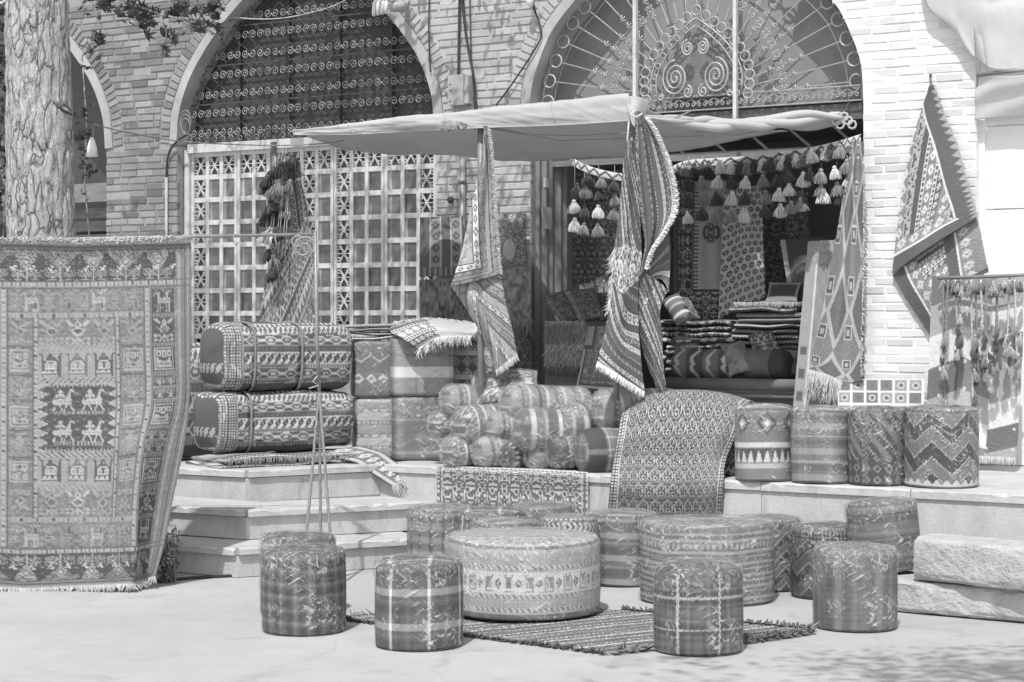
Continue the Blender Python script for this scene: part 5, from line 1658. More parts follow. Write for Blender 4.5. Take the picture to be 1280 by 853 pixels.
def bolster(label, px, py, Y, r_, L, yaw, pat, pitch=0.0, film='film', name='bolster', group='film-wrapped bolsters in the pile', endtone=.2):
    """a lying roll; px, py: middle of the end that faces the camera"""
    c = np.array(W(px, py, Y))
    root = thing(name, (c[0], c[1], c[2] - r_), label, 'bolster', group)
    ax = np.array([math.cos(yaw) * math.cos(pitch), math.sin(yaw) * math.cos(pitch), math.sin(pitch)])
    sd = np.cross(ax, [0, 0, 1]); sd /= np.linalg.norm(sd); up = np.cross(sd, ax)
    cc = min(.075, r_ * .55)
    pr = [(0.0, max(.003, (r_ - cc) * f)) for f in np.linspace(0, .95, 12)]
    for a in np.linspace(0, 90, 8): pr.append((cc - cc * math.cos(R(a)), r_ - cc + cc * math.sin(R(a))))
    for f in np.linspace(.04, .96, 40): pr.append((cc + (L - 2 * cc) * f, r_ + .004 * math.sin(f * 9)))
    for a in np.linspace(90, 0, 6): pr.append((L - cc + cc * math.cos(R(a)), r_ - cc + cc * math.sin(R(a))))
    pr += [(L, (r_ - cc) * .5), (L, .004)]
    pr = np.array(pr)
    na = 80
    th = np.linspace(0, 2 * math.pi, na, endpoint=False)
    U, A = np.meshgrid(pr[:, 0], th, indexing='ij'); Rr, _ = np.meshgrid(pr[:, 1], th, indexing='ij')
    def place(U, Rr, A): return (ax * U[..., None] + (sd * np.cos(A)[..., None] + up * np.sin(A)[..., None]) * Rr[..., None]) + np.array([0, 0, r_])
    s_ = int(px)
    sq = 1 + .05 * vnoise(A * 1.0 + 3 * np.sin(A / 2), U * 6, s_ + 2) * np.sin(A / 2)
    dome = .030 * (1 - np.clip(Rr / r_, 0, 1) ** 2) * (U < L / 2)
    tone = pat(A * r_ * 100, U * 100)
    tone = np.where(U < .012, pat(np.cos(A) * Rr * 100, np.sin(A) * Rr * 100 + 30) * .9, tone)
    tone = np.clip(tone, .01, 1) ** 1.35 * 1.05
    link('cover', mesh('cover', place(U - dome, Rr * sq, A), quads(len(pr), na, True), M['weave'], True, tone), root)
    if film:
        arc, uc = A * r_ * 100, U * 100
        rid = lambda fx, fy, sk, q: 1 - np.abs(vnoise(arc * fx + uc * sk, uc * fy, q))
        cru = rid(.30, .10, .12, s_) ** 4 + rid(.45, .12, -.2, s_ + 1) ** 5
        gr_ = (.003 + .005 * cru * (1 + 1.0 * (U < .08))) * (.4 + .6 * np.clip(np.sin(A / 2), 0, 1) ** .3)
        spoke = np.abs(np.sin(A * 7 + 2 * vnoise(A * 2, Rr * 30, s_ + 4)))
        tail = np.where(U < cc * .6, .006 + .014 * spoke * np.clip(1.15 - Rr / r_, 0, 1) + .010 * np.abs(vnoise(A * 3, Rr * 60, s_ + 6)), 0)
        link('film_wrap', mesh('film_wrap', place(U - dome - tail, Rr * sq + gr_, A), quads(len(pr), na, True), M[film], True), root)
    return root

# ------------------------------------------------------------------ the figured carpet and its rack
YC = 11.66
rack = thing('display_rack', W(394, 735, YC)[:2] + (0.004,), 'thin iron rack with a scrolled corner and three-legged upright', 'rack')
m_ = MB(); m_.tube([W(-80, 302, YC + .02), W(394, 293, YC + .02)], .010, 8); m_.build('crossbar', M['pole'], rack, True)
m_ = MB(); m_.tube([W(394, 290, YC), W(396, 420, YC), W(399, 490, YC)], .011, 8); m_.build('post', M['pole'], rack, True)
for dx, dy in ((-.10, -.06), (.10, -.08), (.0, .12)):
    b = np.array(W(399, 490, YC)); f_ = np.array([b[0] + dx, b[1] + dy, .006])
    m_ = MB(); m_.tube([tuple(b * (1 - t) + f_ * t + np.array([math.sin(t * 90) * .0012, math.cos(t * 90) * .0012, 0])) for t in np.linspace(0, 1, 70)], .009, 6); m_.build('leg', M['cord_grey'], rack, True)
m_ = MB()
q = [(p[0], p[2]) for p in spiral(0, 0, .075, 1.6, 0, 1, 30, .012)]
ctr = np.array(W(380, 310, YC))
m_.tube([tuple(ctr + np.array([x, 0, z])) for x, z in q] , .007, 6)
m_.tube([W(394, 330, YC), W(388, 318, YC), tuple(ctr + np.array([.075, 0, 0]))], .007, 6)
ctr2 = np.array(W(372, 303, YC)); m_.tube([tuple(ctr2 + np.array([x * .6, 0, z * .6])) for x, z in q], .006, 6)
m_.build('corner_scroll', M['pole'], rack, True)
for k, px in enumerate((292, 344, 240)):
    m_ = MB(); m_.tube([W(px, 293, YC), W(px, 300, YC - .01), W(px + 3, 307, YC - .02), W(px + 6, 303, YC - .03)], .004, 5); m_.build('hook', M['pole'], rack, True)
m_ = MB(); m_.tube([W(397, 470, YC - .015), W(391, 477, YC - .02), W(398, 482, YC - .018), W(386, 486, YC - .02)], .004, 5); m_.build('tied_cord', M['cord'], rack, True)
# far foot of the rack, beyond the left edge
m_ = MB(); m_.tube([W(-80, 297, YC + .02), W(-80, 405, YC + .02)[:2] + (0.006,)], .011, 8); m_.build('post', M['pole'], rack, True)

carpet = thing('figured_carpet', (-2.6, YC - .05, 0.02), 'large figured flatwoven carpet with animal panels and riders hung on the rack', 'carpet')
XL = -52
ctrl = [[(XL, 305, 11.62), (20, 305, 11.60), (90, 307, 11.60), (140, 306, 11.60), (186, 305, 11.60), (218, 304, 11.60), (238, 303, 11.60)],
        [(XL, 360, 11.58), (20, 362, 11.56), (90, 362, 11.57), (140, 361, 11.56), (187, 360, 11.57), (218, 359, 11.57), (238, 358, 11.58)],
        [(XL, 430, 11.55), (20, 434, 11.54), (90, 434, 11.55), (141, 433, 11.54), (188, 432, 11.56), (219, 431, 11.56), (238, 430, 11.58)],
        [(XL, 500, 11.54), (20, 505, 11.52), (90, 505, 11.53), (142, 504, 11.51), (189, 502, 11.54), (220, 500, 11.55), (237, 498, 11.58)],
        [(XL, 560, 11.53), (20, 566, 11.50), (90, 566, 11.52), (140, 566, 11.46), (178, 560, 11.47), (206, 558, 11.56), (230, 556, 11.58)],
        [(XL, 630, 11.53), (20, 636, 11.50), (90, 636, 11.52), (138, 636, 11.47), (170, 634, 11.46), (194, 630, 11.58), (216, 626, 11.60)],
        [(XL, 690, 11.54), (20, 698, 11.50), (90, 697, 11.52), (136, 696, 11.47), (168, 694, 11.46), (186, 690, 11.58), (204, 686, 11.60)],
        [(XL, 728, 11.54), (20, 737, 11.50), (90, 735, 11.50), (134, 733, 11.46), (167, 731, 11.46), (180, 727, 11.58), (194, 722, 11.60)]]
def pc(S, T):
    # the woven columns sit at even parameter steps along the controls
    xs = np.interp(S * 6, range(7), [0, 33.5, 67, 91.5, 114.5, 130, 139])
    ys = np.interp(T * 7, range(8), [0, 26.5, 61.5, 96, 126, 160, 190, 209])
    return pat_carpet(xs, ys)
o, P = cloth('weave', [[W(*p) for p in r_] for r_ in ctrl], 370, 260, pc, carpet, .006,
             lambda S, T: .004 * np.sin(S * 19 + T * 2) * T + .008 * vnoise(S * 3, T * 4, 61) - .03 * np.exp(-((S - .70 + .1 * (T - .5)) / .03) ** 2) * np.clip((T - .5) * 3, 0, 1))
fringe('top_fringe', P[0] + np.array([0, -.012, .0]), (.30, -.35, 1.0), .10, 700, .60, carpet, 3, .32, .0046, .55)
fringe('bottom_fringe', P[-1] + np.array([0, 0, .008]), (.2, -.6, -.8), .05, 300, .46, carpet, 4, .35, .0045, 0.0)
m_ = MB(); m_.tube([tuple(p) for p in P[0, ::4] + np.array([0, -.008, 0])], .010, 6); m_.build('rolled_hem', M['strap'], carpet, True)

# ------------------------------------------------------------------ kilim bundles on the landing
def bundle(label, X, Y, z0, yaw, L, D, H, seed, straps):
    """a stuffed kilim bag: rounded block, patterned along its length, plain medallion end"""
    root = thing('kilim_bundle', (X, Y, z0), label, 'bundle', 'stuffed kilim bundles stacked on the landing')
    n_s, n_l = 170, 217
    e = .50
    cy, cz = superloop(n_s, e, D / 2, H / 2)
    ls = np.concatenate([np.zeros(30), np.linspace(0, 1, n_l - 33), np.ones(3)])
    k = np.concatenate([np.linspace(.01, .985, 30), np.ones(n_l - 33), [.85, .5, .02]])
    lx = ls * L
    endr = np.minimum(1, np.minimum(lx, L - lx) / .13)
    k = k * (.80 + .20 * np.sqrt(np.clip(1 - (1 - endr) ** 2, 0, 1)))
    perim = np.concatenate([[0], np.cumsum(np.hypot(np.diff(cy * D / 2), np.diff(cz * H / 2)))])
    A, Lx = np.meshgrid(np.arange(n_s), lx, indexing='xy')
    K = k[:, None]
    sag = .026 * vnoise(Lx * 3, A * .05, seed) + .006 * vnoise(Lx * 13, A * .2, seed + 5) - .018 * sum(np.exp(-((Lx - s) / .022) ** 2) for s in straps)
    bulge = -.055 * (1 - np.clip(K / .80, 0, 1) ** 2) * (Lx < .001)
    P = np.stack([Lx + bulge, cy[A] * (D / 2 + sag) * K, H / 2 + cz[A] * (H / 2 + sag * .7) * K], -1)
    # unroll: coordinate down the front face from the top
    y_front = (H - P[..., 2]) * 100
    on_top = (cz[A] > .86)
    ycm = np.where(on_top, 2.0 + 0 * A, y_front)
    ycm = np.where(cy[A] < 0, y_front * (42.4 / (H * 100)), y_front)
    ycm = np.where((cz[A] > .93), 6.5 - (D / 2 + P[..., 1]) * 30, ycm)
    tone = pat_bundle(Lx * 100, ycm)
    # end panel: plain dark with a guard border and one hooked medallion
    ex = (P[..., 1] + D / 2) * 100; ez = P[..., 2] * 100
    end = np.full(tone.shape, .085)
    zb = (ez > H * 26) & (ez < H * 26 + 8) & (ex > 6) & (ex < D * 100 - 6)
    end = np.where(zb, stripe(ex, np.clip(ez - H * 26, 0, 7.99), [(8, 'runhook', .085, .42)]), end)
    dd = np.hypot((ex - D * 50) / 11, (ez - H * 66) / 6.0)
    b_ = np.minimum(np.minimum(ex, D * 100 - ex), np.minimum(ez, H * 100 - ez))
    end[(b_ < 4) & dots(ex, ez, 2.0, .28)] = .44
    tone = np.where(Lx < .004, end, tone)
    g1 = (Lx < .12) & (Lx >= .004)
    tone = np.where(g1 & dots(Lx * 100, ycm, 1.9, .3), .52, np.where(g1, .085, tone))
    tone = np.where((np.abs(Lx - .125) < .008), .26, tone)
    rot = np.array(Matrix.Rotation(yaw, 3, 'Z'))
    link('bag', mesh('bag', P @ rot.T, quads(n_l, n_s, True), M['weave'], True, tone), root)
    for s in straps:
        m_ = MB()
        q = [(s + .004 * math.sin(3 * a), math.copysign(abs(math.cos(a)) ** e, math.cos(a)) * (D / 2 + .004), H / 2 + math.copysign(abs(math.sin(a)) ** e, math.sin(a)) * (H / 2 + .004)) for a in np.linspace(0, 2 * math.pi, 50)[:-1]]
        m_.tube([tuple(rot @ np.array(p)) for p in q], .010, 5, closed=True)
        link('strap', mesh('strap', m_.v, m_.f, M['strap'], True), root)
    for xx in (.02, L - .02):
        m_ = MB(); m_.tube([tuple(rot @ np.array((xx, math.copysign(abs(math.cos(a)) ** e, math.cos(a)) * (D / 2 * .89), H / 2 + math.copysign(abs(math.sin(a)) ** e, math.sin(a)) * (H / 2 * .89)))) for a in np.linspace(0, 2 * math.pi, 50)[:-1]], .008, 5, closed=True)
        link('piping', mesh('piping', m_.v, m_.f, M['strap'], True), root)
    return root
BY = .60
def at_corner(px, Y, D):                               # origin of a bag whose near corner shows at column px
    X = (px - CX) * Y / FPX
    return X - math.sin(BY) * D / 2, Y + math.cos(BY) * D / 2
bx, by = at_corner(284, 13.62, .50)
bundle('upper stuffed kilim bundle with two straps, dark with white hooked bands', bx, by, 1.115, BY, 1.04, .50, .49, 3, (.22, .60))
bx, by = at_corner(276, 13.58, .50)
bundle('lower stuffed kilim bundle tied with a strap, resting on folded rugs', bx, by, .675, BY, 1.10, .50, .435, 8, (.24,))
bx, by = at_corner(212, 14.1, .46)
bundle('third kilim bundle half hidden behind the carpet edge', bx, by, .60, BY, .45, .46, .86, 12, ())

# folded rugs under the bundles
def folded(name, label, P0, yaw, Wd, D, layers, th, pat, group=None, fr=None, cat='rug'):
    root = thing(name, P0, label, cat, group)
    z = 0
    rot = np.array(Matrix.Rotation(yaw, 3, 'Z'))
    for k in range(layers):
        dx, dd = random.uniform(-.035, .035), random.uniform(-.03, .02); fk = random.uniform(.8, 1.5); ry = np.array(Matrix.Rotation(yaw + random.uniform(-.05, .05), 3, 'Z'))
        n_s, n_l = 28, 80
        t = np.linspace(0, 2 * math.pi, n_s, endpoint=False)
        cy = np.sign(np.cos(t)) * np.abs(np.cos(t)) ** .35 * (D / 2 + dd); cz = np.sin(t) * th / 2
        lx = np.concatenate([[-Wd / 2 + .002] , np.linspace(-Wd / 2, Wd / 2, n_l - 2), [Wd / 2 - .002]])
        kk = np.ones(n_l); kk[0] = kk[-1] = .02
        P = np.stack([np.repeat(lx[:, None], n_s, 1) + dx, cy[None] * np.maximum(kk[:, None], .6 * (kk[:, None] > .5) + .4) , z + th / 2 + cz[None] * kk[:, None] + .012 * vnoise(lx[:, None] * 5 + k, np.zeros((1, n_s)), k + 3) ], -1)
        per = np.concatenate([[0], np.cumsum(np.hypot(np.diff(cy), np.diff(cz)))])
        X_, Y_ = np.broadcast_arrays(lx[:, None] * 100, (per * 100)[None])
        link('fold', mesh('fold', P @ ry.T, quads(n_l, n_s, True)[:, ::-1], M['weave'], True, pat(X_, Y_ + 7 * k) * fk), root)
        z += th + .003
    if fr:
        e0 = rot @ np.array((-Wd / 2, -D / 2 - .01, z - .01)) + np.array(P0); e1 = rot @ np.array((Wd / 2, -D / 2 - .01, z - .01)) + np.array(P0)
        fringe('fringe', [e0, e1], (0.1, -.5, -1), fr[0], fr[1], fr[2], root, 9, .3)
    return root
q = (-1.66, 13.94)
folded('folded_rug', 'flat folded rugs with fringed edge lying under the kilim bundles', (q[0], q[1], TZ), BY, 1.22, .56, 2, .036, pat_lines, fr=(.05, 170, .3))
# the corner that hangs over the landing edge
rt = thing('draped_runner', W(485, 585, 13.9), 'narrow runner whose fringed tail hangs over the landing corner', 'rug')
ctrl = [[(395, 570, 13.95), (420, 562, 14.05), (452, 558, 14.15)], [(440, 577, 13.85), (458, 570, 13.95), (478, 566, 14.05)], [(462, 590, 13.80), (478, 584, 13.82), (494, 577, 13.90)], [(490, 608, 13.74), (502, 598, 13.76), (514, 588, 13.82)]]
o, P = cloth('weave', [[W(*p) for p in r_] for r_ in ctrl], 90, 40, lambda S, T: np.where(np.abs(S - .5) < .32, stripe(T * 80, (S - .18) * 14, [(9, 'star', .14, .5)]), np.where(np.abs(S - .5) > .45, .07, .4)), rt, .008)
fringe('fringe', P[-1], (.5, -.3, -.9), .10, 70, .5, rt, 5, .3)
# ------------------------------------------------------------------ wrapped stools on the ground
def gY(yb, z=0.0): return FPX * (EYE - z) / (yb - HOR)
ST = [  # label, px, Yc, R, h, z0, pattern, yaw, film
 ('dark finely checked stool wrapped in film, leftmost at the front', 380, 10.02, .215, .425, 0, pat_plaid_dark, 0, 'film'),
 ('half hidden stool with a braided pale band behind the dark checked stool', 373, 10.62, .205, .43, 0, lambda x, y: np.where((y > 36) & (y < 39) & (((x + y * 2) / 1.6) % 1 < .5), .6, pat_plaid_dark(x * .7, y)), .5, 'film'),
 ('bold plaid stool with white stripes in front of the big round pouf', 524, 9.56, .215, .425, 0, pat_plaid_bright, 0, 'film'),
 ('dark tartan stool with thin white crossing lines, nearest to the camera', 873, 9.42, .215, .415, 0, pat_tartan, 0, 'film'),
 ('dark upright striped stool in thick crinkled film near the stone blocks', 1069, 10.13, .215, .42, 0, pat_tall_stripes, 0, 'film_thick'),
 ('checked stool with wide grey bands left of the ribbed double pouf', 777, 11.85, .215, .435, 0, pat_wide_bands, .3, 'film'),
 ('small chequered stool with grey rows at the foot of the steps', 550, 12.25, .205, .43, 0, pat_grey_rows, 0, 'film'),
 ('stool with a bright plaid band in the back row under the hanging rug', 613, 12.0, .215, .435, 0, pat_plaid_bright, 1.2, 'film'),
 ('low back-row stool with a dark top right below the hanging rug', 678, 12.28, .205, .44, 0, pat_plain_band, 0, 'film'),
 ('round stool with a pale creased top just behind the big pouf', 632, 11.5, .20, .42, 0, pat_stripe_soft, 0, 'film'),
 ('stool with a row of arrow zigzags round its top behind the big pouf', 711, 11.62, .175, .43, 0, lambda x, y: np.where(y > 33, np.where(((x / 3.4) + np.abs(y - 38) * .22) % 1 < .5, .55, .1), .3), 0, 'film'),
 ('narrow dark zigzag stool squeezed right of the ribbed pouf', 962, 11.62, .195, .425, 0, pat_zig, 0, 'film'),
 ('plain dark stool with a light rim behind the upright striped stool', 1032, 11.28, .20, .415, 0, lambda x, y: np.where(y > 34, np.where(dots(x, y, 2.2, .2), .4, .09), pat_zig(x, y, 18, 14) * .7), .2, 'film'),
]
for lab, px, Yc, R_, h, z0, pat, yaw, flm in ST:
    stool(lab, px, Yc, R_, h, z0 + .004, pat, flm, yaw)
stool('big round pale pouf wrapped in shiny creased film on the flat rug', 653.5, 10.62, .424, .405, .022, pat_pouf, 'film_thick', 0, name='wrapped_pouf', group='film-wrapped poufs on the ground', cat='pouf', rough_film=1.6)
stool('wide ribbed pouf in crumpled film between the checked and zigzag stools', 884, 11.12, .382, .455, .004, pat_ribs, 'film_thick', 0, name='wrapped_pouf', group='film-wrapped poufs on the ground', cat='pouf', squash=.8, rough_film=1.6)
stool('tilted stool with dark bands leaning on the lower stone block', 1108, 11.02, .20, .40, .185, lambda x, y: plaid(x, y, [(40, 0, 6, .3)], [(13, 4, 3.5, .10), (13, 7, .8, .05), (13, 10, 2, .34)], .24), 'film', 0, tilt=(R(-3), R(-4), 0))
# on the terrace edge
for lab, px, Yc, R_, h, pat, yaw in (
 ('pale stool with stepped diamonds and white zigzag band on the terrace edge', 955, 12.42, .182, .475, pat_medal_band, .02),
 ('grey soft-striped stool second along the terrace edge', 1026, 12.25, .185, .47, pat_stripe_soft, .1),
 ('dark stool with small diamond lattice third along the terrace edge', 1097, 12.10, .180, .475, pat_diamonds, 0),
 ('dark stool with big dotted chevrons at the end of the terrace row', 1176, 11.98, .228, .485, pat_chevron_big, .06),
 ('dark trellis-patterned stool tucked behind the draped carpet mound', 907, 12.86, .17, .40, pat_trellis, 0)):
    stool(lab, px, Yc, R_, h, TZ + .003, pat, 'film', yaw, group='film-wrapped stools on the terrace')

# ------------------------------------------------------------------ flat rug on the ground
gr_ = thing('ground_rug', (0.35, 10.05, 0.004), 'flat pinstriped rug with dark tasselled edge spread on the concrete', 'rug')
def G(px, py, z=.012): 
    Y = FPX * (EYE - z) / (py - HOR); return ((px - CX) * Y / FPX, Y, z)
qa, qb, qc, qd = (np.array(G(*q_)) for q_ in ((424, 772), (757, 816), (1012, 787), (668, 750)))
c4 = [[qd, qc], [qa, qb]]
o, P = cloth('weave', c4, 230, 300, lambda S, T: pat_flatweave(T * 150, S * 120 + 2), gr_, .010, lambda S, T: .003 + .006 * np.abs(vnoise(S * 12, T * 4, 71)))
fringe('edge_tassels', P[-1] + np.array([0, 0, .006]), (0.1, -1, .10), .035, 260, .10, gr_, 21, .5, .007)
fringe('back_tassels', P[0, 90:] + np.array([0, 0, .006]), (0.3, 1, .3), .035, 200, .10, gr_, 22, .5, .007)
e = np.concatenate([P[::-1, -1]]) + np.array([0, 0, .006])
fringe('end_tassels', e, (.8, -.7, .15), .06, 260, .20, gr_, 23, .45, .007)
fringe('end_fringe', P[:, 0] + np.array([0, 0, .006]), (-1, .6, .1), .05, 90, .3, gr_, 24, .4, .006)
e2 = [np.array(G(930, 802)), np.array(G(970, 796)), np.array(G(1012, 790))]
fringe('loose_tassels', e2, (.5, -.6, .3), .05, 130, .14, gr_, 25, .6, .008)

# ------------------------------------------------------------------ stone blocks at the right
def block(label, pts_bottom, z0, z1, seed, depth, mat='stone_rough'):
    (x0, y0), (x1, y1) = pts_bottom
    a, b = np.array((x0, y0)), np.array((x1, y1))
    n_l, n_s = 120, 72
    t = np.linspace(0, 2 * math.pi, n_s, endpoint=False)
    e = .28
    cy = np.sign(np.cos(t)) * np.abs(np.cos(t)) ** e; cz = np.sign(np.sin(t)) * np.abs(np.sin(t)) ** e
    f = np.concatenate([[0, 0], np.linspace(0, 1, n_l - 4), [1, 1]])
    k = np.ones(n_l); k[0] = k[-1] = .02; k[1] = k[-2] = .93
    d = (b - a); L = np.linalg.norm(d); d /= L; nrm = np.array((-d[1], d[0]))
    h = z1 - z0
    Fg, Tg_ = np.meshgrid(f, t, indexing='ij')
    ns = 1 + .035 * vnoise(Fg * L * 5, Tg_ * 2.2, seed) + .02 * vnoise(Fg * L * 16, Tg_ * 7, seed + 1)
    P = np.zeros((n_l, n_s, 3))
    cyk = (cy[None] * k[:, None] * ns); czk = cz[None] * k[:, None] * ns
    off = depth / 2 + cyk * depth / 2
    P[..., 0] = a[0] + d[0] * Fg * L + nrm[0] * off
    P[..., 1] = a[1] + d[1] * Fg * L + nrm[1] * off
    P[..., 2] = np.maximum(z0, (z0 + z1) / 2 + czk * h / 2)
    return tag(obj('stone_block', P, quads(n_l, n_s, True)[:, ::-1], M[mat], None, True), label, 'block', 'stone blocks stacked by the terrace')
q0, q1 = G(1085, 763, 0.0), G(1400, 792, 0.0)
block('lower long pale stone block lying on the ground at the right', ((q0[0], q0[1]), (q1[0], q1[1])), .003, .182, 31, .46)
q0, q1 = G(1142, 725, .19), G(1400, 753, .19)
block('upper rough pale stone block resting on the lower block', ((q0[0], q0[1]), (q1[0], q1[1])), .186, .425, 41, .34)

# ------------------------------------------------------------------ carpet mound at the terrace edge
md = thing('draped_carpet', W(850, 590, 12.9)[:2] + (TZ,), 'dark palmette carpet draped over a bolster and down the terrace face', 'carpet')
def LYp(px, off=0.0):                                 # depth of the terrace front under column px
    u = (px - CX) / FPX
    return (12.43 - SK * 1.37) / (1 - SK * u) + off
ctrl = [[(800, 548, 13.62), (830, 545, 13.6), (870, 542, 13.5), (915, 540, 13.3), (950, 545, 13.1)],
        [(792, 512, 13.45), (825, 497, 13.42), (865, 493, 13.32), (908, 496, 13.15), (944, 505, 13.0)],
        [(778, 516, 13.15), (815, 496, 13.10), (860, 493, 13.0), (900, 497, 12.88), (932, 507, 12.82)],
        [(772, 545, 12.92), (808, 538, 12.82), (855, 535, 12.66), (895, 535, 12.58), (922, 540, 12.62)],
        [(767, 575, 12.88), (800, 573, 12.78), (848, 573, 12.60), (885, 572, 12.50), (908, 572, 12.52)],
        [(763, 605, LYp(763, -.10)), (800, 606, LYp(800, -.13)), (845, 607, LYp(845, -.10)), (880, 606, LYp(880, -.13)), (903, 604, LYp(903, -.09))],
        [(760, 637, LYp(760, -.06)), (800, 642, LYp(800, -.10)), (845, 644, LYp(845, -.06)), (880, 643, LYp(880, -.10)), (901, 642, LYp(901, -.05))]]
def pm(S, T):
    x, y = S * 78, T * 105
    o = pat_boteh(x, y)
    e = np.minimum(x, 78 - x)
    o = np.where((e < 4.5), np.where(dots(x, y, 2.2, .28), .45, .08), o)
    return np.where((e > 4.5) & (e < 5.3), .42, o)
o, P = cloth('weave', [[W(*p) for p in r_] for r_ in ctrl], 300, 230, pm, md, .010, lambda S, T: .010 * np.sin(S * 15) * np.clip(T * 2 - 1, 0, 1))
bol = MB()
c0, c1 = np.array(W(792, 545, 13.30)), np.array(W(930, 548, 12.92))
bol.tube([tuple(c0), tuple(c0 * .98 + c1 * .02), tuple(c0 * .02 + c1 * .98), tuple(c1)], [.15, .19, .19, .15], 20)
bol.build('bolster_inside', M['bench'], md, True)

# rug hung on the terrace face
fr_ = thing('hanging_rug', W(640, 640, LYp(640))[:2] + (.1,), 'grey floral rug hung flat over the terrace face behind the stools', 'rug')
ctrl = [[(545, 582, LYp(545, .18)), (610, 584, LYp(610, .18)), (672, 586, LYp(672, .18)), (735, 590, LYp(735, .18))],
        [(545, 585.5, LYp(545, -.045)), (610, 588, LYp(610, -.045)), (672, 590.5, LYp(672, -.045)), (735, 594, LYp(735, -.045))],
        [(545, 612, LYp(545, -.045)), (610, 615, LYp(610, -.05)), (672, 618, LYp(672, -.045)), (735, 621, LYp(735, -.05))],
        [(545, 668, LYp(545, -.045)), (610, 672, LYp(610, -.045)), (672, 675, LYp(672, -.05)), (735, 678, LYp(735, -.045))]]
cloth('weave', [[W(*p) for p in r_] for r_ in ctrl], 150, 330, lambda S, T: pat_herati(S * 118, (T - .25) * 62, Wd=118), fr_, .006)

# ------------------------------------------------------------------ the bolster pile
def pb_plain_end(x, y): return np.where(y > 12, plaid(x, y, [(9, 3, 1.0, .55), (9, 6, .7, .5)], [(11, 3, 1.0, .55), (11, 6, 2, .3)], .22), np.where(np.abs(x) < 3, .26, .11))
def pb_floral(x, y): return stripe(x, y, [(8, 'floral', .40, .12), (1.4, 'plain', .6, .1), (5, 'plain', .12, .42), (1.4, 'plain', .55, .1)])
def pb_striped(x, y): return stripe(x, y, [(7, 'plain', .10, .1), (3, 'plain', .52, .1), (6, 'plain', .16, .1), (3, 'plain', .34, .1)])
def pb_grey(x, y): return stripe(x, y, [(6, 'plain', .30, .5), (2.4, 'plain', .12, .1), (4, 'diamond', .36, .12), (1.4, 'plain', .6, .1)])
def pb_dark(x, y): return stripe(x, y, [(9, 'plain', .09, .1), (1.4, 'plain', .3, .1), (4, 'scatter', .10, .3)])
YW = .55
BO = [('plaid bolster with a dark plain end lying at the front right of the pile', 727, 566, 13.10, .150, .60, pb_plain_end, None, .42),
      ('plump pale floral bolster wrapped in film right of the awning pole foot', 746, 516, 13.42, .150, .56, pb_grey, 'film_soft', .35),
      ('long pale striped bolster lying across the top of the pile', 633, 503, 13.55, .118, .60, pb_grey, 'film_soft', .22),
      ('bolster with dark and white stripes in the middle of the pile', 648, 538, 13.35, .135, .46, pb_striped, 'film_soft', .5),
      ('crumpled pale bolster below the long striped one', 708, 528, 13.38, .115, .34, pb_floral, 'film_soft', .6),
      ('round floral bolster end at the middle left of the pile', 574, 533, 13.55, .125, .42, pb_floral, 'film_soft', .55),
      ('small bolster at the upper left of the pile', 558, 500, 13.70, .100, .40, pb_grey, 'film_soft', .4),
      ('crumpled film bolster at the far left of the pile', 543, 530, 13.75, .090, .35, pb_floral, 'film_soft', .6),
      ('pale bolster at the lower left corner of the pile', 560, 566, 13.55, .105, .36, pb_floral, 'film_soft', .7),
      ('bright creased bolster second along the bottom row', 598, 566, 13.46, .100, .36, pb_grey, 'film_soft', .7),
      ('small dark bolster with pale dots in the bottom row', 633, 570, 13.40, .092, .36, lambda x, y: np.where(dots(x, y, 5, .15), .5, pb_dark(x, y)), 'film', .7),
      ('dark bolster end with a round motif in the bottom row', 663, 570, 13.35, .090, .36, lambda x, y: np.where((x ** 2 + (y - 30) ** 2 < 9), .08, .26), 'film', .7),
      ('dark striped bolster beside the plaid one in the bottom row', 691, 567, 13.28, .105, .36, pb_dark, 'film', .6),
      ('narrow pale bolster wedged in the middle of the pile', 612, 533, 13.52, .095, .36, pb_grey, 'film_soft', .7)]
for lab, px, py, Y, r_, L, pat, flm, yw in BO:
    bolster(lab, px, py, Y, r_ * 1.1, L * 1.1, yw + random.uniform(-.35, .3), pat, random.uniform(-.08, .12), flm)
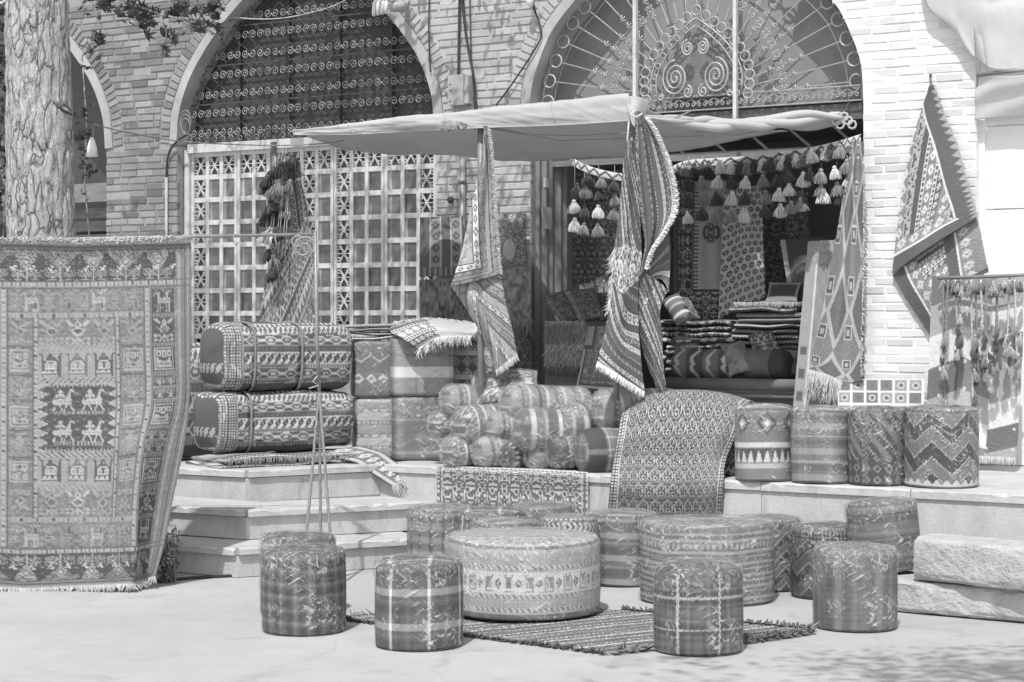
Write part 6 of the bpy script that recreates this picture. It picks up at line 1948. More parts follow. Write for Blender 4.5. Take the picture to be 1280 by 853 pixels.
# film-wrapped carpet cushion on top of the pile
def cushion(label, corners, th, pat, film=None, group=None, name='cushion', n_=36, m_=42):
    """a stuffed square cushion; corners TL TR BR BL as world points of its middle plane"""
    TL, TR, BR, BL_ = [np.array(c, float) for c in corners]
    S, T = np.meshgrid(np.linspace(0, 1, m_), np.linspace(0, 1, n_), indexing='xy')
    base = (TL * (1 - S)[..., None] + TR * S[..., None]) * (1 - T)[..., None] + (BL_ * (1 - S)[..., None] + BR * S[..., None]) * T[..., None]
    nrm = np.cross(TR - TL, BL_ - TL); nrm /= np.linalg.norm(nrm)
    if nrm[1] > 0: nrm = -nrm
    puff = (np.clip(np.sin(S * math.pi), 0, 1) * np.clip(np.sin(T * math.pi), 0, 1)) ** .45 * th / 2
    pinch = 1 - .05 * np.sin(S * math.pi)
    ctr = (TL + TR + BR + BL_) / 4
    base = ctr + (base - ctr) * (1 - .06 * (np.sin(S * math.pi) * (np.abs(T - .5) * 2) ** 4 + np.sin(T * math.pi) * (np.abs(S - .5) * 2) ** 4))[..., None]
    P1 = base + nrm * puff[..., None]; P2 = base - nrm * puff[..., None]
    V = np.concatenate([P1.reshape(-1, 3), P2.reshape(-1, 3)])
    q = quads(n_, m_)
    wd, hh = np.linalg.norm(TR - TL) * 100, np.linalg.norm(BL_ - TL) * 100
    tone = pat(S * wd, T * hh)
    root = thing(name, tuple(np.array([ctr[0], ctr[1], V[:, 2].min()])), label, 'cushion', group)
    obj('cover', V, np.concatenate([q[:, ::-1], q + n_ * m_]), M['weave'], root, True, np.concatenate([tone.ravel(), tone.ravel()]))
    if film:
        g = (.010 + .010 * np.abs(vnoise(S * 9, T * 7, int(wd))))[..., None]
        V = np.concatenate([(P1 + nrm * g).reshape(-1, 3), (P2 - nrm * g).reshape(-1, 3)])
        obj('film_wrap', V, np.concatenate([q[:, ::-1], q + n_ * m_]), M[film], root, True)
    return root
def pat_cush(x, y, wd=60, hh=40):
    o = quant(tile(ORN[7], x, y, .8), [(.5, .09), (.75, .2), (1, .44)])
    e = np.minimum(np.minimum(x, wd - x), np.minimum(y, hh - y))
    o[(e > 5) & (e < 6.4)] = .05
    o[(e > 2.2) & (e < 5) & ((x + y) / 2.4 % 1 < .5)] = .4
    return o
cushion('carpet-faced cushion in film lying on top of the bolster pile', [W(588, 470, 14.1), W(672, 464, 13.95), W(676, 492, 13.6), W(584, 508, 13.7)], .16, lambda x, y: pat_cush(x, y, 55, 40), 'film_thick')

# wrapped block poufs left of the pile, two on two
for lab, x0, x1, Y, z0, z1, pat in (
  ('lower striped block pouf in film beside the kilim bundles', 440, 489, 14.3, TZ, 1.04, lambda x, y: stripe(x, y, [(7, 'plain', .30, .1), (3, 'dot', .2, .5), (6, 'plain', .46, .1), (3, 'dash', .2, .5)])),
  ('upper dark block pouf with zigzags beside the kilim bundles', 438, 488, 14.3, 1.045, 1.47, lambda x, y: np.where((y > 10) & (y < 19), stripe(x, y - 10, [(9, 'diamond', .16, .55)]), np.where((y > 25) & (np.abs(y - 27 - 5 * tri(x, 14)) < .8), .42, .15))),
  ('lower dark block pouf in shiny film next to the bolster pile', 489, 556, 14.15, TZ, 1.06, lambda x, y: plaid(x, y, [(30, 4, 5, .22)], [(24, 30, 2, .4)], .13)),
  ('upper plaid block pouf with a white stripe next to the bolster pile', 487, 563, 14.15, 1.065, 1.50, lambda x, y: plaid(x, y, [(26, -4, 8, .34), (26, 9, 2, .14)], [(60, 18, 8, 1.0), (60, 30, 3, .12), (60, 36, 1, .1)], .26)),
  ('block pouf with stepped white diamonds behind the awning pole', 566, 628, 14.45, 1.0, 1.48, pat_navajo)):
    box_pouf(lab, x0, x1, Y, .18 if x0 < 560 else -.3, .36, z0 + .002, z1, pat, 'film' if z0 > .9 else 'film_thick')
box_pouf('plain pouf carrying the diamond pouf behind the bolster pile', 566, 628, 14.45, -.3, .36, TZ + .002, .998, pat_plain_band, 'film_thick')
# rugs heaped on the poufs
q = W(466, 432, 14.4)
folded('folded_rug', 'thin dark rugs folded in layers on top of the zigzag pouf', (q[0], 14.50, 1.485), .15, .46, .34, 4, .026, pat_lines)
rg = thing('fringed_rug', W(540, 420, 14.2), 'pale fringed rug thrown over the top of the plaid pouf', 'rug')
ctrl = [[(492, 404, 14.45), (535, 399, 14.5), (590, 404, 14.45)], [(488, 414, 14.2), (530, 402, 14.25), (594, 408, 14.2)], [(505, 424, 14.02), (540, 410, 14.0), (592, 414, 14.02)], [(523, 436, 14.0), (548, 422, 13.96), (590, 420, 14.0)]]
o, P = cloth('weave', [[W(*p) for p in r_] for r_ in ctrl], 60, 70, lambda S, T: np.where(S < .55, pat_star(S * 60, T * 30), .45), rg, .008)
fringe('front_fringe', P[-1], (-.2, -.5, -1), .085, 150, .66, rg, 31, .35, .0045)
fringe('top_fringe', P[0], (.1, -.5, .8), .06, 150, .66, rg, 32, .4, .0045, 1.0)
fringe('side_fringe', P[:, -1], (.5, -.5, -.5), .05, 60, .66, rg, 33, .4, .0045)
# ------------------------------------------------------------------ hanging kilims
def wall_d(pts, d): return [[WF(p[0], p[1], d + (p[2] if len(p) > 2 else 0)) for p in r_] for r_ in pts]
def at_y(pts, Y): return [[W(p[0], p[1], Y + (p[2] if len(p) > 2 else 0)) for p in r_] for r_ in pts]

# the big kilim on the awning pole
k3 = thing('hanging_kilim', W(795, 500, 13.1)[:2] + (TZ,), 'large banded kilim with white fringe draped from the awning pole', 'kilim', 'kilims hung at the shop front')
Y3 = 13.10
wing = [[(795, 141), (797, 140), (799, 140), (802, 141)],
        [(793, 172, .03), (801, 172, -.04), (809, 168, .02), (820, 171, -.02)],
        [(792, 208, .05), (804, 208, -.05), (817, 206, .03), (834, 206, -.02)],
        [(794, 240, .05), (808, 240, -.05), (823, 240, .03), (842, 240, -.02)],
        [(799, 272, .04), (812, 274, -.05), (826, 274, .02), (841, 266, -.03)],
        [(805, 302, .02), (812, 304, -.05), (819, 302, .0), (829, 289, -.04)],
        [(803, 326, .02), (806, 326, -.02), (809, 322, -.02), (813, 312, -.03)],
        [(800, 344, .02), (802, 344, .0), (803, 341, -.0), (805, 336, -.02)]]
o, Pw = cloth('wing', at_y(wing, Y3), 260, 100, lambda S, T: pat_kilim(T * 120, S * 42 + 3), k3, .008, lambda S, T: .008 * np.sin(S * 10 + T * 3) * np.sin(T * 3.1))
body = [[(782, 180, .04), (786, 178, -.02), (790, 176, .02), (793, 176, .05)],
        [(778, 215, .04), (784, 214, -.03), (790, 213, .02), (796, 214, .05)],
        [(774, 262, .04), (783, 260, -.03), (791, 258, .03), (800, 268, .06)],
        [(767, 320, .03), (778, 325, -.04), (788, 330, .0), (802, 322, .06)],
        [(765, 362, .03), (776, 372, -.05), (786, 366, -.01), (798, 356, .06)],
        [(758, 405, .02), (770, 412, -.04), (782, 414, .0), (798, 404, .06)],
        [(751, 436, .0), (768, 447, -.04), (786, 454, .0), (802, 458, .04)],
        [(747, 452, -.01), (766, 464, -.04), (786, 477, .0), (806, 490, .04)]]
def pk_body(S, T):
    x, y = S * 50, T * 150
    v = np.where(S < .55, y + (S - .55) * -60 * np.clip(1.2 - T, .2, 1), y - (S - .55) * 60 * np.clip(1.1 - T, -.8, 1))
    o = pat_kilim(x, 150 - v)
    mid = (T > .38) & (T < .56)
    fl = quant(tile(ORN[3], x, y, .8), [(.6, .62), (.85, .10), (1, .3)])
    d = np.abs((x / 12) % 1 - .5) + np.abs((y / 14) % 1 - .5)
    fl = np.where(d < .28, .11, fl); fl = np.where(d < .12, .5, fl)
    edge = np.abs(T - .47) < .09 - .05 * np.abs(S - .5)
    return np.where(edge, fl, o)
o, Pb = cloth('body', at_y(body, Y3 - .04), 300, 110, pk_body, k3, .008)
lower = [[(798, 342, .02), (806, 342, -.02), (820, 350, .02), (836, 364, .02)],
         [(797, 366, .05), (806, 362, -.02), (816, 366, .02), (830, 372, .04)],
         [(798, 392, .05), (806, 386, -.03), (816, 388, .0), (825, 392, .04)],
         [(800, 420, .05), (808, 414, -.03), (818, 416, .0), (828, 420, .04)],
         [(806, 446, .05), (813, 442, -.03), (822, 446, .0), (829, 452, .04)],
         [(816, 474, .05), (822, 474, -.02), (828, 476, .0), (832, 480, .04)],
         [(828, 496, .04), (830, 497, .0), (831, 498, .0), (833, 500, .03)]]
o, Pl = cloth('lower_fold', at_y(lower, Y3 + .03), 220, 90, lambda S, T: np.where((T + S * .5 < .50) & (T > .24) & (S > .25), quant(tile(ORN[3], S * 34, T * 100, .8), [(.6, .6), (1, .11)]), pat_kilim(S * 40, T * 85 - S * 45 + 120)), k3, .008)
tip = [[(803, 340, -.02), (815, 315, -.02), (836, 282, .0)], [(806, 344, -.01), (822, 332, .0), (838, 320, .02)], [(818, 348, .02), (828, 350, .02), (836, 362, .03)]]
cloth('back_fold', at_y(tip, Y3 + .06), 90, 60, lambda S, T: pat_kilim(S * 60, T * 36 + 8), k3, .006)
fringe('wing_fringe', Pw[8:, -1] + np.array([0, -.01, 0]), (.8, -.5, -.1), .036, 620, .74, k3, 41, .35, .0050)
fringe('foot_fringe', Pb[-1] + np.array([0, -.006, 0]), (-.35, -.2, -1), .05, 190, .74, k3, 42, .12, .0048)
fringe('left_fringe', Pb[105:175, 0], (-.6, -.2, -1), .06, 80, .70, k3, 43, .25, .0045)
m_ = MB(); m_.tube([W(795, 138, 13.05), W(788, 143, 13.04), W(796, 147, 13.03), W(803, 142, 13.05)], .008, 6); m_.tube([W(786, 152, 13.05), W(784, 175, 13.06), W(788, 185, 13.05)], .006, 5); m_.build('tie_cord', M['cord'], k3, True)

# kilim on the other awning pole
k2 = thing('hanging_kilim', W(605, 470, 13.6)[:2] + (TZ,), 'tall folded kilim with stepped borders hung beside the grey awning pole', 'kilim', 'kilims hung at the shop front')
up = [[(605, 158), (606, 158), (607, 158), (609, 158)],
      [(602, 195, .03), (606, 194, -.03), (610, 193, .02), (613, 192)],
      [(594, 235, .03), (602, 234, -.03), (610, 233, .02), (616, 232)],
      [(586, 272, .03), (597, 271, -.03), (608, 269, .02), (618, 267)],
      [(576, 318, .02), (592, 315, -.04), (607, 312, .02), (621, 308)],
      [(568, 344, .0), (588, 340, -.04), (606, 336, .02), (623, 331)],
      [(563, 358, .02), (586, 353, -.03), (605, 348, .02), (624, 342)]]
def pk_up(S, T):
    x, y = S * 36 * (T * .9 + .1), T * 96
    v = np.minimum((1 - S) * 44 * (T * .9 + .1), (1 - T) * 84)
    return pat_geo(np.where((1 - S) * 40 * (T * .9 + .1) < (1 - T) * 70, y, x), v + 2)
o, P = cloth('upper_fold', at_y(up, 13.60), 240, 90, pk_up, k2, .008)
fringe('fringe', P[4:, -1] + np.array([0, -.008, 0]), (.8, -.5, -.2), .028, 480, .56, k2, 51, .3, .0042)
lo = [[(564, 359, .05), (585, 354, .0), (604, 350, .05), (626, 344, .02)],
      [(576, 376, .05), (592, 372, -.02), (606, 370, .05), (629, 362, .0)],
      [(590, 398, .05), (602, 392, -.02), (613, 388, .05), (633, 384, .0)],
      [(602, 420, .05), (611, 414, -.02), (621, 409, .04), (638, 404, .0)],
      [(612, 442, .05), (620, 436, -.02), (629, 430, .04), (642, 422, .0)],
      [(619, 463, .04), (626, 458, -.02), (634, 452, .04), (646, 442, .0)]]
o, P = cloth('lower_fold', at_y(lo, 13.62), 170, 110, lambda S, T: pat_geo(S * 50, (1 - T) * 62 + np.where(S < .42, (S - .42) * -62, (S - .42) * 50) + 3), k2, .008)
fringe('foot_fringe', P[-1] + np.array([0, -.006, 0]), (.3, -.2, -1), .05, 110, .62, k2, 52, .15, .0045)

# kilim on the lattice window with a bunch of tassels
YK1 = 15.3
k1 = thing('hanging_kilim', W(358, 404, YK1)[:2] + (1.6,), 'knotted pile kilim hung on a post in front of the lattice window', 'kilim', 'kilims hung at the shop front')
kc = [[(352, 193), (357, 192), (362, 192), (367, 194)],
      [(350, 230, .03), (360, 230, -.04), (369, 230, .0), (377, 230, .02)],
      [(346, 268, .03), (360, 268, -.04), (372, 268, .0), (385, 268, .02)],
      [(341, 310, .03), (358, 310, -.04), (374, 310, .0), (390, 310, .02)],
      [(332, 350, .03), (354, 350, -.04), (374, 350, .0), (393, 350, .02)],
      [(322, 408, .03), (350, 408, -.03), (374, 408, .0), (398, 408, .02)]]
cloth('weave', at_y(kc, YK1), 240, 110, lambda S, T: np.where(T < .62 - .2 * S, pat_pile(T * 110 + S * 20, S * 42 * (T + .3) - T * 36), pat_pile(S * 60 - T * 40, T * 60 + S * 34)), k1, .008)
post = thing('kilim_post', W(342, 404, YK1 + .08)[:2] + (TZ,), 'dark upright post in front of the lattice window', 'post')
m_ = MB(); q = W(342, 178, YK1 + .08); m_.tube([q[:2] + (TZ,), q], .026, 10); m_.build('shaft', M['iron_grey'], post, True)
m_ = MB()
for s in (-1, 1): m_.tube([tuple(np.array(W(342, 168, YK1 + .08)) + np.array([s * .035 + s * p[0] * .9, 0, p[2] * .9])) for p in spiral(0, 0, .05, 1.4, math.pi, -1, 18)], .008, 5)
m_.build('scroll_head', M['iron'], post, True)

def tassel_mesh(name, mat, h=.10, r_=.034, seed=0):
    g = np.random.default_rng(seed)
    na = 22
    pr = [(.003, h * 1.08), (.008, h * 1.04), (r_ * .38, h), (r_ * .36, h * .90), (r_ * .30, h * .84), (r_ * .55, h * .74), (r_ * .80, h * .5), (r_ * .95, h * .25), (r_, .004), (r_ * .5, .0)]
    V, Fc = [], []
    for i, (rr, z) in enumerate(pr):
        for j in range(na):
            a = 2 * math.pi * j / na
            k = 1 + (.14 * (1 if j % 2 else -1) + g.uniform(-.08, .08)) * (i >= 5)
            V.append((math.cos(a) * rr * k, math.sin(a) * rr * k, z + (g.uniform(-.006, .006) if i >= 8 else 0)))
    for i in range(len(pr) - 1):
        for j in range(na): Fc.append((i * na + j, (i + 1) * na + j, (i + 1) * na + (j + 1) % na, i * na + (j + 1) % na))
    Fc.append(tuple(range((len(pr) - 1) * na, len(pr) * na))[::-1])
    return mesh(name, V, Fc, mat, True)
TM = {k: [tassel_mesh('tassel', M[m], .085, .034, s) for s in range(2)] for k, m in (('L', 'wool_light'), ('M', 'wool_mid'), ('D', 'wool_dark'))}

def yarn_tassel(mat, seed, n_=70, h=.085, r_=.034):
    """a tassel of loose yarn ends under a bound neck"""
    g = random.Random(seed); m_ = MB()
    m_.tube([(0, 0, h * 1.1), (0, 0, h), (0, 0, h * .86)], [.004, r_ * .42, r_ * .36], 8)
    for _ in range(n_):
        a = g.uniform(0, 6.283); q = math.sqrt(g.random()) * r_ * g.uniform(.7, 1.25); L = g.uniform(.0, .18) * h
        m_.tube([(math.cos(a) * q * .25, math.sin(a) * q * .25, h * .88), (math.cos(a) * q * .85, math.sin(a) * q * .85, h * .5), (math.cos(a + g.uniform(-.2, .2)) * q * 1.1, math.sin(a) * q * 1.1, L)], [.0028, .0034, .002], 3, cap=False)
    return mesh('tassel', m_.v, m_.f, mat, True)
YT = {k: [yarn_tassel(M[m], s, 90, .085, .042) for s in range(2)] for k, m in (('L', 'wool_light'), ('M', 'wool_mid'), ('D', 'wool_dark'))}
tb = thing('tassel_bunch', W(348, 340, YK1 - .12), 'bunch of dark and pale wool tassels hung beside the knotted kilim', 'tassels')
tbb = wloc(tb)
for px, py, k, s in ((352, 215, 'D', 1.5), (362, 208, 'D', 1.6), (342, 222, 'D', 1.7), (334, 232, 'D', 1.5), (370, 218, 'D', 1.3), (356, 235, 'M', 1.3), (338, 245, 'M', 1.6), (346, 240, 'M', 1.6), (330, 238, 'M', 1.2),
                     (336, 268, 'D', 1.5), (344, 262, 'D', 1.5), (349, 275, 'D', 1.5), (331, 278, 'D', 1.3), (356, 268, 'M', 1.1), (331, 300, 'L', 1.7), (339, 298, 'L', 1.5), (350, 296, 'D', 1.3), (336, 322, 'D', 1.2), (344, 330, 'M', 1.3), (340, 345, 'D', 1.2)):
    link('tassel', random.choice(YT[k]), tb, Vector(W(px, py, YK1 - .12 + random.uniform(-.05, .05))) - tbb - Vector((0, 0, .04)), (random.uniform(-.3, .3), random.uniform(-.5, .5), random.uniform(0, 6)), (s, s, s))
m_ = MB()
for k in range(6): m_.tube([W(344 + k * 4, 196, YK1 - .06), W(340 + k * 4 + random.uniform(-6, 6), 240, YK1 - .14), W(336 + k * 4, 300 + k * 6, YK1 - .12)], .005, 5)
m_.build('cord', M['cord'], tb, True)

# kilim hung in the right jamb of the shop
k4 = thing('hanging_kilim', WF(1045, 505, .1)[:2] + (TZ,), 'bold kilim with pale medallions hung at the right side of the shop opening', 'kilim', 'kilims hung at the shop front')
kc = [[(1064, 178, .02), (1068, 177, .06), (1073, 177, .02), (1079, 178, .05)],
      [(1057, 225, .0), (1064, 224, .07), (1071, 224, .02), (1079, 226, .06)],
      [(1048, 280, .0), (1058, 280, .08), (1068, 280, .02), (1079, 282, .07)],
      [(1036, 345, .0), (1051, 345, .09), (1064, 346, .02), (1078, 348, .07)],
      [(1024, 405, .0), (1044, 408, .09), (1060, 408, .02), (1077, 410, .07)],
      [(1014, 445, .0), (1036, 450, .08), (1058, 452, .02), (1076, 450, .07)],
      [(1011, 462, .0), (1034, 468, .08), (1056, 478, .02), (1076, 476, .07)]]
o, P = cloth('weave', wall_d(kc, .10), 260, 110, lambda S, T: pat_big_kilim(S * 58, T * 160), k4, .008)
fringe('fringe', P[-1, :60], (-.2, -.1, -1), .20, 120, .56, k4, 61, .08, .0045)
fringe('side_fringe', P[20:220, -1], (.4, -.6, -.5), .03, 160, .6, k4, 62, .4, .0045)

# kilim pinned to the whitewashed pier
k5 = thing('hanging_kilim', WF(1165, 420, .06), 'star-patterned kilim with dark borders pinned by one corner to the white pier', 'kilim', 'kilims hung at the shop front')
kc = [[(1162, 107, .02), (1164, 106, .03), (1166, 106, .03), (1168, 108, .02)],
      [(1148, 150, .02), (1158, 148, .05), (1169, 145, .04), (1180, 142, .03)],
      [(1136, 195, .02), (1155, 190, .06), (1174, 185, .05), (1196, 180, .04)],
      [(1126, 250, .02), (1152, 242, .07), (1178, 234, .06), (1208, 222, .05)],
      [(1120, 298, .02), (1150, 285, .08), (1180, 268, .07), (1217, 252, .06)],
      [(1115, 342, .03), (1148, 318, .10), (1178, 298, .08), (1222, 272, .07)]]
def pk5(S, T):
    x = S * 62 * (T * .92 + .08); y = T * 120
    inner = pat_star(y * .9 + x * .1, x * 1.25 - y * .06)
    right = (1 - S) * 62 * (T * .92 + .08); bottom = (1 - T) * 95
    e = np.minimum(right, bottom)
    o = inner
    o = np.where(e < 19, np.where(np.abs(((y + x) / 7) % 1 - .5) * 12 < 3, .5, .22), o) if False else o
    o = np.where((e < 17) & (bottom < right), stripe(x, bottom, [(9.0, 'plain', .11, .1), (1.6, 'plain', .7, .1), (8, 'star', .26, .58)]), o)
    o = np.where((right < 11) & (right <= bottom), np.where(right < 4.2 * tri(y, 5.5), .34, .11), o)
    o = np.where((right > 11) & (right < 12.2) & (right < bottom), .62, o)
    return o
cloth('upper_fold', wall_d(kc, .03), 260, 170, pk5, k5, .008)
kc = [[(1116, 344, .02), (1146, 322, .03), (1180, 300, .02), (1221, 270, .03)],
      [(1128, 366, .02), (1152, 342, .05), (1183, 318, .01), (1226, 296, .05)],
      [(1146, 394, .02), (1164, 366, .06), (1187, 342, .01), (1231, 320, .05)],
      [(1164, 422, .02), (1178, 394, .06), (1192, 366, .02), (1235, 340, .04)]]
def pk5b(S, T):
    x, y = S * 70, T * 52
    left = S * 58; right = (1 - S) * 60; bot = (1 - T) * 44
    o = pat_star(x + y * .3, y + 3)
    o = np.where(left < 9, .11, np.where(left < 10.8, .7, np.where(left < 19, stripe(y, left - 10.8, [(8.2, 'cross', .25, .58)]), o)))
    o = np.where((S > .66), stripe(y, (S - .66) * 66, [(7, 'plain', .12, .1), (1.6, 'plain', .7, .1), (9, 'star', .26, .58), (6, 'plain', .28, .1)]), o)
    o = np.where((S > .6) & (bot < 4), .11, o)
    return o
cloth('lower_fold', wall_d(kc, .02), 130, 220, pk5b, k5, .008)
m_ = MB(); m_.tube([WF(1163, 94, .0), WF(1163, 94, .05)], .010, 8); m_.tube([WF(1163, 94, .04), WF(1164, 107, .05)], .004, 5); m_.build('nail', M['iron'], k5, True)

# block-pattern rug and the tassel bar at the right end
k6 = thing('hanging_rug', WF(1215, 580, .45)[:2] + (TZ,), 'rug of slanting grey and white blocks hung under the tassel bar', 'rug')
kc = [[(1165, 345, .0), (1200, 346, .03), (1240, 346, .0), (1279, 347, .02)], [(1162, 425, .02), (1198, 425, .06), (1238, 426, .02), (1278, 427, .05)],
      [(1158, 505, .02), (1195, 506, .07), (1235, 507, .02), (1274, 508, .05)], [(1152, 566, .02), (1190, 568, .08), (1230, 570, .02), (1270, 572, .05)]]
o, P = cloth('weave', wall_d(kc, .45), 200, 120, lambda S, T: pat_blocks(S * 62, T * 124), k6, .008)
fringe('fringe', P[-1], (0, -.1, -1), .055, 150, .66, k6, 71, .12, .0045)
tbar = thing('tassel_rack', WF(1225, 345, .62), 'bar hung with long braided cords and clusters of wool tassels', 'tassels')
tb6 = wloc(tbar)
m_ = MB(); m_.tube([WF(1172, 348, .60), WF(1282, 344, .60)], .012, 8); m_.build('bar', M['wood_grey'], tbar, True)
for px in (1180, 1262):
    m_ = MB(); m_.tube([WF(px, 347, .60), WF(px, 352, .40), WF(px, 356, .02)], .005, 5); m_.build('bracket', M['iron_grey'], tbar, True)
TS = [yarn_tassel(plain('mixed wool %d' % k, lo, hi, 80, .95, bump=.8, bscale=200), k) for k, (lo, hi) in enumerate(((.10, .26), (.20, .42), (.36, .64)))]
for k in range(62):
    link('tassel', random.choice(TS), tbar, Vector(WF(1176 + k * 1.65, 358 + random.uniform(-7, 6), .64 + random.uniform(-.03, .04))) - tb6 - Vector((0, 0, .05)), (random.uniform(-.3, .3), random.uniform(-.3, .3), random.uniform(0, 6)), (.55, .55, .7))
for px, yend, n_ in ((1179, 505, 7), (1185, 470, 4), (1194, 452, 6), (1201, 440, 6), (1214, 500, 5), (1219, 466, 6), (1226, 470, 6), (1233, 455, 5), (1247, 462, 5), (1262, 456, 6), (1268, 450, 4)):
    c = MB(); d = .64 + random.uniform(-.03, .06)
    x1 = px + random.uniform(-5, 5)
    for ph in (0, 2.1, 4.2):
        q = [WF(px + (x1 - px) * t + math.cos(t * 40 + ph) * .7, 350 + (yend - 350) * t, d + math.sin(t * 40 + ph) * .006) for t in np.linspace(0, 1, 46)]
        c.tube(q, .005, 4)
    c.build('braided_cord', M['cord_grey'] if px % 2 else M['cord'], tbar, True)
    for k in range(n_):
        t = 1 - .55 * (k / n_) ** 1.2
        s = random.uniform(.6, .85)
        link('tassel', random.choice(TS), tbar, Vector(WF(px + (x1 - px) * t + random.uniform(-2.5, 2.5), 350 + (yend - 350) * t + random.uniform(-4, 4), d + random.uniform(-.02, .04))) - tb6 - Vector((0, 0, .05)), (random.uniform(-.4, .4), random.uniform(-.4, .4), random.uniform(0, 6)), (s * .8, s * .8, s * 1.35))
# small framed-square rug between the stools and the pier
k7 = thing('patchwork_rug', WF(1100, 510, .25)[:2] + (TZ,), 'patchwork rug of framed squares leaning on the white pier behind the stools', 'rug')
kc = [[(1047, 474, .05), (1100, 474, .05), (1156, 474, .05)], [(1047, 512, .14), (1100, 513, .14), (1155, 514, .14)], [(1046, 562, .26), (1100, 564, .26), (1154, 566, .26)]]
cloth('weave', wall_d(kc, .06), 110, 120, lambda S, T: pat_patch(S * 64, T * 50), k7, .008)

# two rugs hung on the dusty pier behind the pole kilim
def small_hang(label, quad, d, pat, n_=90, m_=90, fr=None, film=None):
    root = thing('hanging_rug', WF(quad[0][0], quad[2][1], d), label, 'rug')
    TL, TR, BR, BL_ = quad
    kc = [[TL, ((TL[0] + TR[0]) / 2, (TL[1] + TR[1]) / 2), TR], [((TL[0] + BL_[0]) / 2, (TL[1] + BL_[1]) / 2, .03), ((TL[0] + BR[0]) / 2, (TL[1] + BR[1]) / 2, .10), ((TR[0] + BR[0]) / 2, (TR[1] + BR[1]) / 2, .03)], [BL_, ((BL_[0] + BR[0]) / 2, (BL_[1] + BR[1]) / 2), BR]]
    o, P = cloth('weave', wall_d(kc, d), n_, m_, pat, root, .010)
    if fr: fringe('fringe', P[-1], (0, -.2, -1), fr[0], fr[1], fr[2], root, int(quad[0][0]), .25, .006)
    if film:
        P2 = P + np.array([F(0, 0, .03)[k] - F(0, 0, 0)[k] for k in range(3)]) * (.6 + .4 * np.abs(RNG.normal(size=P.shape[:2])))[..., None] * .5
        obj('film_wrap', P2, quads(*P.shape[:2]), M[film], root, True)
    return root
def pat_starcol(S, T):
    x, y = S * 42, T * 52
    o = np.full(x.shape, .10)
    for x0 in (10, 30):
        rect(o, x, y, x0, 2, x0 + 10, 44, .24)
        for k in range(4): blit(o, 'star', x, y, x0 + 1, 3 + k * 10, 8, 8, (.08, .3, .1))
    o[(np.abs(x - 10) < .6) | (np.abs(x - 20) < .6) | (np.abs(x - 30) < .6) | (np.abs(x - 40) < .6)] = .42
    o[y > 44] = .22
    o[(y > 44) & (tri(x, 5) < .5)] = .09
    return o
small_hang('small dark rug with columns of stars hung beside the lattice window', [(525, 272), (578, 270), (580, 345), (524, 346)], .12, pat_starcol)
small_hang('dark shaggy rug hung below the star rug on the dusty pier', [(524, 350), (590, 348), (592, 396), (525, 400)], .14, lambda S, T: .12 + .10 * vnoise(S * 30, T * 8, 3) + .02, fr=(.16, 260, .24))
small_hang('folded dark rug in film hung behind the pole kilim', [(618, 268), (656, 266), (658, 330), (620, 334)], .14, lambda S, T: np.where(np.hypot(S - .45, T - .7) < .2, .4, pat_medallion(S * 40, T * 60)), film='film')
small_hang('grey sheepskin hung low behind the pole kilim', [(620, 336), (662, 332), (664, 398), (622, 402)], .12, lambda S, T: .20 + .12 * vnoise(S * 14, T * 14, 5), fr=(.18, 220, .26))
small_hang('dark dusty rug hung down to the floor beside the door post', [(618, 404), (660, 402), (662, 470), (620, 474)], .10, lambda S, T: pat_medallion(S * 40, T * 60) * .9, fr=(.08, 120, .2))

# ------------------------------------------------------------------ inside the shop
# cloth wall on the left
tc = thing('curtain', WF(692, 470, -.45)[:2] + (TZ,), 'plain grey cloth curtain at the left inside the shop', 'curtain')
P, S, T = surf([[F(.20, z_, -.02), F(.215, z_, -.25), F(.235, z_, -.50)] for z_ in (3.0, 1.9, TZ + .01)], 40, 60)
P = P + normals(P) * (.010 * np.sin(S * 30) + .006 * np.sin(S * 13))[..., None]
solid(obj('cloth', P, quads(40, 60), M['curtain'], tc, True), .004)
nb = MB(); nb.fbox(.248, .252, 2.38, 2.56, -.22, -.06)
tag(nb.build('notice', M['plaster']), 'small pale paper notice pinned to the grey curtain', 'notice')
sw = MB(); sw.fbox(.25, .275, 2.72, 2.80, -.16, -.08)
tag(sw.build('switch_box', M['grey_plastic']), 'small pale switch box above the curtain', 'switch')

def back_rug(label, quad, d, pat, n_=90, m_=70, name='hanging_rug'):
    TL, TR, BR, BL_ = quad
    mid = lambda p, q: ((p[0] + q[0]) / 2, (p[1] + q[1]) / 2)
    kc = [[TL, mid(TL, TR), TR], [mid(TL, BL_), mid(TL, BR) + (.03,), mid(TR, BR)], [BL_, mid(BL_, BR), BR]]
    root = thing(name, WF(*mid(BL_, BR), d), label, 'rug', 'rugs hung inside the shop')
    cloth('weave', wall_d(kc, d), n_, m_, pat, root, .008, lambda S, T: .012 * np.sin(S * 9))
    return root
back_rug('dark floral rug hung behind the left tassels inside the shop', [(714, 215), (790, 212), (790, 395), (714, 395)], -1.2, lambda S, T: pat_medallion(S * 90, T * 200) * 1.9, 130, 90)
back_rug('dark rug with one column of ornaments beside the tent rug', [(842, 225), (870, 225), (870, 400), (842, 400)], -1.3, lambda S, T: np.where(np.abs(S - .5) < .3, pat_persian(S * 30, T * 150, .9, 4) * .9, .08), 120, 50)
back_rug('plain grey tent rug with a dark octagon hung inside the shop', [(866, 226), (914, 226), (912, 362), (864, 362)], -1.2, lambda S, T: pat_tent(S * 52, T * 130), 130, 80)
back_rug('pale rug scattered with dark octagons hung inside the shop', [(905, 236), (952, 232), (956, 372), (898, 398)], -1.05, lambda S, T: pat_octagon(S * 52, T * 150), 150, 90)
back_rug('very dark rug hung between the octagon rug and the leaning board', [(950, 240), (1010, 236), (1012, 380), (954, 380)], -1.5, lambda S, T: pat_medallion(S * 60, T * 120) * 1.3, 90, 60)
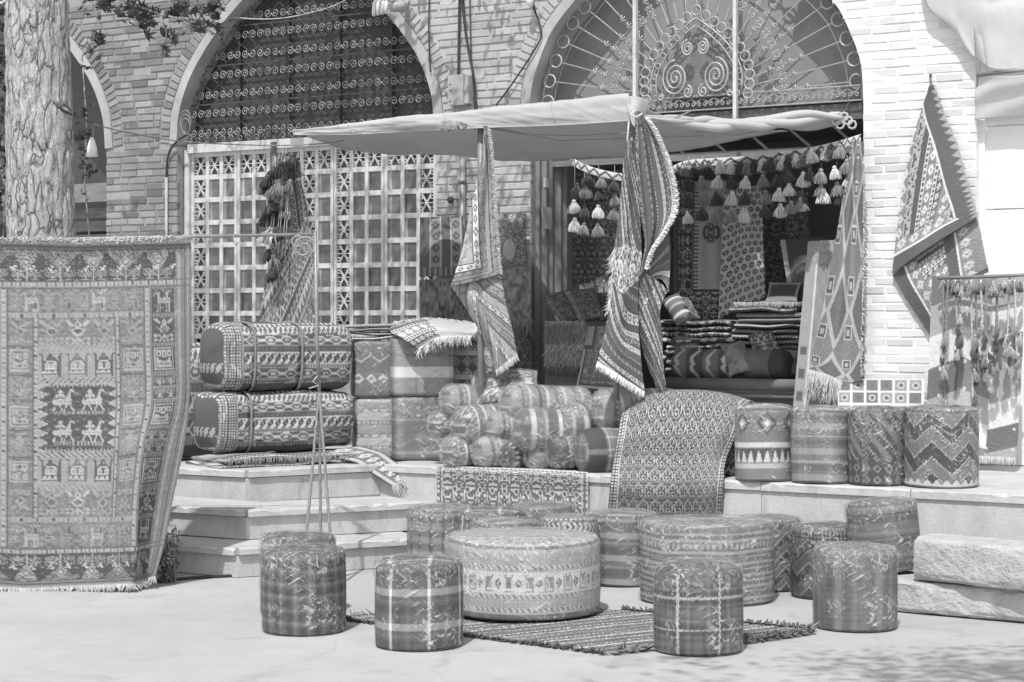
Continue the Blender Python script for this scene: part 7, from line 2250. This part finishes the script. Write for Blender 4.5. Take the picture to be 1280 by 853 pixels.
back_rug('dark rug with a pale slanting edge leaning at the right inside the shop', [(975, 300), (1030, 296), (1034, 376), (988, 378)], -1.1, lambda S, T: np.where(S < .1, .4, np.where(T < .5 - S * .3, .07, .14)), 60, 60)
back_rug('dark patterned rug hanging below the tent rug', [(862, 364), (905, 364), (902, 415), (862, 415)], -1.25, lambda S, T: pat_persian(S * 45, T * 50, .8, 2), 60, 60)

def cush_d(x, y): return quant(tile(ORN[6], x, y, .7), [(.55, .05), (.85, .09), (1, .2)])
def pat_dcush(x, y):
    o = cush_d(x, y)
    o = np.where((np.minimum(x, 44 - x) < 5), np.where(dots(x, y, 2.2, .3), .3, .06), o)
    return o
cushion('dark carpet cushion leaning at the left on the stacked shaggy rugs', [WF(676, 370, .02), WF(710, 362, .0), WF(730, 398, .2), WF(702, 406, .22)], .10, pat_dcush, None, 'cushions inside the shop')
cushion('dark floral cushion standing beside the leaning one', [WF(704, 364, .06), WF(744, 360, .04), WF(757, 396, .24), WF(724, 403, .28)], .10, pat_dcush, None, 'cushions inside the shop')
cushion('patterned cushion half hidden behind the draped kilim', [WF(742, 366, -.05), WF(772, 366, -.05), WF(778, 398, .1), WF(750, 400, .1)], .10, pat_dcush, None, 'cushions inside the shop')
cushion('pale patterned cushion on the dark rug stack', [WF(838, 372, -1.0), WF(860, 368, -1.0), WF(876, 398, -.85), WF(856, 404, -.85)], .10, lambda x, y: pat_dcush(x, y) * 1.4, None, 'cushions inside the shop')
# shaggy rugs in a stack
shg = thing('shaggy_rug', WF(705, 480, .05)[:2] + (TZ,), 'stack of shaggy wool rugs in three tones below the cushions', 'rug')
for k, (y0, y1, t) in enumerate(((402, 426, .34), (428, 456, .50), (456, 500, .24))):
    a0, z1 = FA(680, y0, .27); a1, z0 = FA(730, y1, .27)
    if k == 2: z0 = TZ
    MB().fbox(a0, a1, z0 + .01, z1, -.10, .25).build('slab', M['bench'], shg)
    for q in range(5):
        z = z1 - (z1 - z0) * q / 5.0
        fringe('shag', [F(a0, z, .26), F(a1, z, .26)], (.1, -.5, -1), min(.2, z1 - z0) * .42, 150, t, shg, 80 + k * 7 + q, .35, .007)
cr_ = thing('leaning_rug', WF(740, 485, .35)[:2] + (TZ,), 'stiff prayer rug with a stepped niche leaning beside the shaggy rugs', 'rug')
def pat_niche(S, T):
    x, y = S * 42, T * 66
    o = np.where(tile(ORN[0], x, y, .9) > .8, .34, .16)
    e = np.minimum(np.minimum(x, 42 - x), 66 - y)
    o = np.where(e < 2, .4, np.where(e < 4, .09, o))
    step = (x < 12) & (y < 24)
    o = np.where(step & (np.maximum(x - 9, y - 21) > 0), .09, np.where(step, .30, o))
    o = np.where((np.hypot(x - 22, y - 16) < 4), .4, o)
    return o
cloth('weave', wall_d([[(734, 408, -.06), (757, 408, -.06), (780, 406, -.06)], [(728, 446, .02), (750, 446, .02), (778, 446, .02)], [(720, 484, .1), (745, 486, .1), (775, 488, .1)]], .30), 80, 80, pat_niche, cr_, .010)
# dark stacks of folded rugs on the daybed
a, z = FA(880, 432, -.95)
folded('folded_rug', 'dark folded rugs stacked behind the bolsters on the daybed', F(a, 1.20, -1.0), FANG, .62, .4, 9, .045, lambda x, y: pat_persian(x, y, .8, 1) * .9, 'rug stacks inside the shop')
a, z = FA(966, 432, -.95)
folded('folded_rug', 'taller dark stack of folded rugs topped by a fringed rug inside the shop', F(a, 1.20, -1.0), FANG, .56, .4, 13, .042, lambda x, y: pat_lines(x, y) * .9, 'rug stacks inside the shop', fr=(.05, 140, .5))
cushion('framed dark mat standing on the taller rug stack', [WF(962, 353, -1.0), WF(1002, 353, -1.0), WF(996, 377, -.95), WF(956, 378, -.95)], .03, lambda x, y: np.where(np.minimum(np.minimum(x, 28 - x), np.minimum(y, 15 - y)) < 2.2, .26, .06), None, 'cushions inside the shop', 'mat')
day = thing('daybed', WF(915, 500, -.6)[:2] + (TZ,), 'low daybed with a padded cloth edge at the front of the shop', 'daybed')
a0, zt = FA(832, 474, -.45); a1, _ = FA(1000, 474, -.45)
MB().fbox(a0, a1 + .3, zt - .10, zt, -1.5, -.45).build('mattress', M['bench'], day)
m_ = MB(); m_.tube([F(a0, zt - .03, -.44), F(a1 + .3, zt - .03, -.44)], .045, 12); m_.build('padded_edge', M['bench'], day, True)
MB().fbox(a0, a1 + .3, TZ, zt - .11, -1.45, -.50).build('base', M['shop_dark'], day)
m_ = MB(); m_.tube([F(a0, zt - .12, -.46), F(a1 + .3, zt - .12, -.46)], .02, 8); m_.build('lower_rail', M['wood_grey'], day, True)
def pb_gwave(x, y): return np.where(np.abs((y + 2 * np.sin(x * .35)) % 14 - 7) < 1.6, .55, np.where((y % 28) < 14, .24, .14))
for lab, px, py, L, rr, yw, pat, flm in (('grey bolster with wavy pale bands lying on the daybed', 846, 455, .55, .125, FANG, pb_gwave, None),
                                         ('pale film-wrapped bolster end on the daybed', 884, 456, .42, .12, FANG + .2, pb_floral, 'film'),
                                         ('plain grey bolster at the right of the daybed', 930, 455, .42, .12, FANG - .15, lambda x, y: np.where(y > 30, .1, .22), None)):
    bolster(lab, px, py, FD(px, -.62), rr, L, yw, pat, 0, flm, group='bolsters on the daybed')
cushion('grey square cushion with a dark corner at the end of the daybed', [WF(962, 436, -.75), WF(998, 438, -.75), WF(1000, 468, -.6), WF(966, 470, -.6)], .12, lambda x, y: np.where(x + y > 34, .1, .24), None, 'cushions inside the shop')
for lab, q4, pt in (('striped cushion propped on the folded rugs inside the shop', [WF(826, 376, -.7), WF(848, 366, -.8), WF(868, 396, -.6), WF(846, 408, -.55)], lambda x, y: pb_striped(x, y)),
                    ('dark patterned cushion lying before the taller rug stack', [WF(934, 420, -.75), WF(966, 414, -.8), WF(976, 438, -.6), WF(942, 444, -.55)], lambda x, y: pat_persian(x, y, .7, 3)),
                    ('plump striped cushion behind the wavy bolster on the daybed', [WF(838, 414, -.95), WF(872, 410, -1.0), WF(878, 440, -.8), WF(842, 444, -.8)], lambda x, y: pb_grey(x, y)),
                    ('grey cushion slumped between the bolsters on the daybed', [WF(900, 432, -.6), WF(930, 426, -.7), WF(944, 462, -.5), WF(912, 470, -.42)], lambda x, y: .22 + .08 * vnoise(x * .3, y * .3, 4))):
    cushion(lab, q4, .13, pt, None, 'cushions inside the shop')
# board leaning at the right jamb
lbd = thing('display_board', WF(1018, 505, .02)[:2] + (TZ,), 'tall grey carpet panel with a pale edge leaning in the right of the opening', 'panel')
kc = [[(1010, 302, -.2), (1026, 301, -.2), (1044, 300, -.2)], [(1001, 400, -.1), (1018, 400, -.1), (1036, 400, -.1)], [(991, 512, .0), (1008, 514, .0), (1028, 516, .0)]]
def pat_board(S, T):
    x, y = S * 30, T * 130
    o = np.full(x.shape, .24) + .04 * vnoise(x * .5, y * .12, 6)
    o = np.where(S < .42, .30, o)
    o = np.where(np.abs(S - .42) < .03, .55, o)
    o = np.where((S < .40) & (T > .64) & (np.abs((y / 16) % 1 - .5) < .2) & (np.abs(x - 6) < 3.4), .10, o)
    o = np.where(T < .15, .30 + .08 * vnoise(x, y, 2), o)
    return o
cloth('weave', wall_d(kc, -.02), 150, 50, pat_board, lbd, .016)

# ------------------------------------------------------------------ tassel garlands
GT = {k: [yarn_tassel(M[m], s + 5, 150, .085, .036) for s in range(3)] for k, m in (('L', 'wool_light'), ('M', 'wool_mid'), ('D', 'wool_dark'))}
def garland(name, label, strap, items, d, drops):
    root = thing(name, WF(*strap[len(strap) // 2], d), label, 'garland', 'tassel garlands across the shop opening')
    b = wloc(root)
    q = cr(np.array([WF(*p, d) for p in strap]), 60)
    V, tn, hw = [], [], .030
    n_ = len(q)
    P = np.stack([q + np.array([0, 0, hw]), q + np.array([0, -.004, 0]), q - np.array([0, 0, hw])], 0)
    P = cr(P, 13); P = cr(P, 240, 1)
    S, T = np.meshgrid(np.linspace(0, 1, 240), np.linspace(0, 1, 13), indexing='xy')
    L = np.linalg.norm(np.diff(q, axis=0), axis=1).sum()
    tone = np.where(np.abs(T - .15 - .7 * tri(S * L, .085)) < .17, .07, .58)
    solid(obj('strap', P, quads(13, 240), M['weave'], root, True, tone), .006)
    st = MB()
    for px, py, k in items:
        s = random.uniform(.92, 1.12)
        p = Vector(WF(px, py, d + random.uniform(.0, .05)))
        link('tassel', random.choice(GT[k]), root, p - b - Vector((0, 0, .045)), (random.uniform(-.12, .12), random.uniform(-.12, .12), random.uniform(0, 6)), (s * 1.2, s * 1.2, s * 1.2))
    for x, y0, y1 in drops: st.tube([WF(x, y0, d), WF(x, y1, d + .02)], .003, 4)
    st.build('string', M['cord_grey'], root, True)
    return root
def zc(pts): return [(700 + x / 3.368, 190 + y / 3.368 + 5, k) for x, y, k in pts]
itR = zc([(530, 65, 'M'), (600, 55, 'D'), (625, 55, 'D'), (678, 52, 'L'), (718, 55, 'L'), (758, 58, 'D'), (788, 58, 'M'), (820, 55, 'D'), (850, 48, 'L'), (880, 45, 'D'), (908, 42, 'M'), (942, 36, 'L'), (968, 36, 'D'), (995, 28, 'L'), (1025, 26, 'M'), (1065, 8, 'L'), (1090, 8, 'D'), (1115, -3, 'L'), (1140, -8, 'D'), (1175, -10, 'M'), (500, 80, 'D'), (565, 60, 'D'),
          (540, 128, 'D'), (600, 122, 'M'), (663, 115, 'L'), (725, 118, 'D'), (778, 115, 'L'), (858, 110, 'M'), (912, 108, 'D'), (960, 90, 'D'), (1022, 108, 'L'), (1055, 82, 'D'), (1097, 95, 'M'), (1160, 75, 'L'), (1205, 55, 'M'),
          (540, 198, 'D'), (602, 185, 'M'), (662, 188, 'D'), (724, 186, 'L'), (780, 184, 'D'), (866, 180, 'M'), (920, 170, 'L'), (964, 146, 'L'), (1020, 185, 'D'), (1108, 178, 'L'), (1095, 150, 'M'), (1170, 148, 'M'), (1215, 110, 'L'), (1245, 90, 'L'), (1180, 185, 'D'),
          (540, 262, 'L'), (597, 252, 'D'), (660, 262, 'M'), (720, 256, 'M'), (772, 258, 'L'), (866, 235, 'D'), (930, 236, 'L'), (970, 222, 'M'), (1020, 212, 'M')])
garland('tassel_garland', 'long garland of cream grey and dark wool tassels under the fan grille', [(838, 214), (858, 206), (890, 203), (950, 199), (1010, 190), (1050, 181), (1076, 173)], itR, .05,
        [(700 + x / 3.368, 195, 190 + y / 3.368) for x, y in ((540, 260), (600, 250), (662, 260), (722, 255), (776, 255), (860, 180), (925, 235), (966, 220), (1020, 210), (1100, 180), (1165, 150), (1210, 110))])
itL = zc([(173, 115, 'M'), (120, 110, 'D'), (225, 130, 'D'), (108, 158, 'M'), (70, 150, 'D'), (168, 170, 'D'), (62, 222, 'L'), (103, 240, 'D'), (158, 242, 'L'), (58, 300, 'L'), (97, 314, 'M'), (163, 322, 'M'), (235, 190, 'M'), (225, 250, 'M')])
garland('tassel_garland', 'short garland of wool tassels between the curtain and the draped kilim', [(714, 200), (726, 208), (748, 216), (778, 222), (800, 222)], itL, -.10,
        [(700 + x / 3.368, 207, 190 + y / 3.368) for x, y in ((62, 300), (103, 315), (163, 320), (230, 250))])

# ------------------------------------------------------------------ flowering plant by the carpet
pl = thing('flowering_plant', W(215, 720, 12.0)[:2] + (0.004,), 'small leafy plant with white flowers between the carpet and the steps', 'plant')
pts, pf = [], []
g = random.Random(12)
stm = MB()
for k in range(46):
    bx, by = W(212 + g.uniform(-8, 14), 720, 12.0)[:2]; by = 11.85 + g.uniform(-.02, .04)
    tx, ty, tz = bx + g.gauss(.0, .05), by + g.gauss(0, .04), g.uniform(.1, .34)
    stm.tube([(bx, by, 0), ((bx + tx) / 2, (by + ty) / 2, tz * .6), (tx, ty, tz)], .0025, 4)
    for _ in range(9):
        f = g.uniform(.25, 1)
        pts.append((bx + (tx - bx) * f + g.gauss(0, .018), by + (ty - by) * f + g.gauss(0, .018), tz * f + g.gauss(0, .012)))
    if k % 2 == 0:
        for _ in range(4): pf.append((tx + g.gauss(0, .012), ty - .01 + g.gauss(0, .01), tz + g.gauss(.0, .012)))
stm.build('stem', M['leaf_pale'], pl)
leaves('foliage', pts, .034, M['leaf_pale'], pl, 13, False, .5)
leaves('blossom', pf, .024, M['petal'], pl, 14, False, .3)
strip = MB(); strip.tube([W(150, 734, 11.7)[:2] + (.010,), W(240, 722, 12.02)[:2] + (.010,), W(330, 718, 12.2)[:2] + (.010,)], .010, 6)
tag(strip.build('ground_hose', M['cable'], None, True), 'thin dark hose lying on the ground along the foot of the steps', 'hose')
